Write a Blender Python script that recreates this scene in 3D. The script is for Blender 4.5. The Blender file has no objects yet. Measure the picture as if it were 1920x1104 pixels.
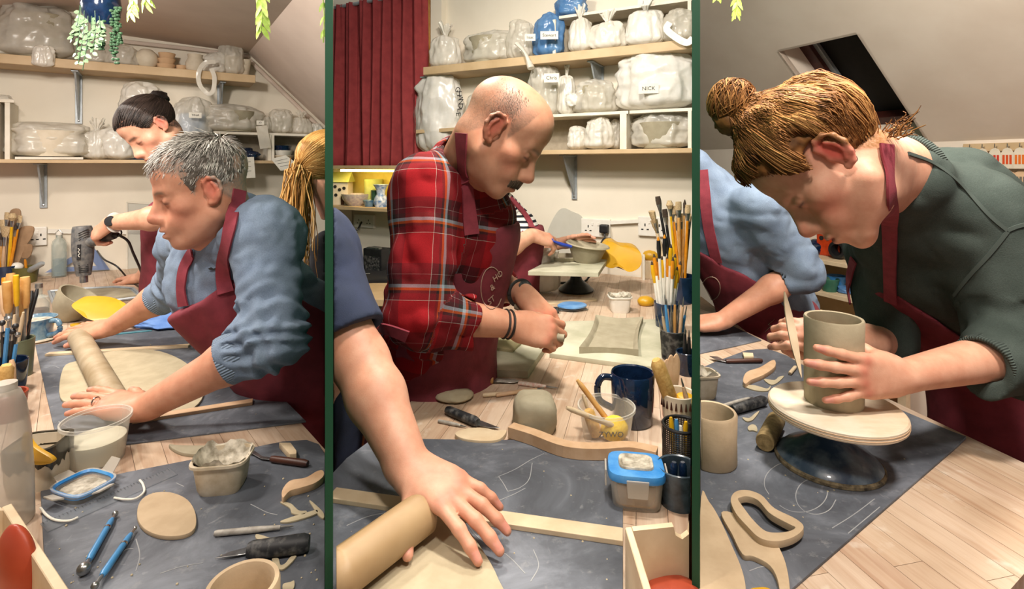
import bpy, bmesh, math, random
import numpy as np
from mathutils import Vector, Matrix
from mathutils.bvhtree import BVHTree

random.seed(7)
rng = np.random.default_rng(7)
SC = bpy.context.scene
COL = SC.collection

# ------------------------------------------------------------------ camera
F, CX, HY, CZ = 1000.0, 960.0, 310.0, 1.47      # focal length in px, centre, horizon row, camera height
TZ = 0.90                                        # table top height
cam_data = bpy.data.cameras.new('camera')
cam_data.sensor_width = 36.0
cam_data.lens = F / 1920.0 * 36.0
cam_data.shift_y = -(552.0 - HY) / 1920.0
cam_data.clip_start = 0.05
cam = bpy.data.objects.new('camera', cam_data)
cam.location = (0, 0, CZ)
cam.rotation_euler = (math.pi / 2, 0, 0)
COL.objects.link(cam)
SC.camera = cam

# ------------------------------------------------------------------ light
SC.view_settings.view_transform = 'Standard'
SC.view_settings.look = 'None'
SC.view_settings.gamma = 1.0
SC.view_settings.use_curve_mapping = False
SC.view_settings.exposure = -0.12
world = bpy.data.worlds.new('world'); SC.world = world
world.use_nodes = True
wb = world.node_tree.nodes['Background']
wb.inputs[0].default_value = (1.0, 0.95, 0.90, 1); wb.inputs[1].default_value = 0.32

def lamp(name, loc, power, size=0.22, color=(1.0, 0.92, 0.83), tgt=None):
    l = bpy.data.lights.new(name, 'AREA'); l.shape = 'DISK'; l.size = size
    l.energy = power; l.color = color
    o = bpy.data.objects.new(name, l); COL.objects.link(o); o.location = loc
    d = (Vector(tgt) - Vector(loc)) if tgt else Vector((0, 0, -1))
    o.rotation_euler = d.to_track_quat('-Z', 'Y').to_euler()
    return o
# ceiling spots of the workshop, all above the picture
lamp('ceiling_spot', (-2.0, 1.75, 2.08), 17, .16, tgt=(-1.25, 1.7, .9))
lamp('ceiling_spot', (-1.2, 1.05, 2.12), 24, .18, tgt=(-1.35, 2.2, 1.1))
lamp('ceiling_spot', (-.35, 1.75, 2.45), 24.2, .16, tgt=(.1, 1.9, 1.0))
lamp('ceiling_spot', (.15, 0.95, 2.45), 31.3, .18, tgt=(.1, 2.3, 1.2))
lamp('ceiling_spot', (.78, 1.35, 2.45), 31.3, .16, tgt=(.95, 1.1, .9))
lamp('ceiling_spot', (.75, 0.55, 2.45), 31.3, .18, tgt=(1.2, 1.9, 1.3))
lamp('ceiling_spot', (-.9, .1, 2.5), 17, .2, tgt=(-1.2, 2.0, 1.3))
lamp('ceiling_spot', (.1, .1, 2.5), 18, .2, tgt=(.2, 2.0, 1.3))

# ------------------------------------------------------------------ picture to place
def D(px, py, d):
    "point at depth d seen at picture position px, py"
    return Vector(((px - CX) / F * d, d, CZ - (py - HY) / F * d))
def P(px, py, z=0.0):
    "point on the table plane (raised by z) seen at px, py"
    d = F * (CZ - TZ - z) / (py - HY)
    return Vector(((px - CX) / F * d, d, TZ + z))
def RP(px, py, p0, n):
    "point on a plane"
    r = Vector(((px - CX) / F, 1, -(py - HY) / F)); o = Vector((0, 0, CZ))
    return o + r * ((Vector(p0) - o).dot(n) / r.dot(n))

# ------------------------------------------------------------------ materials
def lin(h):
    h = h.lstrip('#'); v = [int(h[i:i + 2], 16) / 255 for i in (0, 2, 4)]
    return tuple((c / 12.92 if c <= .04045 else ((c + .055) / 1.055) ** 2.4) for c in v) + (1,)
MATS = {}
class NT:
    def __init__(s, name):
        s.m = bpy.data.materials.new(name); s.m.use_nodes = True
        s.t = s.m.node_tree; s.n = s.t.nodes; s.b = s.n['Principled BSDF']
    def node(s, typ, **kw):
        n = s.n.new(typ)
        for k, v in kw.items():
            if isinstance(k, str) and hasattr(n, k): setattr(n, k, v)
        return n
    def link(s, a, b): s.t.links.new(a, b)
    def coord(s, out='Object', scale=(1, 1, 1), rot=(0, 0, 0)):
        c = s.n.new('ShaderNodeTexCoord'); m = s.n.new('ShaderNodeMapping')
        m.inputs['Scale'].default_value = scale; m.inputs['Rotation'].default_value = rot
        s.link(c.outputs[out], m.inputs[0]); return m.outputs[0]
    def noise(s, vec, scale, detail=4, rough=.55, dist=0):
        n = s.n.new('ShaderNodeTexNoise'); n.inputs['Scale'].default_value = scale
        n.inputs['Detail'].default_value = detail; n.inputs['Roughness'].default_value = rough
        n.inputs['Distortion'].default_value = dist
        if vec is not None: s.link(vec, n.inputs['Vector'])
        return n.outputs['Fac']
    def ramp(s, fac, stops, interp='LINEAR'):
        r = s.n.new('ShaderNodeValToRGB'); r.color_ramp.interpolation = interp
        e = r.color_ramp.elements
        while len(e) < len(stops): e.new(.5)
        for i, (p, c) in enumerate(stops):
            e[i].position = p; e[i].color = lin(c) if isinstance(c, str) else c
        s.link(fac, r.inputs[0]); return r.outputs[0]
    def mix(s, fac, a, b, typ='MIX'):
        m = s.n.new('ShaderNodeMix'); m.data_type = 'RGBA'; m.blend_type = typ
        if isinstance(fac, (int, float)): m.inputs[0].default_value = fac
        else: s.link(fac, m.inputs[0])
        for i, v in ((6, a), (7, b)):
            if isinstance(v, str): m.inputs[i].default_value = lin(v)
            elif isinstance(v, tuple): m.inputs[i].default_value = v
            else: s.link(v, m.inputs[i])
        return m.outputs[2]
    def math(s, op, a, b=None):
        m = s.n.new('ShaderNodeMath'); m.operation = op
        for i, v in ((0, a), (1, b)):
            if v is None: continue
            if isinstance(v, (int, float)): m.inputs[i].default_value = v
            else: s.link(v, m.inputs[i])
        return m.outputs[0]
    def bump(s, h, strength=.3, dist=.002):
        b = s.n.new('ShaderNodeBump'); b.inputs['Strength'].default_value = strength
        b.inputs['Distance'].default_value = dist; s.link(h, b.inputs['Height'])
        s.link(b.outputs[0], s.b.inputs['Normal'])
    def set(s, color=None, rough=None, metal=None, alpha=None, spec=None):
        for k, v in (('Base Color', color), ('Roughness', rough), ('Metallic', metal), ('Alpha', alpha), ('Specular IOR Level', spec)):
            if v is None: continue
            if isinstance(v, str): s.b.inputs[k].default_value = lin(v)
            elif isinstance(v, (int, float, tuple)): s.b.inputs[k].default_value = v
            else: s.link(v, s.b.inputs[k])
        return s.m

def simple(name, c1, c2=None, rough=.6, scale=30, bump=0, bscale=None, metal=0, alpha=None, spec=.5, lo=.35, hi=.65, coat=0):
    if name in MATS: return MATS[name]
    t = NT(name); co = t.coord()
    f = t.noise(co, scale)
    col = t.ramp(f, [(lo, c1), (hi, c2 or c1)])
    if bump: t.bump(t.noise(co, bscale or scale * 4), bump)
    t.set(color=col, rough=rough, metal=metal, spec=spec)
    if alpha is not None: t.set(alpha=alpha)
    if coat: t.b.inputs['Coat Weight'].default_value = coat
    MATS[name] = t.m; return t.m

M = {}
M['wall'] = simple('wall_paint', '#e9e0cf', '#e2d8c6', .8, 3, .15, 60)
M['ceil'] = simple('ceiling_paint_shaded', '#d8c6b8', '#cebbad', .85, 3, .2, 50)  # beige darkened to carry the ceiling's shade in its colour
M['ceil3'] = simple('slope_paint', '#ecdfcf', '#e2d3c2', .85, 3, .2, 50)
M['green'] = simple('green_board', '#08482d', '#08482d', .6)
M['clay'] = simple('grey_clay', '#b5a88c', '#a89b7f', .8, 25, .25, 90)
M['clay_g'] = simple('green_grey_clay', '#a39a83', '#968d76', .8, 25, .25, 70)
M['clay_l'] = simple('leather_clay', '#c0a98a', '#b39c7d', .8, 25, .2, 110)
M['clay_slop'] = simple('wet_slop', '#d8d0bf', '#8b8270', .5, 60, .8, 60)
M['slip'] = simple('liquid_slip', '#d9d4bd', '#d4cfb6', .25, 10)
M['white'] = simple('white_plastic', '#ece8df', '#e6e1d6', .4)
M['whitewood'] = simple('white_painted_wood', '#e6dfd0', '#d9d0be', .6, 12)
M['shelf'] = simple('shelf_board', '#c9ae88', '#bb9f78', .6, 8)
M['steel'] = simple('steel', '#b9b9b8', '#8f8f8d', .3, 40, metal=.9)
M['galv'] = simple('grey_painted_steel', '#aab0b3', '#9aa0a4', .45, 40, metal=.3)
M['black'] = simple('black_plastic', '#171719', '#222224', .45)
M['blackdust'] = simple('dusty_black', '#1c1d20', '#6c6a66', .55, 70, lo=.45, hi=.72)
M['yellow'] = simple('yellow_rubber', '#cf9f22', '#c49217', .4, 8)
M['yellow_sponge'] = simple('yellow_sponge', '#f2d04a', '#e6bd2c', .9, 120, .6, 250)
M['cork'] = simple('cork', '#d0ab69', '#b48a49', .9, 90, .6, 150)
M['corkdark'] = simple('worn_cork', '#9c8559', '#77633f', .9, 90, .6, 150)
M['pale_wood'] = simple('pale_wood', '#d8c4a4', '#cbb391', .55, 20)
M['tool_wood'] = simple('tool_wood', '#d3a566', '#bb8746', .45, 25)
M['brown_wood'] = simple('brown_wood', '#4e2a1c', '#3a1e15', .45, 25)
M['ash'] = simple('pale_boxwood', '#cfae8c', '#c09c78', .55, 30)
M['blue_glaze'] = simple('blue_glaze', '#14253f', '#1f3555', .15, 30, coat=.4)
M['navy_glaze'] = simple('navy_glaze', '#0d1a30', '#142744', .12, 40, coat=.5)
M['mugblue'] = simple('mottled_blue_glaze', '#2f5f85', '#7b97a6', .2, 40, coat=.4)
M['olive'] = simple('olive_glaze', '#55522a', '#66602f', .3, 20)
M['red_clay'] = simple('red_earthenware', '#a2432a', '#8c3722', .4, 25)
M['red_rubber'] = simple('red_rubber', '#a23a20', '#b34b2c', .45, 14)
M['bluetool'] = simple('blue_tool', '#4c8fc4', '#3f82b8', .35, 20)
M['bluebag'] = simple('blue_plastic', '#4e86c4', '#7aa7d6', .35, 18, .6, 30)
M['bluelid'] = simple('blue_lid', '#1f7fcf', '#5ea2dc', .35, 30)
M['burg'] = simple('burgundy_canvas', '#802f3b', '#702732', .85, 25, .35, 700)
M['burgstrap'] = simple('burgundy_strap', '#8c3340', '#7c2b37', .85, 40, .35, 700)
M['navycloth'] = simple('navy_jersey', '#2f3852', '#293248', .9, 20, .2, 500)
M['denimcloth'] = simple('dark_trousers', '#22242a', '#1b1d22', .9, 20)
M['paper'] = simple('white_paper', '#eae6da', '#e2ddd0', .8)
M['ink'] = simple('black_ink', '#22201e', '#22201e', .7)
M['biscuit'] = simple('biscuit_ware', '#d8b58f', '#cba680', .8, 20)
M['cream'] = simple('cream_ware', '#d9cdb8', '#cfc2ab', .6, 20)
M['dark'] = simple('dark_void', '#141312', '#1a1816', .8)
M['curtain'] = simple('red_curtain', '#98393a', '#872f31', .9, 20, .3, 400)
M['leaf'] = simple('soft_green_leaf', '#5f7d58', '#8ba67e', .5, 60)
M['leafdark'] = simple('dark_green_leaf', '#2f4a35', '#3f5f40', .5, 60)
M['leaflime'] = simple('lime_leaf', '#a7cf3c', '#d3ea86', .5, 60)
M['bristle'] = simple('bristle', '#cdb68f', '#a98f68', .9, 200)
M['bristledark'] = simple('dark_bristle', '#2a2320', '#4b3b2c', .9, 200)
M['ochre'] = simple('ochre_lacquer', '#d68a1d', '#c2770f', .35, 40)
M['yellowlac'] = simple('yellow_lacquer', '#e2b21f', '#d6a212', .35, 40)
M['redwood'] = simple('dark_red_wood', '#4a1f18', '#3a1712', .5, 25)
M['teal'] = simple('teal_plastic', '#1f6d7c', '#1a6270', .4)
M['grey_sheet'] = simple('grey_sheet', '#c9c6bb', '#c1beb2', .6, 10)
M['plaster'] = simple('plaster_board', '#c4c0a9', '#a7a48b', .75, 9, .2, 60)
M['batedge'] = simple('board_edge', '#a99e77', '#978c66', .8, 20)
M['bluetowel'] = simple('blue_cloth', '#6c8fc8', '#5379b8', .9, 20, .5, 80)
M['silver'] = simple('silver_ring', '#c9c6bf', '#c9c6bf', .2, metal=1)
M['leather'] = simple('black_leather', '#191513', '#2c2522', .6, 80)
M['terracotta_o'] = simple('orange_glaze', '#c8441c', '#a93212', .3, 25)
M['floorwood'] = simple('red_floor_wood', '#93512f', '#a8623c', .45, 14)
M['stoolseat'] = simple('stool_seat', '#8f8877', '#9b9483', .6, 14)
M['stoolrim'] = simple('stool_rim', '#6d655c', '#756d63', .35, 14)
M['palegreen'] = simple('pale_green_glaze', '#cfd486', '#bcc46f', .25, 25)
M['lilac'] = simple('speckled_glaze', '#d8cbb8', '#b9a6a6', .3, 60)
M['delft'] = simple('blue_white_glaze', '#dfe4ea', '#5f84b5', .2, 45)

def wood_mat():
    t = NT('beech_staves')
    co = t.coord('Object', (1, 1, 1)); inf = t.node('ShaderNodeObjectInfo')
    att = t.node('ShaderNodeAttribute', attribute_name='grain')
    mp = t.node('ShaderNodeMapping'); mp.inputs['Scale'].default_value = (2.5, 34, 1); t.link(att.outputs['Vector'], mp.inputs[0])
    add = t.node('ShaderNodeVectorMath', operation='ADD'); t.link(mp.outputs[0], add.inputs[0]); t.link(inf.outputs['Random'], add.inputs[1])
    g = t.noise(add.outputs[0], 1.6, 6, .6, .6)
    base = t.ramp(inf.outputs['Random'], [(0, '#c0a68e'), (.35, '#cbb49c'), (.7, '#d0bba6'), (1, '#c2a790')])
    gr = t.ramp(g, [(.3, '#c7a384'), (.55, '#ffffff'), (.75, '#e4cdb4')])
    col = t.mix(.55, base, gr, 'MULTIPLY')
    stain = t.ramp(t.noise(co, 6, 3), [(.42, '#ffffff'), (.7, '#d9cfc4')])
    col = t.mix(.6, col, stain, 'MULTIPLY')
    dust = t.ramp(t.noise(co, 22, 5), [(.6, (0, 0, 0, 1)), (.75, (.5, .5, .5, 1))])
    col = t.mix(dust, col, '#e3dccf')
    t.bump(g, .15, .001)
    return t.set(color=col, rough=.5)
M['stave'] = wood_mat()

def slate_mat():
    t = NT('slate_rubber'); co = t.coord()
    a = t.noise(co, 5, 6, .65, .8); b = t.noise(co, 45, 5, .7)
    col = t.ramp(a, [(.32, '#40434a'), (.5, '#585c64'), (.68, '#7c818a')])
    sm = t.ramp(b, [(.58, (0, 0, 0, 1)), (.8, (.55, .55, .55, 1))])
    col = t.mix(sm, col, '#9a9a98')
    sc = t.ramp(t.noise(co, 14, 3, .5, 3.0), [(.66, (0, 0, 0, 1)), (.74, (.3, .3, .3, 1))])
    col = t.mix(sc, col, '#a5a7aa')
    t.bump(b, .1, .001)
    return t.set(color=col, rough=.62)
M['slate'] = slate_mat()

def bag_mat(name, c1, c2, a0, a1):
    t = NT(name); co = t.coord()
    f = t.noise(co, 16, 5, .6, .5)
    col = t.ramp(f, [(.3, c1), (.7, c2)])
    al = t.ramp(t.noise(co, 9, 3), [(.35, (a0,) * 3 + (1,)), (.7, (a1,) * 3 + (1,))])
    nz = t.noise(co, 11, 5, .5, .8); nz.node.noise_type = 'RIDGED_MULTIFRACTAL'
    t.bump(nz, .55, .02)
    m = t.set(color=col, rough=.25, alpha=al, spec=.7)
    tr = t.node('ShaderNodeBsdfTranslucent'); t.link(col, tr.inputs[0]); mx = t.node('ShaderNodeMixShader'); mx.inputs[0].default_value = .3
    out = t.n['Material Output']; t.link(t.b.outputs[0], mx.inputs[1]); t.link(tr.outputs[0], mx.inputs[2]); t.link(mx.outputs[0], out.inputs[0])
    return m
M['bag'] = bag_mat('white_bag', '#fbf8f0', '#f0eadd', .8, .97)
M['bagclear'] = bag_mat('milky_bag', '#f8f4ea', '#ece6d8', .5, .8)
M['bagwhite'] = bag_mat('bright_bag', '#fffdf8', '#f4f0e6', .9, 1.0)
M['bagblue'] = bag_mat('blue_bag', '#4d86c6', '#7fabd8', .8, .95)

def clear_mat(name, c, a, rough=.08):
    t = NT(name)
    lw = t.node('ShaderNodeLayerWeight'); lw.inputs['Blend'].default_value = .35
    al = t.ramp(lw.outputs['Facing'], [(0, (a,) * 3 + (1,)), (1, (min(1, a + .55),) * 3 + (1,))])
    return t.set(color=c, rough=rough, alpha=al)
M['clearplastic'] = clear_mat('clear_plastic', '#d7d3c8', .22, .15)
M['frost'] = clear_mat('frosted_plastic', '#c9c1b4', .5, .35)
M['glass'] = clear_mat('bottle_glass', '#c4d2cc', .12)
M['water'] = clear_mat('water', '#9fb9c4', .3)
M['ruler'] = clear_mat('clear_ruler', '#7e848b', .22, .2)
M['setsq'] = clear_mat('blue_set_square', '#7c93c0', .6, .2)
M['sheet_clear'] = clear_mat('clear_sheet', '#d9d9d2', .35, .2)

def attr_mat(name, rough, bumpscale=None, bump=.2, sss=0, spec=.4):
    t = NT(name); a = t.node('ShaderNodeVertexColor', layer_name='tint')
    co = t.coord()
    n = t.ramp(t.noise(co, 55, 4), [(.3, '#ead6ce'), (.7, '#ffffff')])
    col = t.mix(.55, a.outputs[0], n, 'MULTIPLY')
    if bumpscale: t.bump(t.noise(co, bumpscale, 4), bump, .001)
    if sss:
        t.b.inputs['Subsurface Weight'].default_value = sss
        t.b.inputs['Subsurface Radius'].default_value = (1, .35, .2)
        t.b.inputs['Subsurface Scale'].default_value = .006
    return t.set(color=col, rough=rough, spec=spec)
M['skin'] = attr_mat('skin', .5, 420, .18, .12)
M['tinted'] = attr_mat('tinted', .6, 200, .2)

def hair_mat(name, c1, c2, c3, rough=.45):
    t = NT(name); a = t.node('ShaderNodeAttribute', attribute_name='rnd')
    col = t.ramp(a.outputs['Fac'], [(0, c1), (.5, c2), (1, c3)])
    return t.set(color=col, rough=rough, spec=.25)
M['hair_grey'] = hair_mat('grey_hair', '#5d5751', '#a39d95', '#dcd8cf')
M['hair_greydark'] = hair_mat('dark_grey_hair', '#3f3933', '#6c645c', '#a29a90')
M['hair_red'] = hair_mat('red_blonde_hair', '#4a2d14', '#83552a', '#b4854c', .7)
M['hair_dark'] = hair_mat('dark_hair', '#1b1412', '#2a201c', '#3b2e28')
M['hair_blonde'] = hair_mat('blonde_hair', '#7d5428', '#b07f41', '#d6ab6b')
M['brow'] = hair_mat('brow_hair', '#4a3a2e', '#5e4c3d', '#7a6755', .7)

def knit_mat(name, c1, c2, scale=900):
    t = NT(name); co = t.coord(); a = t.node('ShaderNodeAttribute', attribute_name='fab')
    col = t.ramp(t.noise(co, 14, 5), [(.3, c1), (.7, c2)])
    sp = t.ramp(t.noise(co, 420, 2), [(.35, '#d5d5d5'), (.65, '#ffffff')])
    col = t.mix(.5, col, sp, 'MULTIPLY')
    t.bump(t.noise(co, 500, 3), .35, .002)
    return t.set(color=col, rough=.92, spec=.15)
M['knit'] = knit_mat('blue_knit', '#8292a5', '#738399')
M['fleece'] = knit_mat('green_sweatshirt', '#47504b', '#3b443f')
def rib_mat(name, c1, c2, period):
    t = NT(name); a = t.node('ShaderNodeAttribute', attribute_name='fab')
    sx = t.node('ShaderNodeSeparateXYZ'); t.link(a.outputs['Vector'], sx.inputs[0])
    w = t.math('SINE', t.math('MULTIPLY', sx.outputs['X'], 2 * math.pi / period))
    f = t.math('MULTIPLY_ADD', w, .5); f.node.inputs[2].default_value = .5
    t.bump(f, .7, .003)
    return t.set(color=t.ramp(f, [(0, c2), (.6, c1)]), rough=.92, spec=.15)
M['knitrib'] = rib_mat('blue_rib', '#8696a9', '#6d7c90', .006)
M['fleecerib'] = rib_mat('green_rib', '#4c5550', '#363e3a', .005)

def plaid_mat():
    t = NT('red_plaid'); a = t.node('ShaderNodeAttribute', attribute_name='fab')
    sx = t.node('ShaderNodeSeparateXYZ'); t.link(a.outputs['Vector'], sx.inputs[0])
    stops = [(0, '#961a20'), (.26, '#54181e'), (.33, '#4c1a1f'), (.42, '#b7a7a2'), (.425, '#4c1a1f'), (.50, '#2a2422'), (.57, '#8c99a0'),
             (.62, '#b4521e'), (.66, '#2b2322'), (.70, '#6b1c22'), (.80, '#c9b9ae'), (.806, '#961a20')]
    cs = []
    for ax, per in (('X', .155), ('Y', .145)):
        u = t.math('FRACT', t.math('DIVIDE', sx.outputs[ax], per))
        cs.append(t.ramp(u, stops, 'CONSTANT'))
    col = t.mix(.5, cs[0], cs[1])
    co = t.coord(); sp = t.ramp(t.noise(co, 600, 2), [(.35, '#cfcfcf'), (.65, '#ffffff')])
    col = t.mix(.5, col, sp, 'MULTIPLY')
    t.bump(t.noise(co, 500, 2), .2, .001)
    return t.set(color=col, rough=.9, spec=.15)
M['plaid'] = plaid_mat()
def stripe_mat():
    t = NT('striped_jersey'); a = t.node('ShaderNodeAttribute', attribute_name='fab')
    sx = t.node('ShaderNodeSeparateXYZ'); t.link(a.outputs['Vector'], sx.inputs[0])
    u = t.math('FRACT', t.math('DIVIDE', sx.outputs['Y'], .021))
    return t.set(color=t.ramp(u, [(0, '#e6e3dc'), (.55, '#23252c')], 'CONSTANT'), rough=.9, spec=.1)
M['stripe'] = stripe_mat()

# ------------------------------------------------------------------ objects
def wloc(o):
    v = Vector((0, 0, 0))
    while o is not None:
        v += o.location; o = o.parent
    return v
def tag(o, label, cat, group=None):
    o['label'] = label; o['category'] = cat
    if group: o['group'] = group
    return o
def thing(name, label, cat, loc, group=None):
    o = bpy.data.objects.new(name, None); COL.objects.link(o)
    o.location = Vector(loc); o.empty_display_size = .03
    return tag(o, label, cat, group)
def link_mesh(name, me, mat, parent=None, smooth=False):
    me.materials.append(M[mat] if isinstance(mat, str) else mat)
    if smooth: me.shade_smooth()
    o = bpy.data.objects.new(name, me); COL.objects.link(o)
    if parent is not None:
        me.transform(Matrix.Translation(-wloc(parent))); o.parent = parent
    else:
        n = len(me.vertices); co = np.empty(n * 3, np.float32); me.vertices.foreach_get('co', co); co = co.reshape(-1, 3)
        b = Vector(((co[:, 0].min() + co[:, 0].max()) / 2, (co[:, 1].min() + co[:, 1].max()) / 2, co[:, 2].min()))
        me.transform(Matrix.Translation(-b)); o.location = b
    return o
def frame(axis, up=(0, 0, 1)):
    z = Vector(axis).normalized(); u = Vector(up)
    if abs(z.dot(u)) > .98: u = Vector((0, 1, 0)) if abs(z.y) < .9 else Vector((1, 0, 0))
    x = u.cross(z).normalized(); y = z.cross(x)
    return x, y, z
class MB:
    def __init__(s): s.v = []; s.f = []
    def add(s, vs, fs):
        o = len(s.v); s.v += [tuple(v) for v in vs]; s.f += [tuple(i + o for i in f) for f in fs]; return s
    def box(s, c, size, rz=0, rot=None):
        hx, hy, hz = (k / 2 for k in size)
        R = rot if rot is not None else Matrix.Rotation(rz, 3, 'Z'); c = Vector(c)
        vs = [c + R @ Vector((x * hx, y * hy, z * hz)) for z in (-1, 1) for y in (-1, 1) for x in (-1, 1)]
        return s.add(vs, [(0, 2, 3, 1), (4, 5, 7, 6), (0, 1, 5, 4), (2, 6, 7, 3), (0, 4, 6, 2), (1, 3, 7, 5)])
    def bar(s, a, b, w, t, up=(0, 0, 1)):
        "box along a-b, w across, t thick along up"
        a, b = Vector(a), Vector(b); x, y, z = frame(b - a, up)
        vs = [p + x * (i * w / 2) + y * (j * t / 2) for p in (a, b) for j in (-1, 1) for i in (-1, 1)]
        return s.add(vs, [(0, 2, 3, 1), (4, 5, 7, 6), (0, 1, 5, 4), (2, 6, 7, 3), (0, 4, 6, 2), (1, 3, 7, 5)])
    def tube(s, pts, rad, n=10, caps=True, flat=1.0, up=(0, 0, 1)):
        pts = [Vector(p) for p in pts]; k = len(pts)
        r = rad if isinstance(rad, (list, tuple)) else [rad] * k
        rings = []
        for i, p in enumerate(pts):
            d = pts[min(i + 1, k - 1)] - pts[max(i - 1, 0)]
            x, y, z = frame(d, up)
            rings.append([p + x * (math.cos(2 * math.pi * j / n) * r[i]) + y * (math.sin(2 * math.pi * j / n) * r[i] * flat) for j in range(n)])
        vs = [v for q in rings for v in q]; fs = []
        for i in range(k - 1):
            for j in range(n):
                a, b = i * n + j, i * n + (j + 1) % n
                fs.append((a, b, b + n, a + n))
        if caps: fs += [tuple(reversed(range(n))), tuple(range((k - 1) * n, k * n))]
        return s.add(vs, fs)
    def lathe(s, base, prof, axis=(0, 0, 1), n=28, squash=1.0, close=False):
        x, y, z = frame(axis, (0, 1, 0) if abs(Vector(axis).normalized().z) > .9 else (0, 0, 1)); base = Vector(base)
        vs = []; fs = []
        for (r, h) in prof:
            for j in range(n):
                a = 2 * math.pi * j / n
                vs.append(base + z * h + x * (r * math.cos(a)) + y * (r * squash * math.sin(a)))
        k = len(prof)
        for i in range(k - 1):
            for j in range(n):
                a, b = i * n + j, i * n + (j + 1) % n
                fs.append((a, b, b + n, a + n))
        if prof[0][0] > 1e-5: fs.append(tuple(reversed(range(n))))
        if prof[-1][0] > 1e-5 and not close: fs.append(tuple(range((k - 1) * n, k * n)))
        return s.add(vs, fs)
    def prism(s, pts, thick, up=(0, 0, 1)):
        "polygon extruded by thick along up"
        up = Vector(up).normalized() * thick; n = len(pts)
        pts = [Vector(p) for p in pts]
        nrm = sum((pts[i].cross(pts[(i + 1) % n]) for i in range(n)), Vector())
        if nrm.dot(up) < 0: pts.reverse()
        vs = pts + [p + up for p in pts]
        fs = [tuple(reversed(range(n))), tuple(range(n, 2 * n))] + [(i, (i + 1) % n, (i + 1) % n + n, i + n) for i in range(n)]
        return s.add(vs, fs)
    def mesh(s, name):
        me = bpy.data.meshes.new(name); me.from_pydata(s.v, [], s.f); me.update()
        bm = bmesh.new(); bm.from_mesh(me); bmesh.ops.remove_doubles(bm, verts=bm.verts, dist=1e-6)
        bmesh.ops.recalc_face_normals(bm, faces=bm.faces); bm.to_mesh(me); bm.free()
        return me
    def build(s, name, mat, parent=None, smooth=False, bevel=0, seg=2, sub=0, angle=None):
        me = s.mesh(name)
        if bevel:
            bm = bmesh.new(); bm.from_mesh(me)
            es = [e for e in bm.edges if len(e.link_faces) == 2 and e.calc_face_angle(0) > .5]
            bmesh.ops.bevel(bm, geom=es, offset=bevel, segments=seg, profile=.6, affect='EDGES', clamp_overlap=True)
            bm.to_mesh(me); bm.free()
        o = link_mesh(name, me, mat, parent, False)
        if smooth:
            me.shade_smooth()
            if angle is None: angle = 40
            try: me.set_sharp_from_angle(angle=math.radians(angle))
            except Exception: pass
        if sub:
            m = o.modifiers.new('sub', 'SUBSURF'); m.levels = sub; m.render_levels = sub
        return o

# ------------------------------------------------------------------ numpy noise
_perm = rng.random((64, 64, 64)).astype(np.float32)
def vnoise(p):
    p = np.asarray(p, np.float32); i = np.floor(p).astype(np.int64); f = p - i; f = f * f * (3 - 2 * f); i &= 63; j = (i + 1) & 63
    def g(a, b, c): return _perm[a, b, c]
    x0, y0, z0 = i[..., 0], i[..., 1], i[..., 2]; x1, y1, z1 = j[..., 0], j[..., 1], j[..., 2]
    fx, fy, fz = f[..., 0], f[..., 1], f[..., 2]
    c00 = g(x0, y0, z0) * (1 - fx) + g(x1, y0, z0) * fx; c10 = g(x0, y1, z0) * (1 - fx) + g(x1, y1, z0) * fx
    c01 = g(x0, y0, z1) * (1 - fx) + g(x1, y0, z1) * fx; c11 = g(x0, y1, z1) * (1 - fx) + g(x1, y1, z1) * fx
    c0 = c00 * (1 - fy) + c10 * fy; c1 = c01 * (1 - fy) + c11 * fy
    return (c0 * (1 - fz) + c1 * fz) * 2 - 1
def fbm(p, o=3):
    a, s, r = 1.0, 1.0, 0
    for k in range(o):
        r = r + a * vnoise(p * s + 17.3 * k); a *= .5; s *= 2.03
    return r
def ridge(p, o=3):
    a, s, r = 1.0, 1.0, 0
    for k in range(o):
        r = r + a * (1 - np.abs(vnoise(p * s + 31.7 * k)) * 2); a *= .5; s *= 2.1
    return r
def mesh_np(name, v, f):
    me = bpy.data.meshes.new(name); v = np.asarray(v, np.float32); f = np.asarray(f, np.int32)
    n, k = f.shape
    me.vertices.add(len(v)); me.vertices.foreach_set('co', v.ravel())
    me.loops.add(n * k); me.loops.foreach_set('vertex_index', f.ravel())
    me.polygons.add(n); me.polygons.foreach_set('loop_start', np.arange(0, n * k, k, dtype=np.int32))
    me.update(calc_edges=True); me.validate()
    return me
def set_attr(me, name, arr, typ):
    a = me.attributes.new(name, typ, 'POINT')
    key = {'FLOAT_VECTOR': 'vector', 'FLOAT_COLOR': 'color', 'FLOAT': 'value'}[typ]
    a.data.foreach_set(key, np.asarray(arr, np.float32).ravel())

# planes through the two collage dividers (kept side: + means right of it)
def side_plane(px, keep):
    n = Vector((1, -(px - CX) / F, 0)).normalized() * keep
    return n                     # inside where n.p >= 0
CUT1L = side_plane(617, -1); CUT1R = side_plane(617, 1)
CUT2L = side_plane(1305, -1); CUT2R = side_plane(1305, 1)
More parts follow.
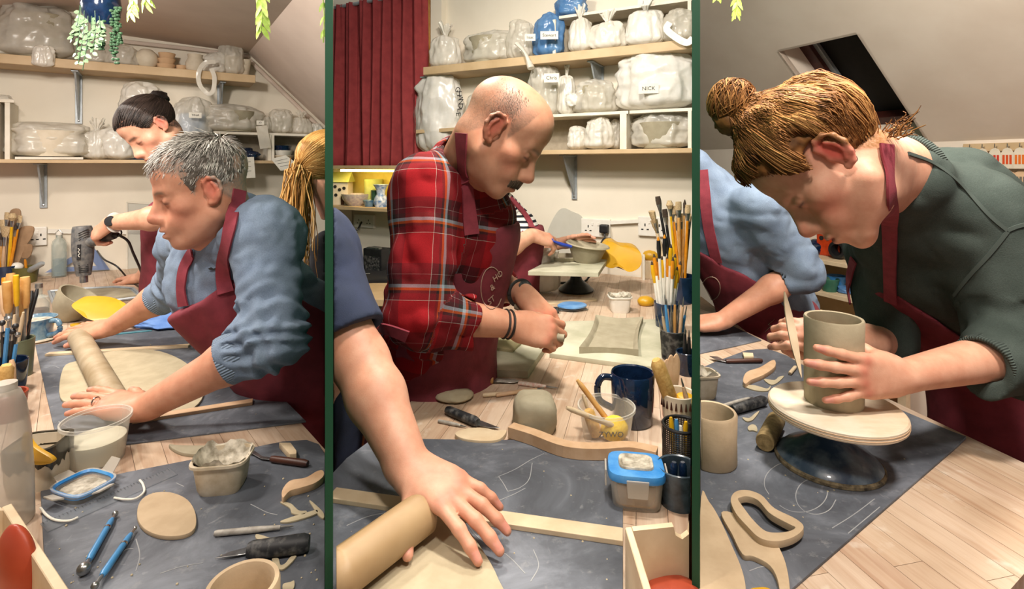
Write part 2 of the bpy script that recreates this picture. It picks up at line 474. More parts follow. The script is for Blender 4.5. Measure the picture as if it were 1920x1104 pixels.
# ------------------------------------------------------------------ the setting
def struct(name, mb, mat, parent=None, **kw):
    o = mb.build(name, mat, parent, **kw)
    if parent is None: o['kind'] = 'structure'
    return o
class Wall:
    "vertical wall plane: origin, direction along it (picture right), normal into the room"
    def __init__(s, x, y, dx, dy):
        s.o = Vector((x, y, 0)); s.d = Vector((dx, dy, 0)).normalized(); s.n = Vector((s.d.y, -s.d.x, 0))
        s.ang = math.atan2(s.d.y, s.d.x)
    def at(s, px, py, off=0.0): return RP(px, py, s.o + s.n * off, s.n)
    def xy(s, px, z, off=0.0):
        p = RP(px, HY, s.o + s.n * off, s.n); return Vector((p.x, p.y, z))
    def pt(s, t, z, off=0.0):
        p = s.o + s.d * t + s.n * off; return Vector((p.x, p.y, z))
    def t(s, p): return (Vector(p) - s.o).dot(s.d)
W1 = Wall(-2.522, 2.683, .8965, .6)
W2 = Wall(.911, 2.595, .885, -.466)
W3 = Wall(2.16, 2.4, .42, -.907)

# floor: red-brown boards in the part of the room that shows, plain beyond
fl = struct('floor', MB().box((0, 1.5, -.03), (9, 7, .05)), 'floorwood')
k = 0
for i in range(14):
    x = -1.5 + i * .09
    o = MB().box((x, 2.9 + .2 * (i % 3), -.001), (.086, 2.2, .01)).build('plank', 'floorwood', fl, bevel=.002, seg=1)
struct('ceiling', MB().box((0, .6, 2.66), (9, 4.6, .06)), 'ceil')

# walls; bay 1 gable wall ends under a sloping ceiling
def wallpoly(name, W, poly, thick=.05, mat='wall'):
    mb = MB().prism(poly, -thick, W.n); return struct(name, mb, mat)
e1 = W1.at(-140, 20); e2 = W1.at(150, 22); e3 = W1.at(228, 66); e4 = W1.at(465, 100); e5 = W1.at(660, 283)
wallpoly('wall_left', W1, [Vector((e1.x, e1.y, 0)), e1, e2, e3, e4, e5, Vector((e5.x, e5.y, 0))])
cn = Vector((W1.n.x, W1.n.y, 0))
def slab(name, a, b, out, mat, th=.04):
    n = (b - a).cross(out).normalized()
    if n.z < 0: n = -n
    struct(name, MB().prism([a, b, b + out, a + out], th, n), mat)
o51 = e5; e5b = e5 + cn * .0
# the slope stops at the divider: far-right corner lines follow it
def to_part(p, v, px=612):
    k = (px - CX) / F
    return p + v * ((k * p.y - p.x) / (v.x - k * v.y))
e5 = W1.at(613, 239)
n_ = (e5 - e4).cross(cn).normalized(); n_ = n_ if n_.z > 0 else -n_
e4b = to_part(e4, cn) if 0 < ((-.348 * e4.y - e4.x) / (cn.x + .348 * cn.y)) < 2.2 else e4 + cn * 2.0
struct('ceiling_slope_1', MB().prism([e4, e5, e4b], .04, n_), 'ceil')
slab('ceiling_low_1', e3, e4, cn * 1.55, 'ceil')
slab('ceiling_low_2', e2, e3, cn * 1.55, 'ceil')
slab('ceiling_low_3', e1, e2, cn * 1.55, 'ceil')
# conduit under the slope
struct('trim_1', MB().tube([W1.at(466, 112, .03), W1.at(540, 182, .03), W1.at(606, 246, .03)], .014, 8), 'ceil', smooth=True)
struct('trim_2', MB().tube([W1.at(232, 78, .02), W1.at(360, 92, .02), W1.at(466, 106, .02)], .012, 8), 'ceil', smooth=True)

a = W2.xy(1303.5, 0); b = W2.xy(619, 0)
wallpoly('wall_back', W2, [a, b, b + Vector((0, 0, 2.63)), a + Vector((0, 0, 2.63))])
# the box of plaster beside the curtain and the small ceiling step over it
struct('trim_3', MB().bar(W2.at(822, -40, .025), W2.at(822, 140, .025), .08, .05, W2.n), 'wall')
# bay 3: knee wall and roof slope with the skylight
kz = 1.585
a = W3.pt(.9, 0); b = W3.xy(1308, 0)
wallpoly('wall_right', W3, [a, b, b + Vector((0, 0, kz)), a + Vector((0, 0, kz))], mat='ceil3')
tan41 = .87
up3 = (W3.n + Vector((0, 0, tan41))).normalized()        # up the slope, into the room
N3 = W3.d.cross(up3).normalized()
if N3.z > 0: N3 = -N3                                     # facing the room
R0 = W3.pt(0, kz)
def S3(px, py): return RP(px, py, R0, N3)
def s3uv(p): q = p - R0; return q.dot(W3.d), q.dot(up3)
def s3p(u, v, back=0): return R0 + W3.d * u + up3 * v - N3 * back
uA, vA = s3uv(S3(1460, 97)); uB, vB = s3uv(S3(1605, 65)); uC, vC = s3uv(S3(1738, 263))
u0, u1 = uA, (uB + uC) / 2; v1, v0 = (vA + vB) / 2, vC
mb = MB()
for (ua, ub, va, vb) in ((-2.1, u0, 0, 2.2), (u1, 1.4, 0, 2.2), (u0, u1, 0, v0), (u0, u1, v1, 2.2)):
    mb.prism([s3p(ua, va), s3p(ub, va), s3p(ub, vb), s3p(ua, vb)], .03, -N3)
struct('ceiling_slope_2', mb, 'ceil3')
wn = struct('window_1', MB().prism([s3p(u0, v0), s3p(u0, v1), s3p(u0, v1, .2), s3p(u0, v0, .2)], .012, -W3.d)
       .prism([s3p(u1, v0), s3p(u1, v1), s3p(u1, v1, .2), s3p(u1, v0, .2)], .012, W3.d)
       .prism([s3p(u0, v0), s3p(u1, v0), s3p(u1, v0, .2), s3p(u0, v0, .2)], .012, -up3)
       .prism([s3p(u0, v1), s3p(u1, v1), s3p(u1, v1, .2), s3p(u0, v1, .2)], .012, up3), 'ceil3')
fw = .055
fr = MB()
for (ua, ub, va, vb) in ((u0, u0 + fw, v0, v1), (u1 - fw, u1, v0, v1), (u0, u1, v0, v0 + fw), (u0, u1, v1 - fw, v1)):
    fr.prism([s3p(ua, va, .13), s3p(ub, va, .13), s3p(ub, vb, .13), s3p(ua, vb, .13)], .05, -N3)
fr.build('window_frame', 'redwood', wn, bevel=.004)
MB().prism([s3p(u0 + fw, v0 + fw, .155), s3p(u0 + fw + .022, v0 + fw, .155), s3p(u0 + fw + .022, v1 - fw, .155), s3p(u0 + fw, v1 - fw, .155)], .02, -N3).build('blind_rail', 'galv', wn)
MB().prism([s3p(u0 + fw, v1 - fw - .03, .12), s3p(u1 - fw, v1 - fw - .03, .12), s3p(u1 - fw, v1 - fw, .12), s3p(u0 + fw, v1 - fw, .12)], .03, -N3).build('blind_box', 'galv', wn)
MB().prism([s3p(u0, v0, .19), s3p(u1, v0, .19), s3p(u1, v1, .19), s3p(u0, v1, .19)], .01, -N3).build('pane', 'dark', wn)

# collage dividers, dark green, built as boards between the three bays, edge on
for i, px in enumerate((617, 1305)):
    r = Vector(((px - CX) / F, 1, 0)); q = Vector((1, -(px - CX) / F, 0)).normalized()
    d0, d1 = .70, 4.1 if i == 0 else 4.4
    w = 14.5 * d0 / F * q.x / 2 * 1.05
    base = [r * d0 - q * w, r * d0 + q * w, r * d1 + q * w, r * d1 - q * w]
    struct('collage_divider_%d' % (i + 1), MB().prism(base, 2.62), 'green')

# ------------------------------------------------------------------ worktops made of staves
def clip_poly(poly, n, c):
    out = []
    for i in range(len(poly)):
        a, b = poly[i], poly[(i + 1) % len(poly)]
        da, db = n[0] * a[0] + n[1] * a[1] - c, n[0] * b[0] + n[1] * b[1] - c
        if da <= 0: out.append(a)
        if (da < 0 < db) or (db < 0 < da):
            t = da / (da - db); out.append((a[0] + (b[0] - a[0]) * t, a[1] + (b[1] - a[1]) * t))
    return out
def worktop(name, label, poly, direction, root_xy, leg_spots, width=.05, seed=1):
    rnd = random.Random(seed)
    root = thing(name, label, 'table', (root_xy[0], root_xy[1], 0))
    dx, dy = Vector(direction).normalized().xy; nx, ny = -dy, dx
    us = [p[0] * dx + p[1] * dy for p in poly]; vs = [p[0] * nx + p[1] * ny for p in poly]
    v = min(vs)
    while v < max(vs):
        row = clip_poly(clip_poly(poly, (nx, ny), v + width - .0004), (-nx, -ny), -(v + .0004))
        u = min(us) - rnd.random() * .4
        while u < max(us) and len(row) > 2:
            L = rnd.uniform(.45, .8)
            c = clip_poly(clip_poly(row, (dx, dy), u + L - .0004), (-dx, -dy), -(u + .0004))
            if len(c) > 2:
                mb = MB().prism([(p[0], p[1], TZ - .04) for p in c], .04)
                o = mb.build('stave', 'stave', root)
                me = o.data; co = np.array([w.co[:] for w in me.vertices]) + np.array(root.location)
                set_attr(me, 'grain', np.stack([co[:, 0] * dx + co[:, 1] * dy, co[:, 0] * nx + co[:, 1] * ny, co[:, 2]], 1), 'FLOAT_VECTOR')
            u += L
        v += width
    for (x, y) in leg_spots: MB().box((x, y, (TZ - .04) / 2), (.07, .07, TZ - .04)).build('leg', 'pale_wood', root, bevel=.004)
    return root
def XY(p): return (p.x, p.y)
# bay 1
cutL = lambda d: (-.343 * d - .012, d)
w1a = W1.xy(-60, 0, .01); w1b = W1.xy(268, 0, .01)
e_far = P(352, 556); e_near = P(612, 845)
poly1 = [(-1.15, .58), cutL(.58), cutL(.62), cutL(e_near.y), XY(e_near), XY(e_far), XY(w1b), XY(w1a)]
worktop('worktop', 'pale stave worktop with dark slate mats and a rolled clay slab on it', poly1, XY(e_far - e_near), (-1.3, 1.5), [(-1.05, .75), (-1.55, 2.3)], seed=2)
# bay 2
X2 = lambda d: -.2227 + .245 * (d - 1.31)
wr = W2.xy(1300, 0, .01)
wl = W2.xy(992, 0, .01)
c2 = lambda d: (.3445 * d - .012, d)
cR = lambda d: (-.343 * d + .012, d)
dX = (-.2227 - .245 * 1.31 - .012) / (-.343 - .245)
poly2 = [cR(.58), c2(.58), (c2(2.55)[0], 2.55), XY(wr), XY(wl), cR(dX)]
worktop('worktop', 'pale stave worktop with plaster boards, banding wheel and a blue mug on it', poly2, (.245, 1), (.25, 1.6), [(.0, 1.0), (.2, 2.4), (.6, 2.4)], seed=3)
# bay 3
c3 = lambda d: (.3455 * d + .012, d)
q1 = P(1400, 622); q2 = P(1925, 870); q3 = P(1925, 1070); q4 = P(1895, 1104); q5 = P(1895, 1150)
far3 = P(1290, 540)
poly3 = [c3(.60), XY(q5), XY(q4), XY(q3), XY(q2), XY(q1), (c3(2.35)[0], 2.35)]
worktop('worktop', 'pale stave worktop carrying a banding wheel with a tall clay cylinder', poly3, XY(q2 - q1), (.65, 1.1), [(.5, .8), (.8, .85), (.75, 1.6)], seed=4)

# ------------------------------------------------------------------ shelves
def bracket(root, W, t, z, down=.26, arm=.2, w=.03):
    br = MB().bar(W.pt(t, z - down, .008), W.pt(t, z - .004, .008), w, .006, W.n)
    br.bar(W.pt(t, z - .005, .0), W.pt(t, z - .005, arm), w, .006)
    o = br.build('bracket', 'galv', root, bevel=.001, seg=1)
    g = MB().prism([W.pt(t - .004, z - down * .93, .01), W.pt(t - .004, z - .008, .01), W.pt(t - .004, z - .008, arm * .9)], .008, W.d)
    g.build('gusset', 'galv', o)
    for zz in (z - .03, z - down + .015): MB().lathe(W.pt(t, zz, .012), [(.006, 0), (.005, .003), (0, .004)], W.n, 8).build('screw', 'steel', o)
def shelf(label, W, t0, t1, z, depth=.22, th=.024, brackets=(), mat='shelf', down=.26, dz=0):
    root = thing('wall_shelf', label, 'shelf', W.pt((t0 + t1) / 2, z - th, depth / 2))
    MB().prism([W.pt(t0, z - th, 0), W.pt(t1, z - th, 0), W.pt(t1, z - th, depth), W.pt(t0, z - th, depth)], th).build('board', mat, root, bevel=.002, seg=1)
    for t in brackets: bracket(root, W, t, z - th, down, depth * .85)
    return root
# bay 1 : upper and lower shelf
U1 = 1.965; L1 = 1.487
tA = W1.t(W1.xy(-130, 0, .2)); tB = W1.t(W1.xy(478, 0, .2))
shelf('plain board shelf under the low ceiling carrying wrapped pots and a trailing plant', W1, tA, tB, U1 + .03, .22, .045, [W1.t(W1.xy(148, 0)), W1.t(W1.xy(412, 0))])
tB2 = W1.t(W1.xy(600, 0, .2))
shelf('long thin board shelf above the double socket carrying bagged pots and white cubbies', W1, tA, tB2, L1 + .012, .22, .018, [W1.t(W1.xy(82, 0))], down=.23)
# bay 2
U2 = 2.04; L2 = 1.548
tA = W2.t(W2.xy(792, 0, .2)); tB = W2.t(W2.xy(1300, 0, .2))
shelf('plain board shelf ending beside the red curtain, loaded with tied bags', W2, tA + .02, tB, U2, .22, .045, [W2.t(W2.xy(826, 0)), W2.t(W2.xy(1128, 0))])
tA2 = W2.t(W2.xy(960, 0, .2))
shelf('plain board shelf with white cubbies above the sockets and the plugged-in cable', W2, tA2, tB, L2, .22, .022, [W2.t(W2.xy(1078, 0))], down=.24)
# ------------------------------------------------------------------ small builders
def up_at(p, z): return Vector((p.x, p.y, z))
def pot_prof(rb, rt, h, th=.004, foot=.0):
    return [(0, 0), (rb, 0), (rb + (rt - rb) * .3, h * .3), (rb + (rt - rb) * .7, h * .7), (rt, h), (rt - th * .4, h + th * .4), (rt - th, h), (rb + (rt - rb) * .5 - th, h * .5), (rb - th, th), (0, th)]
def squircle(mb, base, prof, n=40, p=4.0, rz=0, sy=1.0):
    vs = []; fs = []; base = Vector(base)
    for (r, h) in prof:
        for j in range(n):
            a = 2 * math.pi * j / n; c, s = math.cos(a), math.sin(a)
            k = r / (abs(c) ** p + abs(s) ** p) ** (1 / p)
            x, y = c * k, s * k * sy
            vs.append(base + Vector((x * math.cos(rz) - y * math.sin(rz), x * math.sin(rz) + y * math.cos(rz), h)))
    for i in range(len(prof) - 1):
        for j in range(n):
            a, b = i * n + j, i * n + (j + 1) % n; fs.append((a, b, b + n, a + n))
    return mb.add(vs, fs)
def smooth_closed(pts, k=4):
    n = len(pts); out = []
    for i in range(n):
        p0, p1, p2, p3 = (np.array(pts[(i + j - 1) % n], float) for j in range(4))
        for t in np.arange(k) / k:
            out.append(tuple(.5 * ((2 * p1) + (-p0 + p2) * t + (2 * p0 - 5 * p1 + 4 * p2 - p3) * t * t + (-p0 + 3 * p1 - 3 * p2 + p3) * t ** 3)))
    return out
def smooth_open(pts, k=6):
    P0 = [np.array(p, float) for p in pts]; P0 = [2 * P0[0] - P0[1]] + P0 + [2 * P0[-1] - P0[-2]]; out = []
    for i in range(1, len(P0) - 2):
        p0, p1, p2, p3 = P0[i - 1:i + 3]
        for t in np.arange(k) / k:
            out.append(Vector(.5 * ((2 * p1) + (-p0 + p2) * t + (2 * p0 - 5 * p1 + 4 * p2 - p3) * t * t + (-p0 + 3 * p1 - 3 * p2 + p3) * t ** 3)))
    out.append(Vector(P0[-2])); return out
def flatpiece(name, label, cat, px, z, th, mat, smooth=True, bevel=.0015, group=None, k=4):
    "flat thing lying on the table: outline in the picture, lying at height z, th thick (outline taken at its top face)"
    pts = smooth_closed(px, k) if smooth else px
    pts = [P(x, y, z + th) for x, y in pts]
    mb = MB().prism([up_at(p, TZ + z) for p in pts], th)
    return tag(mb.build(name, mat, None, True, bevel, 2), label, cat, group)
def stick(name, label, cat, a, b, z, w, th, mat, group=None, bevel=.001):
    A, B = P(a[0], a[1], z + th / 2), P(b[0], b[1], z + th / 2)
    return tag(MB().bar(A, B, w, th).build(name, mat, None, False, bevel, 2), label, cat, group)
def blob_np(c, r, amp=.1, freq=3, seed=0, n=28, m=20, flat=True, sq=1.0, rot=None, rid=False):
    th = np.linspace(0, 2 * np.pi, n, endpoint=False); ph = np.linspace(0, np.pi, m)
    T, H = np.meshgrid(th, ph); d = np.stack([np.cos(T) * np.sin(H), np.sin(T) * np.sin(H), np.cos(H)], -1)
    if sq != 1.0: d = np.sign(d) * np.abs(d) ** sq
    ns = (ridge if rid else fbm)(d * freq + seed * 7.7)
    v = d * (1 + amp * ns[..., None]) * np.array(r)
    if flat: v[..., 2] = np.maximum(v[..., 2], -r[2] * .7)
    v = v.reshape(-1, 3)
    if rot is not None: v = v @ np.array(rot).T
    if flat: v[:, 2] -= v[:, 2].min()
    v = v + np.array(c)
    f = []
    for i in range(m - 1):
        for j in range(n): f.append((i * n + j, i * n + (j + 1) % n, (i + 1) * n + (j + 1) % n, (i + 1) * n + j))
    return v, f
def blob(name, mat, parent, c, r, **kw):
    v, f = blob_np(c, r, **kw); mb = MB(); mb.add([Vector(x) for x in v], f)
    return mb.build(name, mat, parent, True, angle=80)
def ribbon(pts, w, th, nrm):
    "strap along pts; nrm: list of normals"
    vs = []; fs = []; k = len(pts)
    for i in range(k):
        d = (pts[min(i + 1, k - 1)] - pts[max(i - 1, 0)]).normalized(); n = Vector(nrm[i]).normalized()
        s = d.cross(n).normalized(); n = s.cross(d)
        for a, b in ((-.5, -.5), (.5, -.5), (.5, .5), (-.5, .5)): vs.append(pts[i] + s * (a * w) + n * (b * th))
    for i in range(k - 1):
        for j in range(4): fs.append((i * 4 + j, i * 4 + (j + 1) % 4, i * 4 + 4 + (j + 1) % 4, i * 4 + 4 + j))
    fs += [(3, 2, 1, 0), tuple(range(4 * k - 4, 4 * k))]
    return MB().add(vs, fs)

# ---------------------------------------------------------------- plastic bags
def bag_np(w, dp, h, style, seed, pleat=1.0):
    n, m = 64, 44
    th = np.linspace(0, 2 * np.pi, n, endpoint=False); t = np.linspace(0, 1, m)
    T, U = np.meshgrid(th, t)
    if style == 'tied':
        b = .70; u = np.clip(U / b, 0, 1)
        r = (1 - u ** 2.6) ** .62 * (1 - (1 - np.clip(u / .10, 0, 1)) ** 2 * 1.0) ** .5
        r = np.maximum(r, np.where(U > .3, .10, 0))
        v = np.clip((U - .76) / .24, 0, 1); r = r + np.where(U > .76, v * .30, 0)
        z = np.where(U < b, .74 * np.sin(u * np.pi / 2) ** .9, .74 + (U - b) / (1 - b) * .26)
        pl = np.clip((U - .25) / .4, 0, 1)
    else:
        u = U; r = (1 - u ** 2.8) ** .55 * (1 - (1 - np.clip(u / .08, 0, 1)) ** 2) ** .5
        z = np.sin(u * np.pi / 2) ** .85; pl = np.clip(u * 1.3, 0, 1) * .6
    rn = np.random.default_rng(seed); k1, k2 = rn.integers(7, 10), rn.integers(13, 18); f1, f2 = rn.random(2) * 6
    x0 = np.stack([np.cos(T), np.sin(T), U * 2.0], -1)
    wob = fbm(x0 * 1.6 + seed * 3.1) * .16
    cr = ridge(np.stack([np.cos(T) * 2.2, np.sin(T) * 2.2, U * 3.0], -1) * 1.3 + seed * 5.3) * .085 + ridge(np.stack([np.cos(T) * 5, np.sin(T) * 5, U * 1.6], -1) * 1.2 + seed * 2.3, 2) * .03
    ple = pl * (.09 * np.cos(k1 * T + f1 + 3 * wob) + .06 * np.cos(k2 * T + f2)) * pleat
    if style == 'tied': ple = ple * (.35 + r)
    else: ple = ple * r
    R = np.maximum(r + (wob + cr) * np.minimum(r * 1.5, 1) + ple, 0)
    if style == 'tied': z = z + np.where(U > .85, .05 * np.cos(5 * T + f1) * (U - .85) / .15, 0)
    z = z * (1 + .05 * np.cos(T * 2 + f1) * U)
    v = np.stack([np.cos(T) * R * w / 2, np.sin(T) * R * dp / 2, z * h], -1).reshape(-1, 3)
    f = [(i * n + j, i * n + (j + 1) % n, (i + 1) * n + (j + 1) % n, (i + 1) * n + j) for i in range(m - 1) for j in range(n)]
    if style != 'tied': pass
    return v, f
BAGN = [0]
def bag(label, base, w, h, dp=None, style='tied', mat='bag', yaw=0, tilt=(0, 0), inner=None, group=None, note=None, cut=None, name='plastic_bag', pleat=1.0, cat='bag', wall=None):
    BAGN[0] += 1; base = Vector(base)
    root = thing(name, label, cat, base, group)
    v, f = bag_np(w, dp or w * .75, h, style, BAGN[0], pleat)
    R = np.array(Matrix.Rotation(yaw, 3, 'Z') @ Matrix.Rotation(tilt[1], 3, 'Y') @ Matrix.Rotation(tilt[0], 3, 'X'))
    v = v @ R.T; v[:, 2] -= v[:, 2].min(); v = v + np.array(base)
    if wall is not None:
        c = np.array(wall.n); s = (v - np.array(wall.o)) @ c; v = v - np.minimum(s - .004, 0)[:, None] * c
    if cut is not None:
        c = np.array(cut); s = v @ c; v = v - np.minimum(s - .004, 0)[:, None] * c
    me = mesh_np('bag', v, f); link_mesh('film', me, mat, root, True)
    if inner:
        k, rr, hh = inner
        MB().lathe(base + Vector((0, 0, .004)), pot_prof(w * .5 * rr * .8, w * .5 * rr, h * hh), n=20, squash=.8).build('wrapped_pot', k, root, True)
    if note:
        p, s, wd, txt = note        # position, size
        paper_note(root, Vector(p), s, wd, txt)
    return root
def text_mesh(txt, size, loc, xdir, ydir, extr=.0004):
    cu = bpy.data.curves.new('lettering', 'FONT'); cu.body = txt; cu.size = size; cu.extrude = extr; cu.align_x = 'CENTER'; cu.align_y = 'CENTER'
    cu.resolution_u = 3
    o = bpy.data.objects.new('tmp', cu); COL.objects.link(o)
    dg = bpy.context.evaluated_depsgraph_get(); me = bpy.data.meshes.new_from_object(o.evaluated_get(dg))
    bpy.data.objects.remove(o)
    x = Vector(xdir).normalized(); y = (Vector(ydir) - x * Vector(ydir).dot(x)).normalized(); z = x.cross(y)
    mt = Matrix((x, y, z)).transposed().to_4x4(); mt.translation = Vector(loc)
    me.transform(mt); me.name = 'lettering'
    return me
def lettering(parent, txt, size, loc, xdir, ydir, mat='ink'):
    me = text_mesh(txt, size, loc, xdir, ydir); me.materials.clear()
    return link_mesh('lettering', me, mat, parent)
def paper_note(root, p, w, h, txt=None, xdir=None, nrm=None, mat='paper'):
    "small paper label facing the camera side"
    n = Vector(nrm) if nrm is not None else (Vector((0, 0, CZ)) - p).normalized()
    x = Vector(xdir).normalized() if xdir is not None else Vector((0, 0, 1)).cross(n).normalized()
    y = n.cross(x)
    o = MB().prism([p - x * w / 2 - y * h / 2, p + x * w / 2 - y * h / 2, p + x * w / 2 + y * h / 2, p - x * w / 2 + y * h / 2], .0012, n).build('paper_label', mat, root)
    if txt: lettering(o, txt, h * .55, p + n * .0018, x, y)
    return o

KN = {'flat': 'flat bristle', 'fan': 'fan', 'mop': 'mop', 'round': 'round'}
HN = {'ochre': 'orange', 'pale_wood': 'pale wood', 'yellowlac': 'yellow', 'ash': 'tan wood', 'tool_wood': 'honey wood', 'black': 'black', 'brown_wood': 'dark brown'}
# ---------------------------------------------------------------- brushes and pens
def brush(label, a, b, r, handle, tip='bristle', kind='round', group=None, name='paint_brush', cat='brush'):
    "a: foot inside the jar, b: tip of the bristles"
    a, b = Vector(a), Vector(b); L = (b - a).length; d = (b - a) / L
    root = thing(name, label, cat, a, group)
    tl = min(.035, L * .16) if kind != 'fan' else min(.05, L * .25); fl = tl * .9
    MB().tube([a, a + d * (L - tl - fl) * .6, a + d * (L - tl - fl)], [r * .55, r * 1.0, r * .8], 8).build('handle', handle, root, True)
    fs = 1.0 if kind == 'round' else .45
    MB().tube([a + d * (L - tl - fl), a + d * (L - tl)], [r * .82, r * (1.0 if kind == 'round' else 1.6)], 8, flat=fs).build('ferrule', 'steel', root, True)
    w = {'round': (1.0, 1.15, .25), 'flat': (1.6, 1.75, 1.5), 'fan': (1.6, 3.0, 3.4), 'mop': (1.4, 2.6, 1.4)}[kind]
    MB().tube([a + d * (L - tl), a + d * (L - tl * .5), b], [r * w[0], r * w[1], r * w[2]], 10, flat=1.0 if kind in ('round', 'mop') else .4).build('bristles', tip, root, True)
    return root
def rodtool(label, a, b, r, mat, tipmat=None, tip=.03, group=None, name='modelling_tool', cat='tool', prof=None):
    a, b = Vector(a), Vector(b); L = (b - a).length; d = (b - a) / L
    if tipmat is None:
        return tag(MB().tube([a, a + d * L * .05, a + d * L * .9, b], [r * .7, r, r * .95, r * .55], 9).build(name, mat, None, True), label, cat, group)
    root = thing(name, label, cat, a, group)
    MB().tube([a, a + d * L * .04, a + d * (L - tip) * .6, a + d * (L - tip)], [r * .8, r, r * 1.05, r * .7], 10).build('handle', mat, root, True)
    MB().tube([a + d * (L - tip), a + d * (L - tip * .3), b], [r * .5, r * .35, r * .12], 8).build('tip', tipmat, root, True)
    return root
def socket(label, W, px0, px1, py0, py1, gangs=2, plug=None, off=0):
    a = W.at(px0, (py0 + py1) / 2); b = W.at(px1, (py0 + py1) / 2); c = (a + b) / 2
    w = (b - a).length; h = abs(W.at(px0, py0).z - W.at(px0, py1).z)
    root = thing('wall_socket', label, 'socket', c)
    rot = Matrix.Rotation(W.ang, 3, 'Z')
    MB().box(c + W.n * (off + .01), (w, .02, h), rot=rot).build('plate', 'white', root, bevel=.004)
    gw = w / gangs
    for g in range(gangs):
        cc = c + W.d * ((g + .5) * gw - w / 2) + W.n * (off + .0205)
        for dx, dz, sx, sz in ((0, .006, .005, .012), (-.012, -.014, .01, .005), (.012, -.014, .01, .005)):
            k = h / .086
            MB().box(cc + W.d * dx * k + Vector((0, 0, dz * k)), (sx * k, .001, sz * k), rot=rot).build('pin_hole', 'dark', root)
        MB().box(cc + W.d * (gw * .3 * (1 if g == 0 else -1)) + Vector((0, 0, h * .22)), (.010, .006, .016), rot=rot).build('switch', 'white', root, bevel=.001)
    return root, c, w, h

def clip_thing(root, n, eps=.009):
    "cut every mesh of a thing at a divider (keeps the side n points to)"
    n = Vector(n)
    for o in [root] + list(root.children_recursive):
        if o.type != 'MESH': continue
        off = wloc(o); bm = bmesh.new(); bm.from_mesh(o.data)
        g = bmesh.ops.bisect_plane(bm, geom=bm.verts[:] + bm.edges[:] + bm.faces[:], plane_co=-off + n * eps, plane_no=n, clear_inner=True)
        es = [e for e in g['geom_cut'] if isinstance(e, bmesh.types.BMEdge)]
        if es: bmesh.ops.holes_fill(bm, edges=es, sides=0)
        bm.to_mesh(o.data); bm.free()
def find(lbl): return [o for o in COL.objects if o.get('label', '').startswith(lbl)][0]
# ================================================================== bay 1: the worktop
flatpiece('slate_mat', 'dark slate mat under the rolling pin and the rolled clay slab', 'mat',
          [(66, 646), (210, 624), (352, 603), (420, 640), (500, 715), (574, 789), (340, 818), (112, 848), (88, 745)], 0, .004, 'slate', False)
flatpiece('slate_mat', 'dark slate mat strewn with tools, a clay disc and a slip-caked tub', 'mat',
          [(76, 920), (240, 884), (400, 853), (530, 827), (575, 824), (598, 832), (609, 850), (609, 1150), (88, 1150)], 0, .004, 'slate', False)
zs = .004
flatpiece('clay_slab', 'pale rolled-out clay slab lying under the rolling pin on slate mat', 'clay slab',
          [(118, 690), (113, 745), (150, 757), (230, 772), (330, 775), (372, 756), (382, 722), (352, 682), (300, 658), (240, 654), (192, 662), (178, 672), (145, 676)], zs, .006, 'clay')
stick('guide_stick', 'thin wooden guide stick lying beyond the rolled clay slab', 'stick', (88, 664), (355, 648), zs, .020, .007, 'pale_wood')
stick('guide_stick', 'thin wooden guide stick passing under the ringed hand', 'stick', (250, 788), (474, 753), zs, .022, .008, 'ash')
a, b = P(150, 636, .040), P(206, 738, .040)
PIN1 = (a, b)
d = (b - a).normalized(); r = .028
tag(MB().tube([a - d * .03, a - d * .026, b + d * .09, b + d * .094], [r * .9, r, r, r * .9], 24).build('rolling_pin', simple('worn_pin_wood', '#b3a287', '#94805f', .6, 14), None, True), 'worn grey-brown wooden rolling pin under the ringed hand', 'rolling pin')

def tub_cup(label, px, py, rt, rb, h, mat, fill=None, fillmat=None, name='plastic_cup', cat='cup', rim=.003):
    c = P(px, py); root = thing(name, label, cat, c)
    MB().lathe(c, [(0, 0), (rb, 0), (rb + (rt - rb) * .5, h * .5), (rt, h), (rt + rim, h), (rt + rim, h - .006), (rt - .001, h - .006)], n=40, close=True).build('cup_wall', mat, root, True)
    if fill: MB().lathe(c + Vector((0, 0, .002)), [(0, 0), (rb - .002, 0), (rb + (rt - rb) * fill - .002, h * fill), (0, h * fill)], n=40).build('liquid', fillmat, root, True)
    return root
tub_cup('clear plastic cup half full of milky slip', 181, 862, .055, .045, .082, 'clearplastic', .5, 'slip')

# scalloped pot with the yellow kidney
c = P(73, 903); root = thing('ceramic_pot', 'cream ceramic pot with dripping black glaze holding a yellow kidney', 'pot', c)
squircle(MB(), c, [(0, 0), (.036, 0), (.039, .02), (.040, .072), (.035, .072), (.034, .01), (0, .01)], p=5, rz=.2).build('pot_body', 'cream', root, True)
mb = MB(); n = 64; vs = []; fs = []
for j in range(n):
    a = 2 * math.pi * j / n; cs, sn = math.cos(a), math.sin(a); k = 1 / (abs(cs) ** 5 + abs(sn) ** 5) ** .2
    drip = .034 + .010 * abs(math.sin(a * 9)) + .004 * math.sin(a * 4)
    for rr, zz in ((.0402, drip), (.0415, .06), (.0412, .074), (.036, .0745), (.0345, .05)):
        x, y = cs * k * rr, sn * k * rr; vs.append(c + Vector((x * math.cos(.2) - y * math.sin(.2), x * math.sin(.2) + y * math.cos(.2), zz)))
for j in range(n):
    for i in range(4): a, b = j * 5 + i, ((j + 1) % n) * 5 + i; fs.append((a, b, b + 1, a + 1))
mb.add(vs, fs).build('glaze', simple('black_glaze', '#221f19', '#3a362a', .2, 30), root, True)
def slab_up(name, label, cat, pts, th, nrm, mat, bevel=.002, group=None, parent=None, k=4):
    pts = [Vector(p) for p in smooth_closed([tuple(p) for p in pts], k)] if k else [Vector(p) for p in pts]
    o = MB().prism(pts, th, nrm).build(name, mat, parent, True, bevel, 2)
    return tag(o, label, cat, group) if parent is None else o
dd = .93
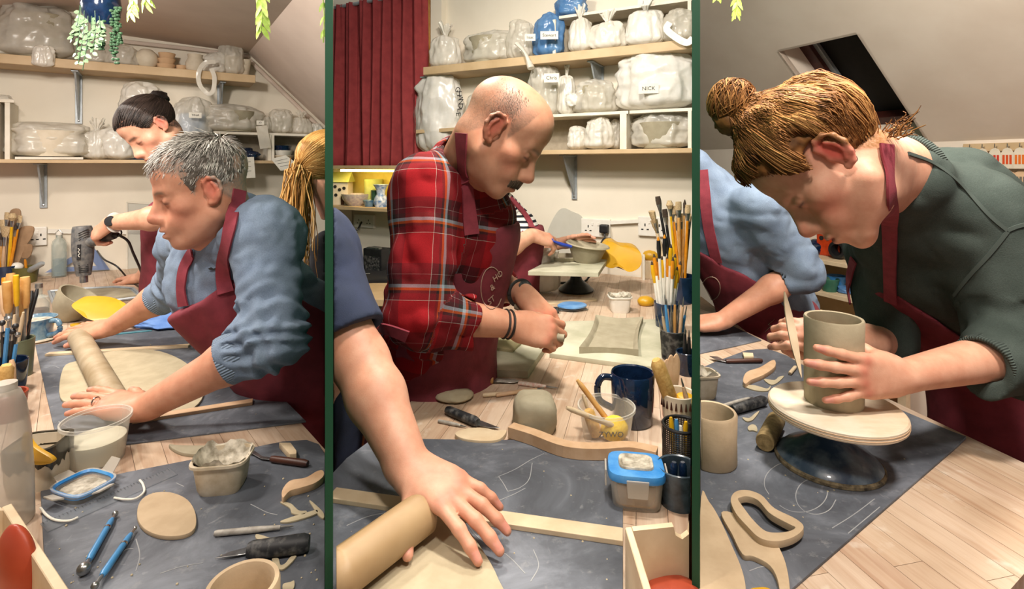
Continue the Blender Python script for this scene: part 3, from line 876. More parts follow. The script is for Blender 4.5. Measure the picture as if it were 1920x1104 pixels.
slab_up('kidney_tool', 'yellow rubber kidney leaning in the dripping black-glazed pot', 'tool',
        [D(44, 812, dd), D(62, 838, dd - .01), D(93, 858, dd - .02), D(97, 868, dd - .02), D(70, 872, dd - .02), D(46, 865, dd - .01), D(40, 838, dd)], .007, (.3, 1, .1), 'yellow')
# squeeze bottle
c = P(12, 985); c.x = (8 - CX) / F * c.y
root = thing('squeeze_bottle', 'tall frosted plastic bottle standing beside the wooden tool box', 'bottle', c)
MB().lathe(c, [(0, 0), (.033, 0), (.037, .006), (.036, .08), (.032, .15), (.026, .195), (.020, .212), (.012, .218), (0, .218)], n=32).build('bottle_body', 'frost', root, True)
MB().lathe(c + Vector((0, 0, .214)), [(.016, 0), (.016, .012), (0, .013)], n=16).build('cap', 'frost', root, True)
# wooden box with the red rubber kidney
A, B = P(22, 943, .075), P(132, 1108, .075); L = Vector((-.14, -.03, 0)); dn = Vector((0, 0, -.075))
root = thing('wooden_box', 'open plywood box holding a red rubber kidney', 'box', up_at((A + B) / 2 + L / 2, TZ))
th = .011
def wallbox(a, b, inward): return MB().prism([a + dn, b + dn, b + dn + inward * th, a + dn + inward * th], .075)
inw = Vector((-(B - A).y, (B - A).x, 0)).normalized(); inw = inw if inw.dot(L) > 0 else -inw
al = (B - A).normalized()
for nm, mb in (('side_panel', wallbox(A, B, inw)), ('side_panel', wallbox(A + L, B + L, -inw)), ('end_panel', wallbox(A + al * 0 + inw * th, A + L - inw * th, al)), ('end_panel', wallbox(B + inw * th, B + L - inw * th, -al))):
    mb.build(nm, 'pale_wood', root, bevel=.001, seg=1)
MB().prism([A + dn, B + dn, B + L + dn, A + L + dn], .005).build('bottom_panel', 'pale_wood', root)
c = D(30, 1085, .69)
blob('kidney_tool', 'red_rubber', None, up_at(c, TZ + .006), (.036, .016, .058), amp=.02, freq=1.5, seed=3, rot=Matrix.Rotation(-.35, 3, 'Z'))
tag(bpy.data.objects[-1] if False else [o for o in COL.objects if o.name.startswith('kidney_tool') and 'label' not in o][0], 'dark red rubber kidney standing in the plywood box', 'tool')

# clip-lock lid lying open with slip in it
c = P(157, 922, .004); root = thing('clip_lid', 'upturned clip-on container lid with blue seal and slip inside', 'lid', c)
rz = -.35
squircle(MB(), c, [(0, 0), (.036, 0), (.042, .012), (.043, .018), (.039, .018), (.034, .006), (0, .006)], p=4, rz=rz, sy=.85).build('lid_tray', 'clearplastic', root, True)
squircle(MB(), c + Vector((0, 0, .0065)), [(0, 0), (.030, 0), (.031, .003), (0, .0035)], p=4, rz=rz, sy=.85).build('slip', 'clay_slop', root, True)
squircle(MB(), c + Vector((0, 0, .009)), [(.0385, 0), (.0415, .001), (.0425, .006), (.039, .0095), (.036, .006), (.0385, 0)], p=4, rz=rz, sy=.85).build('seal', 'bluelid', root, True)
for ang in (0, 1, 2, 3):
    a = rz + ang * math.pi / 2; r0 = .044 if ang % 2 == 0 else .038
    u = Vector((math.cos(a), math.sin(a), 0)); v = Vector((-u.y, u.x, 0))
    q = c + u * r0 + Vector((0, 0, .012))
    tip = q + u * .016 + Vector((0, 0, .006 if ang != 1 else .018))
    MB().prism([q - v * .015, q + v * .015, tip + v * .012, tip - v * .012], .003).build('clip', 'frost', root, bevel=.001)
# ruler and cords
a, b = P(82, 990, .0045), P(325, 884, .0045); d = (b - a).normalized(); s = Vector((-d.y, d.x, 0))
root = thing('ruler', 'clear plastic ruler lying across the tool-strewn slate mat', 'ruler', (a + b) / 2)
MB().bar(a, b, .034, .002).build('ruler_blade', 'ruler', root, bevel=.0005, seg=1)
L = (b - a).length
tk = MB()
for i in range(int(L / .005)):
    p = a + d * (i * .005 + .003) + s * .017 + Vector((0, 0, .0013)); tk.bar(p, p - s * (.008 if i % 2 == 0 else .005), .0005, .0003)
o = tk.build('tick_marks', simple('ruler_ink', '#2a2c30', '#2a2c30', .6), root); o['kind'] = 'stuff'
def cord(label, px, z, r, mat, n=8, name='cord', cat='cord', group=None):
    pts = smooth_open([P(x, y, z) for x, y in px], 6)
    return tag(MB().tube(pts, r, n).build(name, mat, None, True), label, cat, group)
cord('short white cord curling past the end of the clear ruler', [(76, 952), (88, 966), (105, 975), (130, 976), (146, 970)], .008, .0018, 'paper')
cord('short white cord hooked beside the clay disc', [(214, 933), (235, 936), (255, 934), (270, 922), (268, 908), (262, 900)], .008, .0018, 'paper')
# ball stylus tools
def stylus(label, a, b, r1, r2):
    A, B = P(a[0], a[1], .004 + .009), P(b[0], b[1], .004 + .006); d = (B - A).normalized(); L = (B - A).length
    root = thing('ball_stylus', label, 'tool', A)
    MB().tube([A + d * .018, A + d * .024, B - d * .022, B - d * .014], [.0035, .0048, .0044, .003], 10).build('handle', 'bluetool', root, True)
    for q, s, rr in ((A, 1, r1), (B, -1, r2)):
        MB().tube([q, q + d * (.024 * s)], [.0018, .003], 8).build('ferrule', 'steel', root, True)
        blob('ball', 'steel', root, q - Vector((0, 0, rr)), (rr, rr, rr), amp=0, n=14, m=10, flat=False).location.z += rr
    MB().tube([B - d * .04, B - d * .036], .0050, 10).build('band', 'silver', root, True)
stylus('blue ball stylus with a large steel ball beside wet patch on mat', (157, 1066), (216, 963), .0085, .0045)
stylus('blue ball stylus with small steel balls, tip towards the clay disc', (178, 1098), (253, 990), .005, .003)
flatpiece('clay_disc', 'thick oval disc of cut clay on the tool-strewn slate mat', 'clay disc',
          [(257, 968), (262, 940), (285, 924), (320, 922), (352, 936), (367, 962), (365, 990), (340, 1003), (300, 1003), (270, 990)], .004, .007, 'clay_l', bevel=.002)
# slip-caked tub
def slop_tub(label, px, py, r, h, sy=.85, rz=.15, z=.004, name='plastic_tub', mat=None):
    c = P(px, py, z); root = thing(name, label, 'tub', c)
    squircle(MB(), c, [(0, 0), (r * .74, 0), (r * .82, h * .15), (r * .95, h * .92), (r * 1.06, h * .92), (r * 1.06, h), (r * .94, h), (r * .8, h * .3), (0, h * .3)], p=4.5, rz=rz, sy=sy).build('tub_wall', mat or simple('slipped_plastic', '#d6c9b3', '#b9a88c', .5, 30), root, True)
    n, m = 40, 14; vs = []; fs = []
    for i in range(m):
        for j in range(n):
            a = 2 * math.pi * j / n; cs, sn = math.cos(a), math.sin(a); k = 1 / (abs(cs) ** 4 + abs(sn) ** 4) ** .25
            q = i / (m - 1); rr = r * 1.0 * q * k
            zz = h * (.45 + .62 * q ** 3) + r * .16 * float(fbm(np.array([cs * q * 3 + px, sn * q * 3, 1.7]), 4)) * (.4 + q)
            x, y = cs * rr, sn * rr * sy; vs.append(c + Vector((x * math.cos(rz) - y * math.sin(rz), x * math.sin(rz) + y * math.cos(rz), zz)))
    for i in range(m - 1):
        for j in range(n): a, b = i * n + j, i * n + (j + 1) % n; fs.append((a, b, b + n, a + n))
    MB().add(vs, fs).build('clay_slurry', 'clay_slop', root, True)
    return root
slop_tub('square plastic tub caked with wet clay slurry', 418, 912, .044, .056)
flatpiece('clay_offcut', 'long curved strip of green-grey clay behind slip-caked tub', 'clay strip',
          [(317, 832), (340, 834), (400, 834), (440, 829), (466, 828), (460, 838), (430, 846), (380, 851), (345, 849), (325, 841)], 0, .007, 'clay_g')
def handled_tool(name, label, cat, blade, h0, h1, r, z, hmat, bmat='steel', bth=.0015):
    H0, H1 = P(h0[0], h0[1], z + r), P(h1[0], h1[1], z + r)
    root = thing(name, label, cat, up_at((H0 + H1) / 2, TZ + z)); d = (H1 - H0).normalized()
    MB().tube([H0, H0 + d * .006, H0.lerp(H1, .5), H1 - d * .008, H1], [r * .75, r * .95, r, r * 1.05, r * .8], 12).build('handle', hmat, root, True)
    MB().prism([P(x, y, z + .004) for x, y in blade], bth).build('blade', bmat, root, True, bevel=.0004, seg=1)
    return root
handled_tool('palette_knife', 'small trowel knife with dark brown wooden handle beside wood block', 'knife', [(452, 847), (478, 846), (492, 856), (510, 859), (510, 863), (490, 861), (474, 852)], (508, 860), (577, 869), .0065, .004, 'brown_wood')
flatpiece('wood_block', 'small pale wooden block at the far edge of tool-strewn mat', 'block', [(523, 829), (545, 829), (556, 844), (556, 850), (543, 851)], .004, .012, 'pale_wood', False)
sx = lambda x, y: (300 + x / 3.406, 780 + y / 3.406)
flatpiece('modelling_rib', 'S-curved pale wooden modelling rib beside clay scraps', 'tool', [sx(780, 470), sx(830, 410), sx(930, 390), sx(1000, 350), sx(1040, 345), sx(1045, 380), sx(990, 425), sx(900, 455), sx(830, 475), sx(785, 520)], .004, .012, 'ash', bevel=.003)
rodtool('grey metal needle tool dusted with slip on slate mat', P(402, 1000, .009), P(551, 986, .009), .0045, simple('dusty_rod', '#b8b2a8', '#8f897f', .5, 60), 'steel', .02)
handled_tool('knife', 'short knife with black taped handle on the tool-strewn mat', 'knife', [(402, 1048), (430, 1036), (466, 1026), (468, 1038), (440, 1043)], (464, 1032), (580, 1017), .0125, .004, 'blackdust')
def scrap(px, label='thin peeled scrap of clay beside S-curved wooden rib', z=.004, th=.003, mat='clay', group='clay scraps on the tool-strewn mat'):
    return flatpiece('clay_scrap', label, 'clay scrap', px, z, th, mat, bevel=.0008, group=group)
for q in ([(525, 940), (545, 943), (560, 956), (575, 957), (570, 964), (548, 962), (543, 951)], [(575, 960), (594, 955), (594, 962), (566, 972), (540, 978), (525, 977), (545, 969)],
          [(580, 937), (590, 944), (606, 960), (607, 971), (598, 966), (586, 948)]): scrap([q_ for q_ in q])
scrap([(480, 1001), (492, 1003), (512, 1010), (512, 1014), (490, 1012), (480, 1008)], 'thin peeled scrap of clay between needle tool and black-handled knife', group=None)
scrap([(510, 1046), (522, 1046), (526, 1058), (535, 1055), (545, 1043), (556, 1042), (540, 1060), (527, 1067), (516, 1060)], 'thin peeled scrap of clay hooked below black-handled knife', group=None)
scrap([(530, 1095), (545, 1090), (552, 1088), (550, 1103), (534, 1110)], 'crumb of clay beside the thick-walled clay cup', group=None)
# thick walled clay cup
c = P(455, 1096, .058); c.z = TZ + .004
tag(MB().lathe(c, [(0, 0), (.041, 0), (.0425, .03), (.0425, .052), (.041, .056), (.036, .056), (.034, .05), (.034, .01), (0, .008)], n=44).build('clay_cup', 'clay_l', None, True), 'small thick-walled clay cup below the black-handled knife', 'cup')

# ------------------------------------------------------------------ middle of the worktop
c = P(128, 602); ax = Vector((.42, .12, .62))
tag(MB().lathe(c + Vector((-.005, 0, .03)), [(0, -.02), (.035, -.018), (.058, .015), (.070, .06), (.072, .075), (.066, .075), (.054, .02), (.03, -.01), (0, -.012)], ax, n=36).build('clay_bowl', 'clay_g', None, True), 'grey clay bowl tipped on its side beside yellow sponge', 'bowl')
o = slab_up('sponge', 'curved yellow sponge leaning on tipped grey clay bowl', 'sponge', [D(134, 573, 1.86), D(150, 564, 1.88), D(195, 566, 1.88), D(224, 580, 1.86), D(215, 592, 1.82), D(196, 604, 1.80), D(165, 598, 1.8), D(150, 588, 1.82)], .035, (0, 1, .25), 'yellow', .008)
flatpiece('kidney_tool', 'flat yellow kidney lying beside the hand on the rolling pin', 'tool', [(132, 607), (160, 603), (188, 602), (186, 607), (160, 611), (140, 612)], 0, .006, 'yellow')
root = thing('foil_tray', 'shallow crinkled tray with grey clay on it, under the heat gun', 'tray', P(175, 556))
pts = [(92, 546), (150, 541), (215, 538), (250, 540), (268, 556), (180, 567), (102, 574)]
MB().prism([P(x, y, .004) for x, y in pts], .002).build('tray_base', 'galv', root)
MB().prism([P(180 + (x - 180) * .88, 556 + (y - 556) * .8, .007) for x, y in pts], .006).build('clay_sheet', 'clay_g', root, True, bevel=.002)
rim = MB(); pp = [P(x, y, .01) for x, y in pts] + [P(*pts[0], .01)]
rim.tube(pp, .006, 6).build('rolled_rim', 'galv', root, True)
# glass bottle with water, by the wall
c = P(111, 519); root = thing('glass_bottle', 'swing-top glass bottle of water standing by the wall socket', 'bottle', c)
MB().lathe(c, [(0, 0), (.028, 0), (.031, .006), (.031, .165), (.026, .185), (.014, .198), (.013, .215), (.010, .215), (.010, .198), (.022, .18), (.027, .16), (.027, .008), (0, .006)], n=28).build('glass', 'glass', root, True)
MB().lathe(c + Vector((0, 0, .008)), [(0, 0), (.0265, 0), (.0265, .085), (0, .085)], n=24).build('water', 'water', root, True)
MB().lathe(c + Vector((0, 0, .215)), [(0, 0), (.013, 0), (.013, .012), (.006, .018), (0, .018)], n=16).build('stopper', 'white', root, True)
MB().tube([c + Vector((-.014, 0, .20)), c + Vector((-.017, 0, .225)), c + Vector((0, 0, .242)), c + Vector((.017, 0, .225)), c + Vector((.014, 0, .2))], .0022, 6).build('wire_clip', 'steel', root, True)
# set square leaning on the wall
q = [W1.at(84, 511, .03), W1.at(206, 505, .03), W1.at(172, 458, .012)]; ce = (q[0] + q[1] + q[2]) / 3
mb = MB(); inn = [ce + (v - ce) * .5 for v in q]
for i in range(3):
    j = (i + 1) % 3; mb.prism([q[i], q[j], inn[j], inn[i]], .004, W1.n)
tag(mb.build('set_square', 'setsq'), 'blue translucent set square leaning on wall behind glass bottle', 'set square')
socket('white double wall socket beside the glass bottle', W1, 44, 89, 425, 460, 2)
struct('trim_4', MB().bar(W1.at(90, 433, .008), W1.at(292, 436, .008), .016, .022, (0, 0, 1)), 'white')
pa = [W1.at(238, 379, .012), W1.at(292, 382, .012), W1.at(292, 508, .012), W1.at(238, 506, .012)]
root = thing('wall_board', 'pale laminated sheet in thin frame on wall behind heat gun', 'board', (pa[2] + pa[3]) / 2)
MB().prism(pa, .004, W1.n).build('sheet', 'grey_sheet', root)
for i in range(4): MB().bar(pa[i] + W1.n * .004, pa[(i + 1) % 4] + W1.n * .004, .008, .008, W1.n).build('frame_strip', 'whitewood', root)

# ------------------------------------------------------------------ heat gun with cable
gd = 2.12
gt, gb = D(154, 424, gd), D(157, 516, gd); ax = gb - gt; L = ax.length
root = thing('heat_gun', 'dusty grey heat gun held over the tray, pointing down', 'heat gun', D(156, 530, gd))
MB().lathe(gt, [(0, 0), (.030, 0), (.033, .01), (.036, .05), (.037, .09), (.034, .13), (.029, .16), (.026, L * .95), (.024, L), (0, L)], ax, n=26).build('gun_body', simple('dusty_grey', '#4b4d50', '#77746f', .5, 60), root, True)
MB().lathe(gb, [(.014, 0), (.014, .028), (.011, .028), (.011, 0)], ax, n=20).build('nozzle', 'steel', root, True)
tow = (Vector((0, 0, CZ)) - gt).normalized(); axn = ax.normalized(); rx = axn.cross(tow).normalized()
for k in range(4):
    q = gt + axn * (.02 + k * .009) + tow * .034
    MB().bar(q - rx * .02 - axn * .008, q + rx * .012 + axn * .008, .003, .003, tow).build('vent_slot', 'dark', root)
for k in range(5):
    q = gt + axn * (.152 + k * .007) + tow * .027
    MB().bar(q - rx * .015, q + rx * .015, .003, .003, tow).build('vent_slot', 'dark', root)
q = gt + axn * .10 + tow * .036 - rx * -.012
lb = MB().prism([q - axn * .03 - rx * .007, q + axn * .03 - rx * .004, q + axn * .03 + rx * .008, q - axn * .03 + rx * .005], .003, tow).build('label_plate', 'black', root, bevel=.001)
sq = smooth_open([q + axn * (.02 - .007 * i) + rx * (.003 if i % 2 else -.002) + tow * .004 for i in range(6)], 3)
MB().tube(sq, .0012, 5).build('lettering', 'paper', lb)
h0, h1 = D(166, 455, gd), D(214, 440, gd - .02)
MB().tube([h0, h0.lerp(h1, .5), h1], [.022, .019, .017], 16).build('handle', simple('dusty_grey', '', ''), root, True)
MB().tube([h1, D(222, 440, gd - .02)], [.012, .009], 10).build('cable_sleeve', 'black', root, True)
MB().tube(smooth_open([D(222, 440, gd - .02), D(240, 452, gd), D(250, 475, gd + .05), D(262, 502, gd + .12), P(272, 531, .006), P(282, 545, .005), P(300, 552, .005)], 6), .005, 8).build('cable', 'black', root, True)
lp = [D(222 + 6 * math.cos(a), 436 + 6 * math.sin(a), gd - .02) for a in np.linspace(0, 2 * math.pi, 13)]
MB().tube(lp, .003, 6).build('hang_loop', 'black', root, True)
tag(MB().tube(smooth_open([W1.at(182, 470, .05), D(195, 486, 2.6), D(220, 500, 2.55), P(245, 528, .005), P(262, 538, .005)], 6), .004, 8).build('cable', 'black', None, True), 'thin black cable running down past the blue set square', 'cable')

# ------------------------------------------------------------------ pots of tools at the left edge
def jar(label, c, rb, rt, h, mat, n=32, name='tool_jar', th=.004, cat='pot', parts=None):
    return tag(MB().lathe(c, pot_prof(rb, rt, h, th), n=n).build(name, mat, None, True), label, cat)
cB = P(10, 531); jar('dark blue glazed jar full of old brushes by the wall', cB, .045, .055, .085, 'blue_glaze')
rr = random.Random(3)
spots = [(4, 412, 'flat', 'bristle'), (13, 398, 'flat', 'bristle'), (24, 400, 'mop', 'bristle'), (38, 404, 'flat', 'bristle'), (10, 425, 'fan', 'bristle'), (18, 432, 'round', 'bristle'), (30, 418, 'round', 'bristledark'), (1, 436, 'round', 'bristledark'), (23, 430, 'flat', 'bristle')]
hm = ['ochre', 'pale_wood', 'yellowlac', 'ochre', 'ash', 'ash', 'ochre', 'tool_wood', 'pale_wood']
for i, (x, y, kd, tp) in enumerate(spots):
    foot = cB + Vector(((x - 18) * .0011, rr.uniform(-.015, .015), .012))
    brush('old %s brush with %s handle in dark blue jar near glass bottle' % (KN[kd] + (' dark' if 'dark' in tp else ''), HN[hm[i]]), foot, D(x, y, cB.y + rr.uniform(-.03, .02)), .0055 if kd == 'round' else .007, hm[i], tp, kd, 'old brushes in the dark blue jar')
for i, (x0, y0, x1, y1, w) in enumerate(((30, 393, 18, 500, .055), (52, 425, 22, 505, .075))):
    a, b = D(x1, y1, cB.y + .03), D(x0, y0, cB.y + .05)
    x = Vector((1, .2, 0)).normalized(); d = (b - a)
    slab_up('wooden_paddle', ['brown wooden paddle rising behind old brushes in dark blue jar', 'wide brown wooden paddle slanting in front of the double socket'][i], 'paddle', [a - x * w * .25, a + d * .5 - x * w * .35, a + d * .8 - x * w * .5, b - x * w * .3, b + x * w * .35, a + d * .8 + x * w * .5, a + d * .5 + x * w * .35, a + x * w * .25], .006, (0, -1, 0), simple('paddle_wood', '#a58667', '#8d7053', .6, 20), .002)
c = P(48, 529); jar('olive green glazed pot of odds and ends below the double socket', c, .042, .052, .075, 'olive')
blob('ceramic_ball', 'white', None, c + Vector((-.035, -.01, .058)), (.026, .026, .024), amp=.02, seed=1)
tag([o for o in COL.objects if o.name.startswith('ceramic_ball')][0], 'glossy white ball resting on the olive green pot', 'ball')
rodtool('stubby grey handled tool leaning out of olive green pot', c + Vector((.01, -.01, .05)), D(81, 493, c.y - .05), .014, 'galv')
rodtool('short orange tool in the olive green pot', c + Vector((0, .01, .01)), D(47, 486, c.y), .006, 'ochre')
slab_up('wooden_rib', 'brown half-round wooden rib standing in olive green pot', 'tool', [D(40, 480, c.y + .02), D(38, 462, c.y + .02), D(60, 458, c.y + .02), D(60, 475, c.y + .02), D(52, 484, c.y + .02)], .005, (0, -1, 0), simple('paddle_wood', '', ''), .001)

cG = P(30, 705); jar('sage green clay jar packed with wooden-handled tools', cG, .034, .040, .10, simple('sage_glaze', '#6b7058', '#5d624b', .4, 20))
for i, (x, y, m, r) in enumerate(((20, 512, 'tool_wood', .011), (30, 516, 'yellowlac', .007), (47, 519, 'tool_wood', .012), (13, 528, 'tool_wood', .011), (36, 535, 'tool_wood', .011), (4, 535, 'ash', .010), (20, 548, 'pale_wood', .008), (48, 552, 'pale_wood', .009), (9, 520, 'ochre', .008))):
    ft = cG + Vector(((x - 25) * .0008, rr.uniform(-.012, .012), .012)); top = D(x, y, cG.y + rr.uniform(-.03, .04))
    d = (top - ft).normalized(); L = (top - ft).length
    root = thing('trimming_tool', ('thick ' if r > .0095 else 'slim ') + HN[m] + '-handled trimming tool standing in sage green jar', 'tool', ft, 'trimming tools in the sage green jar')
    MB().tube([ft, ft + d * (L - .085)], [.003, .004], 8).build('shaft', 'steel', root, True)
    MB().tube([ft + d * (L - .085), ft + d * (L - .07), ft + d * (L - .01), top], [r * .6, r * .9, r, r * .85], 12).build('handle', m, root, True)
for i, (a, b) in enumerate((((38, 640), (44, 585)), ((34, 645), (27, 590)), ((26, 645), (12, 600)))):
    rodtool('thin cream boxwood stick standing in sage green jar', P(a[0], 705, .02) * 1 if False else cG + Vector(((a[0] - 30) * .0009, -.015, .02)), D(b[0], b[1], cG.y - .03), .0045, 'pale_wood', group='boxwood sticks in the sage green jar')
for i, (x, y) in enumerate(((58, 545), (68, 541))):
    rodtool('dark grey pen lying tilted out of sage green jar', cG + Vector((.01, .02 - .01 * i, .09)), D(x + 2, y, cG.y + .06), .006, 'black', group='dark pens in the sage green jar')

cN = P(8, 742); jar('dark navy glazed pot of ball styluses near the sage green jar', cN, .040, .046, .085, 'navy_glaze')
for i, (x, y) in enumerate(((4, 600), (17, 592), (29, 606), (11, 622), (24, 616), (33, 622))):
    ft = cN + Vector(((x - 14) * .0008, rr.uniform(-.012, .012), .012)); top = D(x, y, cN.y + rr.uniform(-.02, .02)); d = (top - ft).normalized()
    root = thing('ball_stylus', ['black', 'blue'][i % 2] + '-handled ball stylus standing in dark navy pot', 'tool', ft, 'styluses in the dark navy pot')
    MB().tube([ft, top - d * .03], .0045, 8).build('handle', ['black', 'bluetool'][i % 2], root, True)
    MB().tube([top - d * .03, top], [.0028, .002], 8).build('ferrule', 'steel', root, True)
    blob('ball', ['black', 'steel'][i % 2], root, top - Vector((0, 0, .007)), (.007, .007, .007), amp=0, n=12, m=8, flat=False)
cR = P(14, 785); jar('small red earthenware pot holding a cork', cR, .030, .036, .058, 'red_clay')
rodtool('yellowish cork cylinder sticking out of red earthenware pot', cR + Vector((-.012, 0, .02)), D(12, 684, cR.y - .01), .016, 'cork', name='cork', cat='cork')
rodtool('pale wooden knife sticking out of red earthenware pot', cR + Vector((.01, .005, .015)), D(22, 674, cR.y + .02), .007, 'ash')
# blue mug with dried slip
c = P(63, 637); root = thing('slip_mug', 'mottled blue mug of dried slip with handle, beside glass bottle', 'mug', c)
MB().lathe(c, [(0, 0), (.046, 0), (.048, .008), (.052, .05), (.062, .072), (.058, .072), (.048, .05), (.044, .01), (0, .01)], n=36).build('mug_body', 'mugblue', root, True)
MB().lathe(c + Vector((0, 0, .012)), [(0, 0), (.043, 0), (.051, .05), (0, .052)], n=30).build('dried_slip', 'clay_slop', root, True)
MB().tube(smooth_open([c + Vector((.052, 0, .062)), c + Vector((.085, -.005, .062)), c + Vector((.088, -.005, .03)), c + Vector((.05, 0, .015))], 5), .008, 10).build('handle', 'mugblue', root, True)
MB().lathe(c + Vector((.01, .0, -.0)), [(0, 0), (.052, 0), (.062, .006), (.058, .008), (0, .004)], n=30).build('foot_ring', 'cream', root, True)
c = P(73, 594); root = thing('glass_bottle', 'squat glass bottle with dark red dregs behind blue mug', 'bottle', c)
MB().lathe(c, [(0, 0), (.033, 0), (.034, .055), (.028, .075), (.011, .085), (.011, .11), (.008, .11), (.008, .085), (.03, .05), (.03, .005), (0, .004)], n=24).build('glass', 'glass', root, True)
MB().lathe(c + Vector((0, 0, .006)), [(0, 0), (.029, 0), (.029, .025), (0, .03)], n=24).build('dregs', simple('dark_red', '#5c2018', '#4a1712', .4), root, True)
MB().lathe(c + Vector((0, 0, .11)), [(0, 0), (.012, 0), (.012, .016), (0, .016)], n=14).build('cap', 'steel', root, True)
# blue cloth and sticks beyond the mat
v, f = blob_np(P(325, 606), (.13, .10, .022), amp=.16, freq=2.2, seed=5, n=60, m=30)
tag(MB().add([Vector(x) for x in v], f).build('cloth', 'bluetowel', None, True, angle=80), 'crumpled blue cloth on the worktop beside burgundy apron', 'cloth')
rodtool('teal pencil lying along the far edge of the slate mat', P(204, 628, .005), P(285, 620, .005), .004, 'teal', name='pencil', cat='pencil')
rodtool('thin dark wooden tool lying beside crumpled blue cloth', P(225, 622, .005), P(300, 611, .005), .004, 'brown_wood')
# ================================================================== bay 1: shelves
ZU, ZL = U1 + .03, L1 + .012
def onshelf(W, px, z, off=.11): return W.xy(px, z, off)
def sbag(W, label, px0, px1, py_top, z, off=.11, **kw):
    a, b = W.xy(px0, z, off), W.xy(px1, z, off); c = (a + b) / 2
    w = (px1 - px0) / F * c.y * .93
    h = max(.03, CZ - (py_top - HY) / F * c.y - z)
    kw.setdefault('dp', min(w * .8, .2)); kw.setdefault('yaw', W.ang); kw['wall'] = W
    return bag(label, c, w, h, **kw)
wa = W1.ang
sbag(W1, 'big milky bag draped over round pots beside the trailing plant', 15, 132, 12, ZU, dp=.21, style='mound', mat='bagclear', inner=('clay_g', .8, .8))
sbag(W1, 'milky bag at end of upper shelf next to big draped bag', -30, 14, 62, ZU, style='mound', mat='bagclear')
sbag(W1, 'small cream bag knot hanging over the upper shelf edge', 64, 98, 86, ZU - .05, off=.235, style='mound', mat='bag', dp=.05)
sbag(W1, 'low milky bag behind the trailing plant on upper shelf', 152, 200, 82, ZU, style='mound', mat='bagclear', inner=('clay_g', .7, .7))
sbag(W1, 'wide milky bag between trailing plant and round cream vase', 198, 252, 84, ZU, style='mound', mat='bagclear')
def ware(name, label, W, px, z, prof, mat, off=.1, cat='pot', n=28):
    return tag(MB().lathe(onshelf(W, px, z, off), prof, n=n).build(name, mat, None, True), label, cat)
ware('round_vase', 'round cream vase between milky bag and stacked biscuit bowls', W1, 275, ZU, [(0, 0), (.025, 0), (.050, .03), (.055, .055), (.048, .085), (.028, .105), (.022, .108), (.02, .10), (0, .1)], 'cream')
for i in range(3):
    ware('biscuit_bowl', ['bottom biscuit bowl of the stack on upper shelf', 'middle biscuit bowl of the stack on upper shelf', 'topmost biscuit bowl of the stack on upper shelf'][i], W1, 311 + i, ZU + i * .031, pot_prof(.032, .046 - .002 * i, .034, .004), 'biscuit', cat='bowl')
ware('biscuit_cup', 'tiny biscuit cup between stacked bowls and cream jug', W1, 340, ZU, pot_prof(.022, .026, .036), 'biscuit', cat='cup')
ware('cream_jug', 'plain cream jug beside the tiny biscuit cup', W1, 366, ZU, [(0, 0), (.035, 0), (.050, .03), (.050, .055), (.036, .085), (.040, .105), (.036, .105), (.03, .08), (0, .05)], 'cream', cat='jug')
r_ = sbag(W1, 'white carrier bag hooked over shelf edge by its long handle', 384, 428, 100, ZU, style='mound', mat='bag')
lp = [W1.at(x, y, .235) for x, y in ((404, 116), (384, 118), (373, 135), (374, 158), (390, 176), (400, 168), (402, 145), (396, 128))]
lp = smooth_open(lp, 4); ribbon(lp, .022, .004, [W1.n] * len(lp)).build('handle', 'bag', r_, True)
sbag(W1, 'milky bag leaning against stacked cups at end of upper shelf', 412, 456, 84, ZU, style='mound', mat='bagclear', inner=('cream', .7, .6))
for i in range(3):
    ware('cream_cup', ['bottom cream cup of the leaning stack by the slope', 'middle cream cup of the leaning stack by the slope', 'top cream cup of the leaning stack by the slope'][i], W1, 457 + i * 2, ZU + i * .034, pot_prof(.024, .030, .036), 'cream', cat='cup')
# lower shelf
sbag(W1, 'large clear-white bag of pots resting on a board on lower shelf', 32, 154, 232, ZL + .012, dp=.2, style='mound', mat='bagclear', inner=('cream', .85, .75))
tag(MB().prism([W1.xy(28, ZL, .02), W1.xy(156, ZL, .02), W1.xy(156, ZL, .225), W1.xy(28, ZL, .225)], .012).build('ware_board', 'whitewood'), 'white ware board under the large clear-white bag', 'board')
sbag(W1, 'cream tied bag between the large bag and a wider cream bag', 156, 206, 226, ZL, mat='bag')
sbag(W1, 'wide cream tied bag next to dark-haired woman', 196, 252, 240, ZL, off=.14, mat='bag', style='mound')
sbag(W1, 'blue plastic bag behind the dark-haired woman', 222, 262, 214, ZL, off=.06, mat='bagblue', style='mound', inner=('dark', .6, .5))
sbag(W1, 'cream bag piled high behind the dark-haired woman', 234, 302, 158, ZL + .1, off=.08, mat='bag', style='mound', dp=.12)
tag(MB().box(W1.xy(262, ZL + .05, .08), (.2, .13, .1), rz=wa).build('storage_tub', 'blue_glaze', None, bevel=.006), 'dark blue storage tub hidden among bags on lower shelf', 'tub')
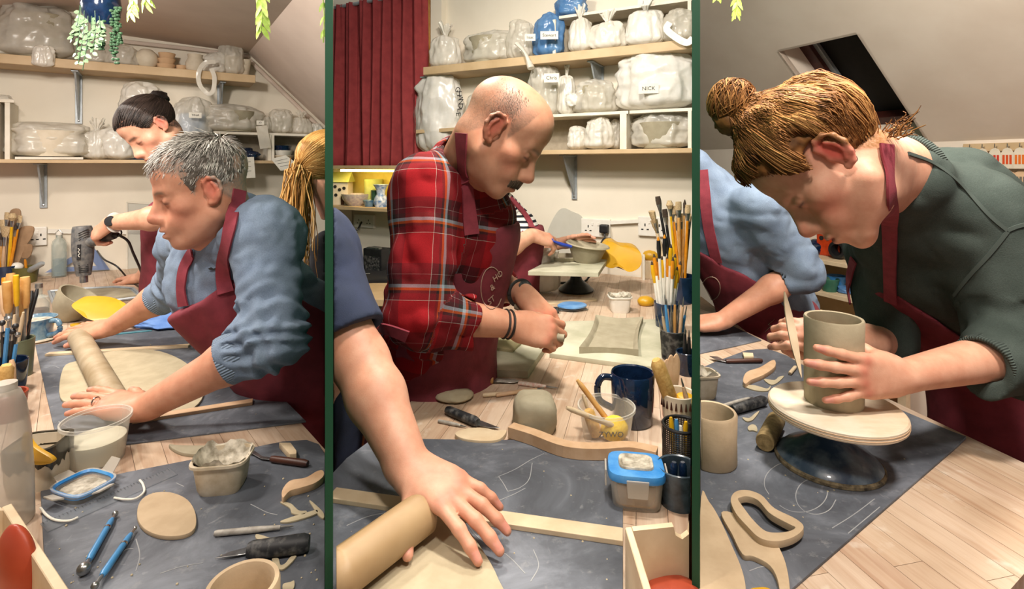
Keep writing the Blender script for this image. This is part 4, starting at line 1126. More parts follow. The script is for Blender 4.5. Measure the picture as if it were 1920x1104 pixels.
# white upright at the far end of the shelf
root = thing('shelf_cubby', 'white painted cubby at end of lower shelf with bag on top', 'shelf unit', W1.xy(0, ZL, .1))
for x in (-60, 4, 22): MB().bar(W1.xy(x, ZL, .1), W1.xy(x, ZL + .27, .1), .018, .19, W1.n).build('upright', 'whitewood', root)
MB().prism([W1.xy(-62, ZL + .27, 0), W1.xy(26, ZL + .27, 0), W1.xy(26, ZL + .27, .2), W1.xy(-62, ZL + .27, .2)], .014).build('top_board', 'whitewood', root)
sbag(W1, 'white bag on top of cubby at end of lower shelf', -40, 14, 186, ZL + .284, mat='bag', style='mound')
def cubby(label, W, px0, px1, z, h, depth=.2, mid=()):
    root = thing('shelf_cubby', label, 'shelf unit', W.xy((px0 + px1) / 2, z, depth / 2))
    MB().prism([W.xy(px0, z + h, .0), W.xy(px1, z + h, .0), W.xy(px1, z + h, depth), W.xy(px0, z + h, depth)], .014).build('top_board', 'whitewood', root)
    for x in (px0 + 2, px1 - 2) + tuple(mid): MB().bar(W.xy(x, z, depth / 2), W.xy(x, z + h, depth / 2), .016, depth, W.n).build('upright', 'whitewood', root)
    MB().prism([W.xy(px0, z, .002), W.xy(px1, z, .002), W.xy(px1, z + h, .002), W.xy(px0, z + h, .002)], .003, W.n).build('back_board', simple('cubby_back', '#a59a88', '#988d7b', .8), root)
    return root
cubby('white cubby holding a dark blue bundle behind grey-haired man', W1, 400, 502, ZL, .15)
cubby('white cubby with stacked bowls and a paper hanging from it', W1, 504, 594, ZL, .15)
v, f = blob_np(W1.xy(445, ZL, .1), (.13, .06, .045), amp=.2, freq=3, seed=8); tag(MB().add([Vector(q) for q in v], f).build('bundle', 'navy_glaze', None, True, angle=80), 'dark blue shiny bundle inside white cubby', 'bundle')
for i in range(3): ware('stacked_bowl', ['lowest bowl stacked inside the white cubby', 'middle bowl stacked inside the white cubby', 'dark top bowl stacked inside the white cubby'][i], W1, 528, ZL + i * .03, pot_prof(.05, .07 - i * .006, .03), ['cream', 'white', 'navy_glaze'][i], .13, 'bowl')
ware('brown_dish', 'brown dish at the end of white cubby with papers', W1, 574, ZL, pot_prof(.04, .06, .03), 'brown_wood', .13, 'dish')
zt = ZL + .164
sbag(W1, 'milky bag with paper label beside the dark-haired woman on cubby', 328, 394, 186, zt - .12, mat='bagclear', style='mound', inner=('bluebag', .8, .7), note=(W1.at(366, 216, .235), .06, .03, 'TINA'))
tag(MB().box(W1.xy(362, ZL + .022, .1), (.2, .18, .044), rz=wa).build('ware_box', 'whitewood', None, bevel=.003), 'white box under milky labelled bag on lower shelf', 'box')
sbag(W1, 'long grey milky bag of pots on top of white cubby', 392, 486, 198, zt, mat='bagclear', style='mound', inner=('clay_g', .85, .75), dp=.18)
o = sbag(W1, 'cream bag with its end hanging over white cubby', 482, 512, 218, zt, mat='bagclear', style='mound', note=(W1.at(488, 230, .21), .04, .025, 'JO'))
ribbon(smooth_open([W1.at(490, 236, .21), W1.at(494, 256, .22), W1.at(498, 278, .22)], 4), .06, .006, [W1.n] * 13).build('tail', 'bagclear', o, True)
sbag(W1, 'silvery tied bag on cubby between long bag and the slope', 506, 546, 206, zt, mat='bagclear', style='mound', inner=('clay_g', .8, .6))
sbag(W1, 'grey bag on cubby with knotted top under the slope', 544, 584, 210, zt, mat='bagclear', style='tied')
sbag(W1, 'small cream bag at cubby end under the slope', 580, 604, 232, zt, mat='bag', style='mound')
def note_thing(label, W, px, off, lines=3):
    pts = [W.at(x, y, off) for x, y in px]
    root = thing('paper_note', label, 'paper', pts[2]); MB().prism(pts, .001, W.n).build('sheet', 'paper', root)
    for i in range(lines):
        t = (i + 1) / (lines + 1.5); a = pts[0].lerp(pts[3], t); b = pts[1].lerp(pts[2], t)
        MB().bar(a.lerp(b, .12) + W.n * .0016, a.lerp(b, .85) + W.n * .0016, .0025, .0005, W.n).build('lettering', simple('pencil_ink', '#77736c', '#77736c', .8), root)
    return root
note_thing('written paper sheet hanging below the cubby with dark bundle', W1, [(430, 296), (476, 294), (479, 333), (432, 336)], .235)
note_thing('tilted paper sheet hanging below the cubby with stacked bowls', W1, [(508, 298), (536, 291), (568, 315), (526, 320)], .235)

# ------------------------------------------------------------------ hanging plants
def leaf_mesh(name, L, w, curl=.25):
    n = 6; vs = []; fs = []
    for i in range(n + 1):
        t = i / n; hw = w / 2 * math.sin(math.pi * min(1, .08 + t * .92)) ** .8; z = -curl * L * t * t
        vs += [(-hw, t * L, z), (0, t * L, z - hw * .25), (hw, t * L, z)]
    for i in range(n):
        a = i * 3; fs += [(a, a + 1, a + 4, a + 3), (a + 1, a + 2, a + 5, a + 4)]
    me = bpy.data.meshes.new(name); me.from_pydata(vs, [], fs); me.shade_smooth(); return me
LEAF = {}
def leaf(parent, pos, direction, nrm, L, w, mat, base=None):
    key = (round(L, 3), round(w, 3), mat)
    if key not in LEAF:
        LEAF[key] = leaf_mesh('leaf', L, w); LEAF[key].materials.append(M[mat])
    o = bpy.data.objects.new('leaf', LEAF[key]); COL.objects.link(o); o.parent = parent
    y = Vector(direction).normalized(); x = y.cross(Vector(nrm)).normalized(); z = x.cross(y)
    m = Matrix((x, y, z)).transposed().to_4x4(); m.translation = Vector(pos) - wloc(parent); o.matrix_local = m
pd = 1.75
c = D(187, 40, pd); root = thing('hanging_plant', 'trailing green plant in a dark blue pot hung before upper shelf', 'plant', D(187, 48, pd))
MB().lathe(D(190, 47, pd), [(0, 0), (.03, 0), (.05, .03), (.056, .06), (.052, .09), (.046, .09), (.048, .06), (0, .04)], n=28).build('pot', 'navy_glaze', root, True)
MB().tube(smooth_open([D(162, 0, pd), D(166, 25, pd - .02), D(160, 40, pd), D(160, 0, pd - .05)], 5), .004, 6).build('pot_handle', 'mugblue', root, True)
for x in (162, 212): MB().tube([D(x, 0, pd), D(187, -390, pd)], .0015, 5).build('hanger_cord', 'paper', root)
rl = random.Random(9)
for (x0, y0, x1, y1) in ((150, 10, 135, 75), (158, 20, 147, 118), (165, 30, 155, 132), (172, 30, 162, 95), (178, 20, 174, 98), (186, 30, 184, 78), (152, 10, 142, 100)):
    st = smooth_open([D(x0, y0, pd - .06), D((x0 + x1) / 2 + 3, (y0 + y1) / 2, pd - .07), D(x1, y1, pd - .06)], 5)
    MB().tube(st, .0012, 5).build('stem', 'leafdark', root)
    for i, p in enumerate(st[2::1]):
        for s in (-1, 1):
            if rl.random() < .72:
                leaf(root, p, (s * rl.uniform(.5, 1), rl.uniform(-.3, .3), rl.uniform(-.6, .2)), (rl.uniform(-.3, .3), -1, rl.uniform(0, .6)), .016 + .004 * (i % 2), .013, 'leaf')
for (x0, y0, x1, y1) in ((218, 15, 217, 118), (213, 20, 212, 100), (192, 40, 190, 92), (222, 15, 223, 80)):
    mb = MB()
    for t in np.linspace(0, 1, 16):
        for s in range(3):
            p = D(x0 + (x1 - x0) * t + rl.uniform(-5, 5), y0 + (y1 - y0) * t, pd - .05 + rl.uniform(-.01, .01))
            v, f = blob_np((0, 0, 0), (.0055, .0055, .0048), amp=0, n=7, m=5, flat=False); mb.add([p + Vector(q) for q in v], f)
    o = mb.build('bead_strand', 'leafdark', root, True); o['kind'] = 'stuff'
def sprig(label, px0, py0, px1, py1, d, n, L, group=None, side=1):
    root = thing('hanging_sprig', label, 'plant', D(px1, py1, d), group)
    top = D(px0, py0 - 40, d); MB().tube([D(px0, -520 if d < 1.5 else -420, d), top], .001, 5).build('cord', 'leafdark', root)
    st = smooth_open([top, D(px0, py0, d), D((px0 + px1) / 2 + 3, (py0 + py1) / 2, d), D(px1, py1, d)], 6)
    MB().tube(st, .0016, 5).build('stem', 'leaflime', root)
    for i in range(n):
        p = st[int(i / n * (len(st) - 1))]
        for s in (-1, 1): leaf(root, p, (s * rl.uniform(.35, .8), rl.uniform(-.4, .2), -1), (rl.uniform(-.4, .4), -1, .5), L, L * .32, 'leaflime')
sprig('lime green sprig hanging beside the blue plant pot', 250, -10, 240, 34, 1.45, 8, .03)
sprig('bright lime sprig hanging between plant pot and ceiling crease', 274, -20, 268, 10, 1.45, 7, .034)
sprig('lime green leafy sprig hanging over grey-haired man', 490, -20, 488, 62, 1.25, 9, .036)
sprig('lime sprig hanging close to the green partition behind blonde hair', 604, -20, 606, 80, 1.3, 6, .026)
sprig('lime sprig hanging over the redhead, close to partition', 1380, -20, 1378, 36, 1.25, 8, .024)
sprig('tiny lime sprig hanging beside the longer sprig near the sloped roof', 1338, -40, 1346, 2, 1.25, 5, .024)

# background shelf glimpsed behind the blue sweater
bs = Wall(W1.xy(560, 0, .0).x, W1.xy(560, 0, 0).y, .8965, .6)
root = thing('side_shelf', 'small wooden shelf with papers and bottles behind blue sweater', 'shelf unit', W1.xy(590, .6, .1))
for y in (527, 597): MB().prism([W1.at(560, y, .0), W1.at(609, y, .0), W1.at(609, y, .22), W1.at(560, y, .22)], .02).build('shelf_board', 'shelf', root)
for x in (562, 607): MB().bar(W1.at(x, 640, .1), W1.at(x, 527, .1), .02, .2, W1.n).build('upright', 'shelf', root)
zb = W1.at(590, 527, .0).z + .02
note_thing('white paper leaning on small shelf behind blue sweater', W1, [(568, 445), (592, 448), (588, 480), (566, 480)], .23, 2)
sbag(W1, 'clear bag of dark red shards on small shelf behind blue sweater', 556, 604, 452, zb, off=.12, style='mound', mat='bagclear', inner=(simple('shard_red', '#6e2029', '#54161e', .5, 40), .8, .8))
ware('amber_jar', 'amber jar on small shelf beside the white paper', W1, 600, zb, pot_prof(.025, .03, .1), 'ochre', .14, 'jar')
ware('spotted_vase', 'tan vase glimpsed behind the blue sweater shoulder', W1, 552, zb, pot_prof(.03, .035, .22), 'biscuit', .06, 'vase')
# ================================================================== bay 2
zu2, zl2 = U2, L2
B2 = lambda label, px0, px1, top, z, **kw: sbag(W2, label, px0, px1, top, z, **kw)
# curtain with hem, rail and window post
root = thing('curtain', 'dark red gathered curtain hanging beside the shelves', 'curtain', W2.xy(700, 1.44, .12))
n, m = 240, 16; vs = []; fs = []
tA, tB = W2.t(W2.xy(619, 0, .1)), W2.t(W2.xy(797, 0, .1)); zt, zb = 2.54, 1.455
for i in range(m):
    q = i / (m - 1)
    for j in range(n):
        u = j / (n - 1); t = tA + (tB - tA) * u
        off = .10 + (.022 + .02 * q) * math.sin(u * 54 + 1.6 * math.sin(u * 9) + q * 1.4 * math.sin(u * 13)) + .012 * math.sin(u * 121 + 2) * (1 - q * .7)
        vs.append(W2.pt(t + .012 * math.sin(u * 27 + q * 3) * q, zt + (zb - zt) * q, off))
for i in range(m - 1):
    for j in range(n - 1): a = i * n + j; fs.append((a, a + 1, a + n + 1, a + n))
o = MB().add(vs, fs).build('cloth', 'curtain', root, True, angle=180)
md = o.modifiers.new('thick', 'SOLIDIFY'); md.thickness = .003
MB().tube([W2.pt(tA, zt - .01, .1), W2.pt(tB, zt - .01, .1)], .012, 10).build('rail', 'galv', root, True)
struct('window_2', MB().bar(W2.at(806, 150, .03), W2.at(800, -40, .03), .035, .06, W2.n), 'tool_wood')
tag(MB().bar(W2.at(797, 130, .02), W2.at(795, 20, .02), .05, .02, W2.n).build('window_pane', 'dark'), 'dark sliver of window glass beside the curtain', 'window')

# upper shelf bags
B2('crinkled cream bag with knotted top beside the curtain', 806, 866, 48, zu2, mat='bag')
B2('grey milky bag draped over a bowl on the upper shelf', 866, 972, 62, zu2, style='mound', mat='bagclear', inner=('clay_g', .8, .8), dp=.18)
r_ = B2('cream bag with its tied neck flopping over the shelf edge', 950, 1004, 40, zu2, style='mound', mat='bagclear', note=(W2.at(994, 70, .225), .055, .035, 'Isaac'))
nk = smooth_open([W2.at(970, 82, .235), W2.at(985, 100, .25), W2.at(996, 128, .25)], 4)
MB().tube(nk, [.02, .018, .014, .012, .012, .014, .018, .026, .03], 10, flat=.6).build('tied_neck', 'bag', r_, True)
B2('blue bag with white labels standing on upper shelf', 1002, 1060, 28, zu2, style='mound', mat='bagblue', pleat=.4, note=(W2.at(1030, 66, .235), .09, .04, 'Stewart'))
cubby('white box shelf on the upper shelf with bags in front', W2, 1048, 1300, zu2, .19, .16)
B2('blue plastic bag on top of the white box shelf', 1042, 1102, -8, zu2 + .204, mat='bagblue', style='mound', dp=.12)
B2('cream tied bag beside the labelled blue bag', 1066, 1110, 14, zu2, off=.17, mat='bag', dp=.1)
B2('plump cream bag with knot on the upper shelf', 1108, 1172, 24, zu2, off=.17, mat='bag', dp=.1)
B2('tall white tied bag with written tag near shelf end', 1176, 1246, -2, zu2, off=.17, mat='bagwhite', dp=.1, note=(W2.at(1206, 4, .25), .05, .03, 'J'))
r_ = B2('white carrier bag at shelf end with its handle hanging down', 1244, 1302, 20, zu2, off=.16, mat='bagclear', style='mound', dp=.12, cut=CUT2L)
lp = smooth_open([W2.at(x, y, .25) for x, y in ((1256, 42), (1250, 55), (1270, 72), (1288, 80), (1299, 72))], 4)
ribbon(lp, .03, .004, [W2.n] * len(lp)).build('handle', 'bagwhite', r_, True)
# lower shelf
B2('big white bag with black handwriting hanging beside the curtain', 774, 874, 138, 1.53, off=.1, mat='bagwhite', style='mound', dp=.2, pleat=.5)
bg = [o for o in COL.objects if o.get('label', '').startswith('big white bag with black')][0]
tx = 'GHANDLE'
for i, ch in enumerate(tx):
    q = i / (len(tx) - 1); p = W2.at(858 + 6 * math.sin(q * 3), 168 + q * 46, .215)
    lettering(bg, ch, .045, p, (0, 0, -1), W2.d)
tag(MB().prism([W2.at(780, 250, .03), W2.at(880, 244, .03), W2.at(880, 244, .2), W2.at(780, 250, .2)], .02).build('ware_board', 'shelf'), 'short board under the big handwritten bag', 'board')
r_ = B2('small milky bag next to the handwritten bag', 872, 928, 178, 1.53, off=.1, mat='bagclear', style='mound')
tag(MB().prism([W2.xy(866, 1.51, .02), W2.xy(962, 1.51, .02), W2.xy(962, 1.51, .2), W2.xy(866, 1.51, .2)], .02).build('ware_board', 'shelf'), 'short board under the small milky bag behind bald man', 'board')
B2('small blue bag behind the bald head', 922, 952, 158, 1.53, off=.08, mat='bagblue', style='mound')
r_ = B2('milky bag with written label behind the bald head', 990, 1052, 122, zl2 + .17, off=.12, mat='bagclear', style='mound', inner=('clay_g', .8, .7), note=(W2.at(1034, 146, .235), .075, .045, 'Chris'))
cubby('white cubby with crumpled cream bags above the sockets', W2, 985, 1178, zl2, .17, .2)
cubby('white cubby under the huge white bag', W2, 1180, 1302, zl2, .17, .2)
B2('cream knotted bag standing behind the bald head', 1046, 1080, 118, zl2 + .184, mat='bag')
r_ = B2('grey bag lying sideways with twisted knot on white cubby', 1078, 1156, 152, zl2 + .184, style='mound', mat='bagclear', inner=('clay_g', .85, .8))
kn = W2.at(1075, 188, .16); blob('knot', 'bagwhite', r_, kn - Vector((0, 0, .03)), (.035, .03, .04), amp=.25, freq=3, seed=2)
B2('huge white bag with a paper note on white cubby', 1160, 1303, 98, zl2 + .184, mat='bagwhite', style='mound', dp=.21, cut=CUT2L, pleat=.5, note=(W2.at(1216, 166, .25), .09, .045, 'NICK'))
B2('crumpled cream bag in cubby beside the bald forehead', 1066, 1102, 238, zl2, off=.13, mat='bag', style='mound', dp=.12)
B2('larger crumpled cream bag in cubby against the upright', 1096, 1150, 222, zl2, off=.14, mat='bag', style='mound', dp=.12)
B2('dull crumpled bag tucked behind others in white cubby', 1140, 1172, 226, zl2, off=.08, mat='bagclear', style='mound', dp=.1)
B2('grey crinkled bag lying in cubby under the huge white bag', 1186, 1302, 212, zl2, off=.12, mat='bagclear', style='mound', dp=.14, cut=CUT2L, inner=('clay_g', .8, .7))
# sockets, trunking, plug
s_, c, w, h = socket('white double socket with a black plug in it', W2, 1092, 1146, 410, 443, 2)
pc = W2.at(1135, 428, .02)
pr = thing('plug', 'black three-pin plug with cable in double socket', 'plug', pc)
MB().box(pc + W2.n * .018, (.048, .032, .045), rot=Matrix.Rotation(W2.ang, 3, 'Z')).build('plug_body', 'black', pr, bevel=.008)
MB().tube(smooth_open([pc + W2.n * .02 - Vector((0, 0, .02)), W2.at(1134, 445, .05), W2.at(1126, 458, .08), P(1100, 525, .006), P(1050, 530, .006)], 6), .005, 8).build('cable', 'black', pr, True)
socket('white double socket behind the tall brush jar', W2, 1198, 1252, 406, 442, 2)
struct('trim_5', MB().bar(W2.at(1145, 417, .008), W2.at(1199, 414, .008), .028, .018, (0, 0, 1)), 'white')
socket('white double socket under the lit niche', W2, 668, 704, 402, 426, 2)
tag(MB().prism([W2.at(x, y, .012) for x, y in smooth_closed([(1025, 440), (1042, 402), (1056, 390), (1072, 396), (1094, 412), (1088, 470), (1070, 500), (1020, 490)], 4)], .003, W2.n).build('plastic_sheet', 'grey_sheet'), 'rounded grey plastic sheet leaning on wall beside socket', 'sheet')

# ------------------------------------------------------------------ lit niche with glazed pots
na, nb = W2.xy(619, 0, .0), W2.xy(760, 0, .0)
z0n, z1n = W2.at(690, 385, .1).z, W2.at(690, 316, .1).z
def n2(px, z, off): return W2.xy(px, z, off)
root = thing('display_niche', 'wooden display niche lit yellow under the curtain', 'shelf unit', n2(690, z0n, .1))
MB().prism([n2(619, z0n - .02, .0), n2(765, z0n - .02, .0), n2(765, z0n - .02, .24), n2(619, z0n - .02, .24)], .02).build('shelf_board', 'shelf', root)
MB().prism([n2(619, z1n, .0), n2(765, z1n, .0), n2(765, z1n, .26), n2(619, z1n, .26)], .02).build('top_board', 'shelf', root)
MB().prism([n2(619, z0n, .0), n2(765, z0n, .0), n2(765, z1n, .0), n2(619, z1n, .0)], .004, W2.n).build('back_board', simple('niche_yellow', '#e8d67a', '#e2ce6c', .7), root)
bar = MB().bar(n2(640, z1n - .012, .2), n2(755, z1n - .012, .2), .015, .012)
tl_ = NT('lit_strip'); tl_.b.inputs['Emission Color'].default_value = lin('#ffe28a'); tl_.b.inputs['Emission Strength'].default_value = 25
bar.build('light_strip', tl_.m, root)
def nware(name, label, px, prof, mat, off=.1, cat='pot'): return ware(name, label, W2, px, z0n, prof, mat, off, cat)
# little house
h0 = n2(642, z0n, .12); hr = thing('ceramic_house', 'cream ceramic house with round windows on lit niche shelf', 'ornament', h0)
rot = Matrix.Rotation(W2.ang + .4, 3, 'Z')
MB().box(h0 + Vector((0, 0, .08)), (.11, .09, .16), rot=rot).build('house_walls', 'cream', hr, bevel=.003)
mb = MB(); q = [rot @ Vector(v) + h0 for v in ((-.065, -.06, .15), (.065, -.06, .15), (.065, 0, .215), (-.065, 0, .215), (-.065, .06, .15), (.065, .06, .15))]
mb.add(q, [(0, 1, 2, 3), (3, 2, 5, 4), (0, 3, 4), (1, 5, 2), (0, 4, 5, 1)]).build('roof', 'palegreen', hr)
for (x, z) in ((-.03, .12), (.0, .10), (.03, .11), (-.025, .065)): MB().lathe(h0 + rot @ Vector((x, -.044, z)), [(.011, 0), (.011, .004), (0, .004)], rot @ Vector((0, -1, 0)), 14).build('window_hole', 'dark', hr)
MB().box(h0 + rot @ Vector((.02, -.0455, .03)), (.022, .004, .055), rot=rot).build('door', 'brown_wood', hr)
nware('speckled_bowl', 'speckled pale bowl beside ceramic house in niche', 668, [(0, 0), (.05, 0), (.085, .04), (.095, .075), (.09, .075), (.07, .03), (0, .015)], 'lilac', .13, 'bowl')
nware('small_cup', 'little blue-grey cup beside the speckled bowl', 692, pot_prof(.025, .04, .04), 'mugblue', .17, 'cup')
nware('dark_opening_jar', 'small round jar with dark mouth above little cup', 690, [(0, 0), (.03, 0), (.035, .04), (.025, .07), (.018, .07), (.02, .03), (0, .02)], 'cream', .08, 'jar')
nware('green_mug', 'pale green mug at the back of the lit niche', 700, [(0, 0), (.055, 0), (.06, .17), (.054, .17), (.05, .02), (0, .02)], 'palegreen', .06, 'mug')
nware('dark_green_cup', 'dark green cup in front of the pale green mug', 706, pot_prof(.03, .036, .1), simple('dark_green_glaze', '#2f4a3a', '#3d5a48', .2), .12, 'cup')
nware('waisted_vase', 'blue and white waisted vase in lit niche beside plaid sleeve', 714, [(0, 0), (.035, 0), (.045, .03), (.038, .06), (.025, .08), (.03, .12), (.05, .14), (.045, .14), (.02, .09), (0, .05)], 'delft', .16, 'vase')
# ------------------------------------------------------------------ side desk with radio, shirt
zd = .80
ds = [n2(619, zd - .035, .0), n2(770, zd - .035, .0), n2(770, zd - .035, .62), n2(619, zd - .035, .75)]
root = thing('side_desk', 'plain wooden desk under the lit niche', 'desk', n2(690, 0, .3))
MB().prism(ds, .035).build('desk_top', 'shelf', root, bevel=.003)
for px, of in ((640, .5), (760, .5), (640, .06), (760, .06)): MB().box(n2(px, zd / 2 - .02, of), (.05, .05, zd - .04), rz=W2.ang).build('leg', 'shelf', root)
rc = n2(640, zd, .16); root = thing('radio', 'white and teal portable radio on the side desk', 'radio', rc)
rot = Matrix.Rotation(W2.ang, 3, 'Z')
MB().box(rc + W2.d * .0 + Vector((0, 0, .055)), (.32, .07, .11), rot=rot).build('case', 'teal', root, True, bevel=.03, seg=4)
MB().box(rc + W2.n * .034 - W2.d * .02 + Vector((0, 0, .055)), (.27, .012, .098), rot=rot).build('front', 'white', root, True, bevel=.005)
bc = n2(708, zd, .14); root = thing('speaker', 'small black boxy speaker on desk beside the radio', 'speaker', bc)
MB().box(bc + Vector((0, 0, .075)), (.15, .1, .15), rot=rot).build('cabinet', 'black', root, bevel=.006)
MB().box(bc + W2.n * .051 + Vector((0, 0, .06)), (.12, .004, .09), rot=rot).build('grille', 'blackdust', root, bevel=.001)
MB().box(bc + W2.n * .03 + Vector((0, 0, .152)), (.1, .03, .012), rot=rot).build('handle', 'steel', root, bevel=.002)
tag(MB().tube(smooth_open([W2.at(678, 416, .03), W2.at(668, 432, .08), W2.at(640, 446, .12), W2.at(622, 455, .14)], 5), .006, 8).build('cable', 'black', None, True), 'black cable drooping from the socket under the niche', 'cable')
DP = lambda px, py, z=0: RP(px, py, (0, 0, zd + z), Vector((0, 0, 1)))
root = thing('folded_shirt', 'folded black T-shirt with white print lying on side desk', 'shirt', DP(700, 506))
pts = [DP(x, y, .02) for x, y in smooth_closed([(640, 520), (655, 506), (690, 487), (735, 474), (760, 490), (760, 520), (700, 524), (660, 526)], 3)]
MB().prism([up_at(p, zd) for p in pts], .02).build('shirt_body', simple('black_cotton', '#151416', '#1b1a1c', .95, 20), root, True, bevel=.006)
for i in range(7):
    p = DP(683 + i * 3, 492 - i * 1.2 + (3 if i % 2 else -3), .0208); MB().bar(p, p + Vector((.025, .05, 0)), .008, .0008).build('print', 'paper', root)
lettering(root, 'TRAY  ·  ink', .022, DP(676, 513, .0215), (1, .15, 0), (-.15, 1, 0), 'paper')

# ------------------------------------------------------------------ stool and floor
sc = Vector((-.79, 2.45, .47))
root = thing('stool', 'grey-topped stool with bent dark tube legs standing on red floor', 'stool', (sc.x, sc.y, 0))
squircle(MB(), sc - Vector((0, 0, .012)), [(0, 0), (.21, 0), (.215, .006), (.21, .012), (0, .012)], p=6, rz=.5).build('seat', 'stoolseat', root, True)
squircle(MB(), sc - Vector((0, 0, .05)), [(0, 0), (.2, 0), (.212, .012), (.21, .038), (0, .038)], p=6, rz=.5).build('seat_rim', 'stoolrim', root, True)
for sx_, sy_ in ((1, 1), (-1, 1), (1, -1), (-1, -1)):
    a = Matrix.Rotation(.5, 3, 'Z') @ Vector((.17 * sx_, .17 * sy_, 0)); MB().tube([sc + a - Vector((0, 0, .05)), Vector((sc.x, sc.y, .006)) + a * 1.15], .013, 10).build('leg', 'brown_wood', root, True)

# ------------------------------------------------------------------ worktop things, far to near
c = P(1080, 545); root = thing('banding_wheel', 'dark iron banding wheel carrying a square plaster board', 'banding wheel', c)
zb_ = .125
MB().lathe(c, [(0, 0), (.078, 0), (.08, .008), (.06, .025), (.03, .05), (.022, .07), (.02, zb_ - .012), (.05, zb_ - .010), (.052, zb_), (0, zb_)], n=36).build('wheel_base', simple('dark_iron', '#1b232b', '#2b353f', .45, 30), root, True)
zq = zb_ + .0
bp = [P(990, 508, zq + .018), P(1122, 511, zq + .018), P(1142, 481, zq + .018), P(1052, 476, zq + .018)]
o = tag(MB().prism([up_at(p, TZ + zq) for p in bp], .018).build('plaster_board', 'plaster', None, bevel=.002), 'square plaster board on the dark banding wheel', 'board')
zq += .018
oc = P(1098, 490, zq); oc.z = TZ + zq
tag(MB().lathe(oc, [(0, 0), (.055, 0), (.062, .01), (.085, .07), (.098, .075), (.093, .08), (.08, .072), (.055, .016), (0, .012)], Vector((.12, -.05, 1)), n=36).build('clay_bowl', 'clay_g', None, True), 'grey clay bowl with flared rim on the square board', 'bowl')
pp = P(1058, 487, zq); pp.z = TZ + zq
tag(MB().lathe(pp, [(0, 0), (.07, 0), (.085, .018), (.082, .02), (.065, .006), (0, .005)], n=36, squash=.8).build('clay_plate', 'clay_g', None, True), 'shallow grey clay plate beside bowl on the square board', 'plate')
# big sponge, little sponges, crate
slab_up('sponge', 'big yellow bone-shaped sponge by the wall', 'sponge', [D(1128, 492, 2.42), D(1133, 462, 2.45), D(1148, 454, 2.46), D(1164, 462, 2.44), D(1190, 465, 2.4), D(1203, 478, 2.36), D(1200, 500, 2.33), D(1180, 510, 2.3), D(1160, 500, 2.33), D(1145, 503, 2.36)], .06, (0, 1, .2), 'yellow', .014)
c = P(1214, 520); root = thing('wooden_crate', 'small plywood crate with yellow sponge beside brush jars', 'crate', c)
MB().box(c + Vector((.03, 0, .045)), (.12, .09, .09), rz=-.2).build('crate_body', 'pale_wood', root, bevel=.002)
MB().box(c + Vector((-.026, -.02, .06)), (.012, .1, .12), rz=-.2).build('side_panel', 'whitewood', root, bevel=.001)
blob('sponge', 'yellow', None, c + Vector((.02, 0, .09)), (.045, .035, .03), amp=.05, seed=3)
tag([o for o in COL.objects if o.name.startswith('sponge') and 'label' not in o][0], 'round yellow sponge lying on the plywood crate', 'sponge')
blob('sponge', 'yellow', None, P(1211, 572), (.035, .03, .022), amp=.05, seed=5)
tag([o for o in COL.objects if o.name.startswith('sponge') and 'label' not in o][0], 'small yellow sponge on worktop in front of brush jars', 'sponge')
slop_tub('small white tub of clay slurry standing alone near plaster board', 1162, 584, .043, .062, z=0, rz=0, mat='white')
# plaster boards on the worktop
flatpiece('plaster_board', 'thick chalky plaster board under the square clay dish', 'board', [(1030, 662), (1055, 602), (1236, 598), (1242, 690)], 0, .014, 'plaster', False)
flatpiece('plaster_board', 'chalky plaster board under the working hands', 'board', [(881, 690), (915, 630), (1010, 622), (1028, 640), (990, 696)], 0, .02, 'plaster', False)
tag(MB().bar(P(935, 655, .024), P(1010, 590, .024), .09, .008).build('batten', 'batedge', None, bevel=.001), 'flat wooden batten lying under the working hands', 'batten')
# square dish with raised rim
g = 44; q00, q10, q11, q01 = P(1086, 663, .014), P(1197, 668, .014), P(1206, 604, .014), P(1117, 600, .014)
vs = []; fs = []
def dz(u, v):
    e = min(u, 1 - u, v, 1 - v); cn_ = abs(u - .5) * 2 * abs(v - .5) * 2
    return .003 + (.013 + .004 * cn_) * max(0, 1 - e / .075) ** .5
for layer in (0, 1):
    for i in range(g + 1):
        for j in range(g + 1):
            u, v = i / g, j / g
            pin = .05 * math.sin(math.pi * u) * (v - .5) * 2, .05 * math.sin(math.pi * v) * (u - .5) * 2
            uu, vv = u - pin[1], v - pin[0]
            p = (q00 * (1 - uu) + q10 * uu) * (1 - vv) + (q01 * (1 - uu) + q11 * uu) * vv
            vs.append(p + Vector((0, 0, dz(u, v) if layer else .0)))
N_ = (g + 1) ** 2
for i in range(g):
    for j in range(g):
        a = i * (g + 1) + j; fs += [(a + N_, a + g + 1 + N_, a + g + 2 + N_, a + 1 + N_), (a, a + 1, a + g + 2, a + g + 1)]
ed = [i * (g + 1) for i in range(g)] + [g * (g + 1) + j for j in range(g)] + [i * (g + 1) + g for i in range(g, 0, -1)] + [j for j in range(g, 0, -1)]
for i in range(len(ed)): a, b = ed[i], ed[(i + 1) % len(ed)]; fs.append((a, b, b + N_, a + N_))
tag(MB().add(vs, fs).build('clay_dish', 'clay_g', None, True, angle=50), 'square grey clay dish with curved-in raised rim', 'dish')
# mug
c = P(1186, 790); root = thing('mug', 'dark navy glazed mug with looped handle', 'mug', c)
MB().lathe(c, [(0, 0), (.041, 0), (.044, .004), (.046, .05), (.048, .108), (.046, .111), (.043, .108), (.041, .05), (.039, .01), (0, .008)], n=44).build('mug_body', 'navy_glaze', root, True)
MB().tube(smooth_open([c + Vector((-.044, 0, .098)), c + Vector((-.068, -.004, .100)), c + Vector((-.079, -.006, .08)), c + Vector((-.074, -.005, .05)), c + Vector((-.045, 0, .03))], 6), .0075, 12).build('handle', 'navy_glaze', root, True)
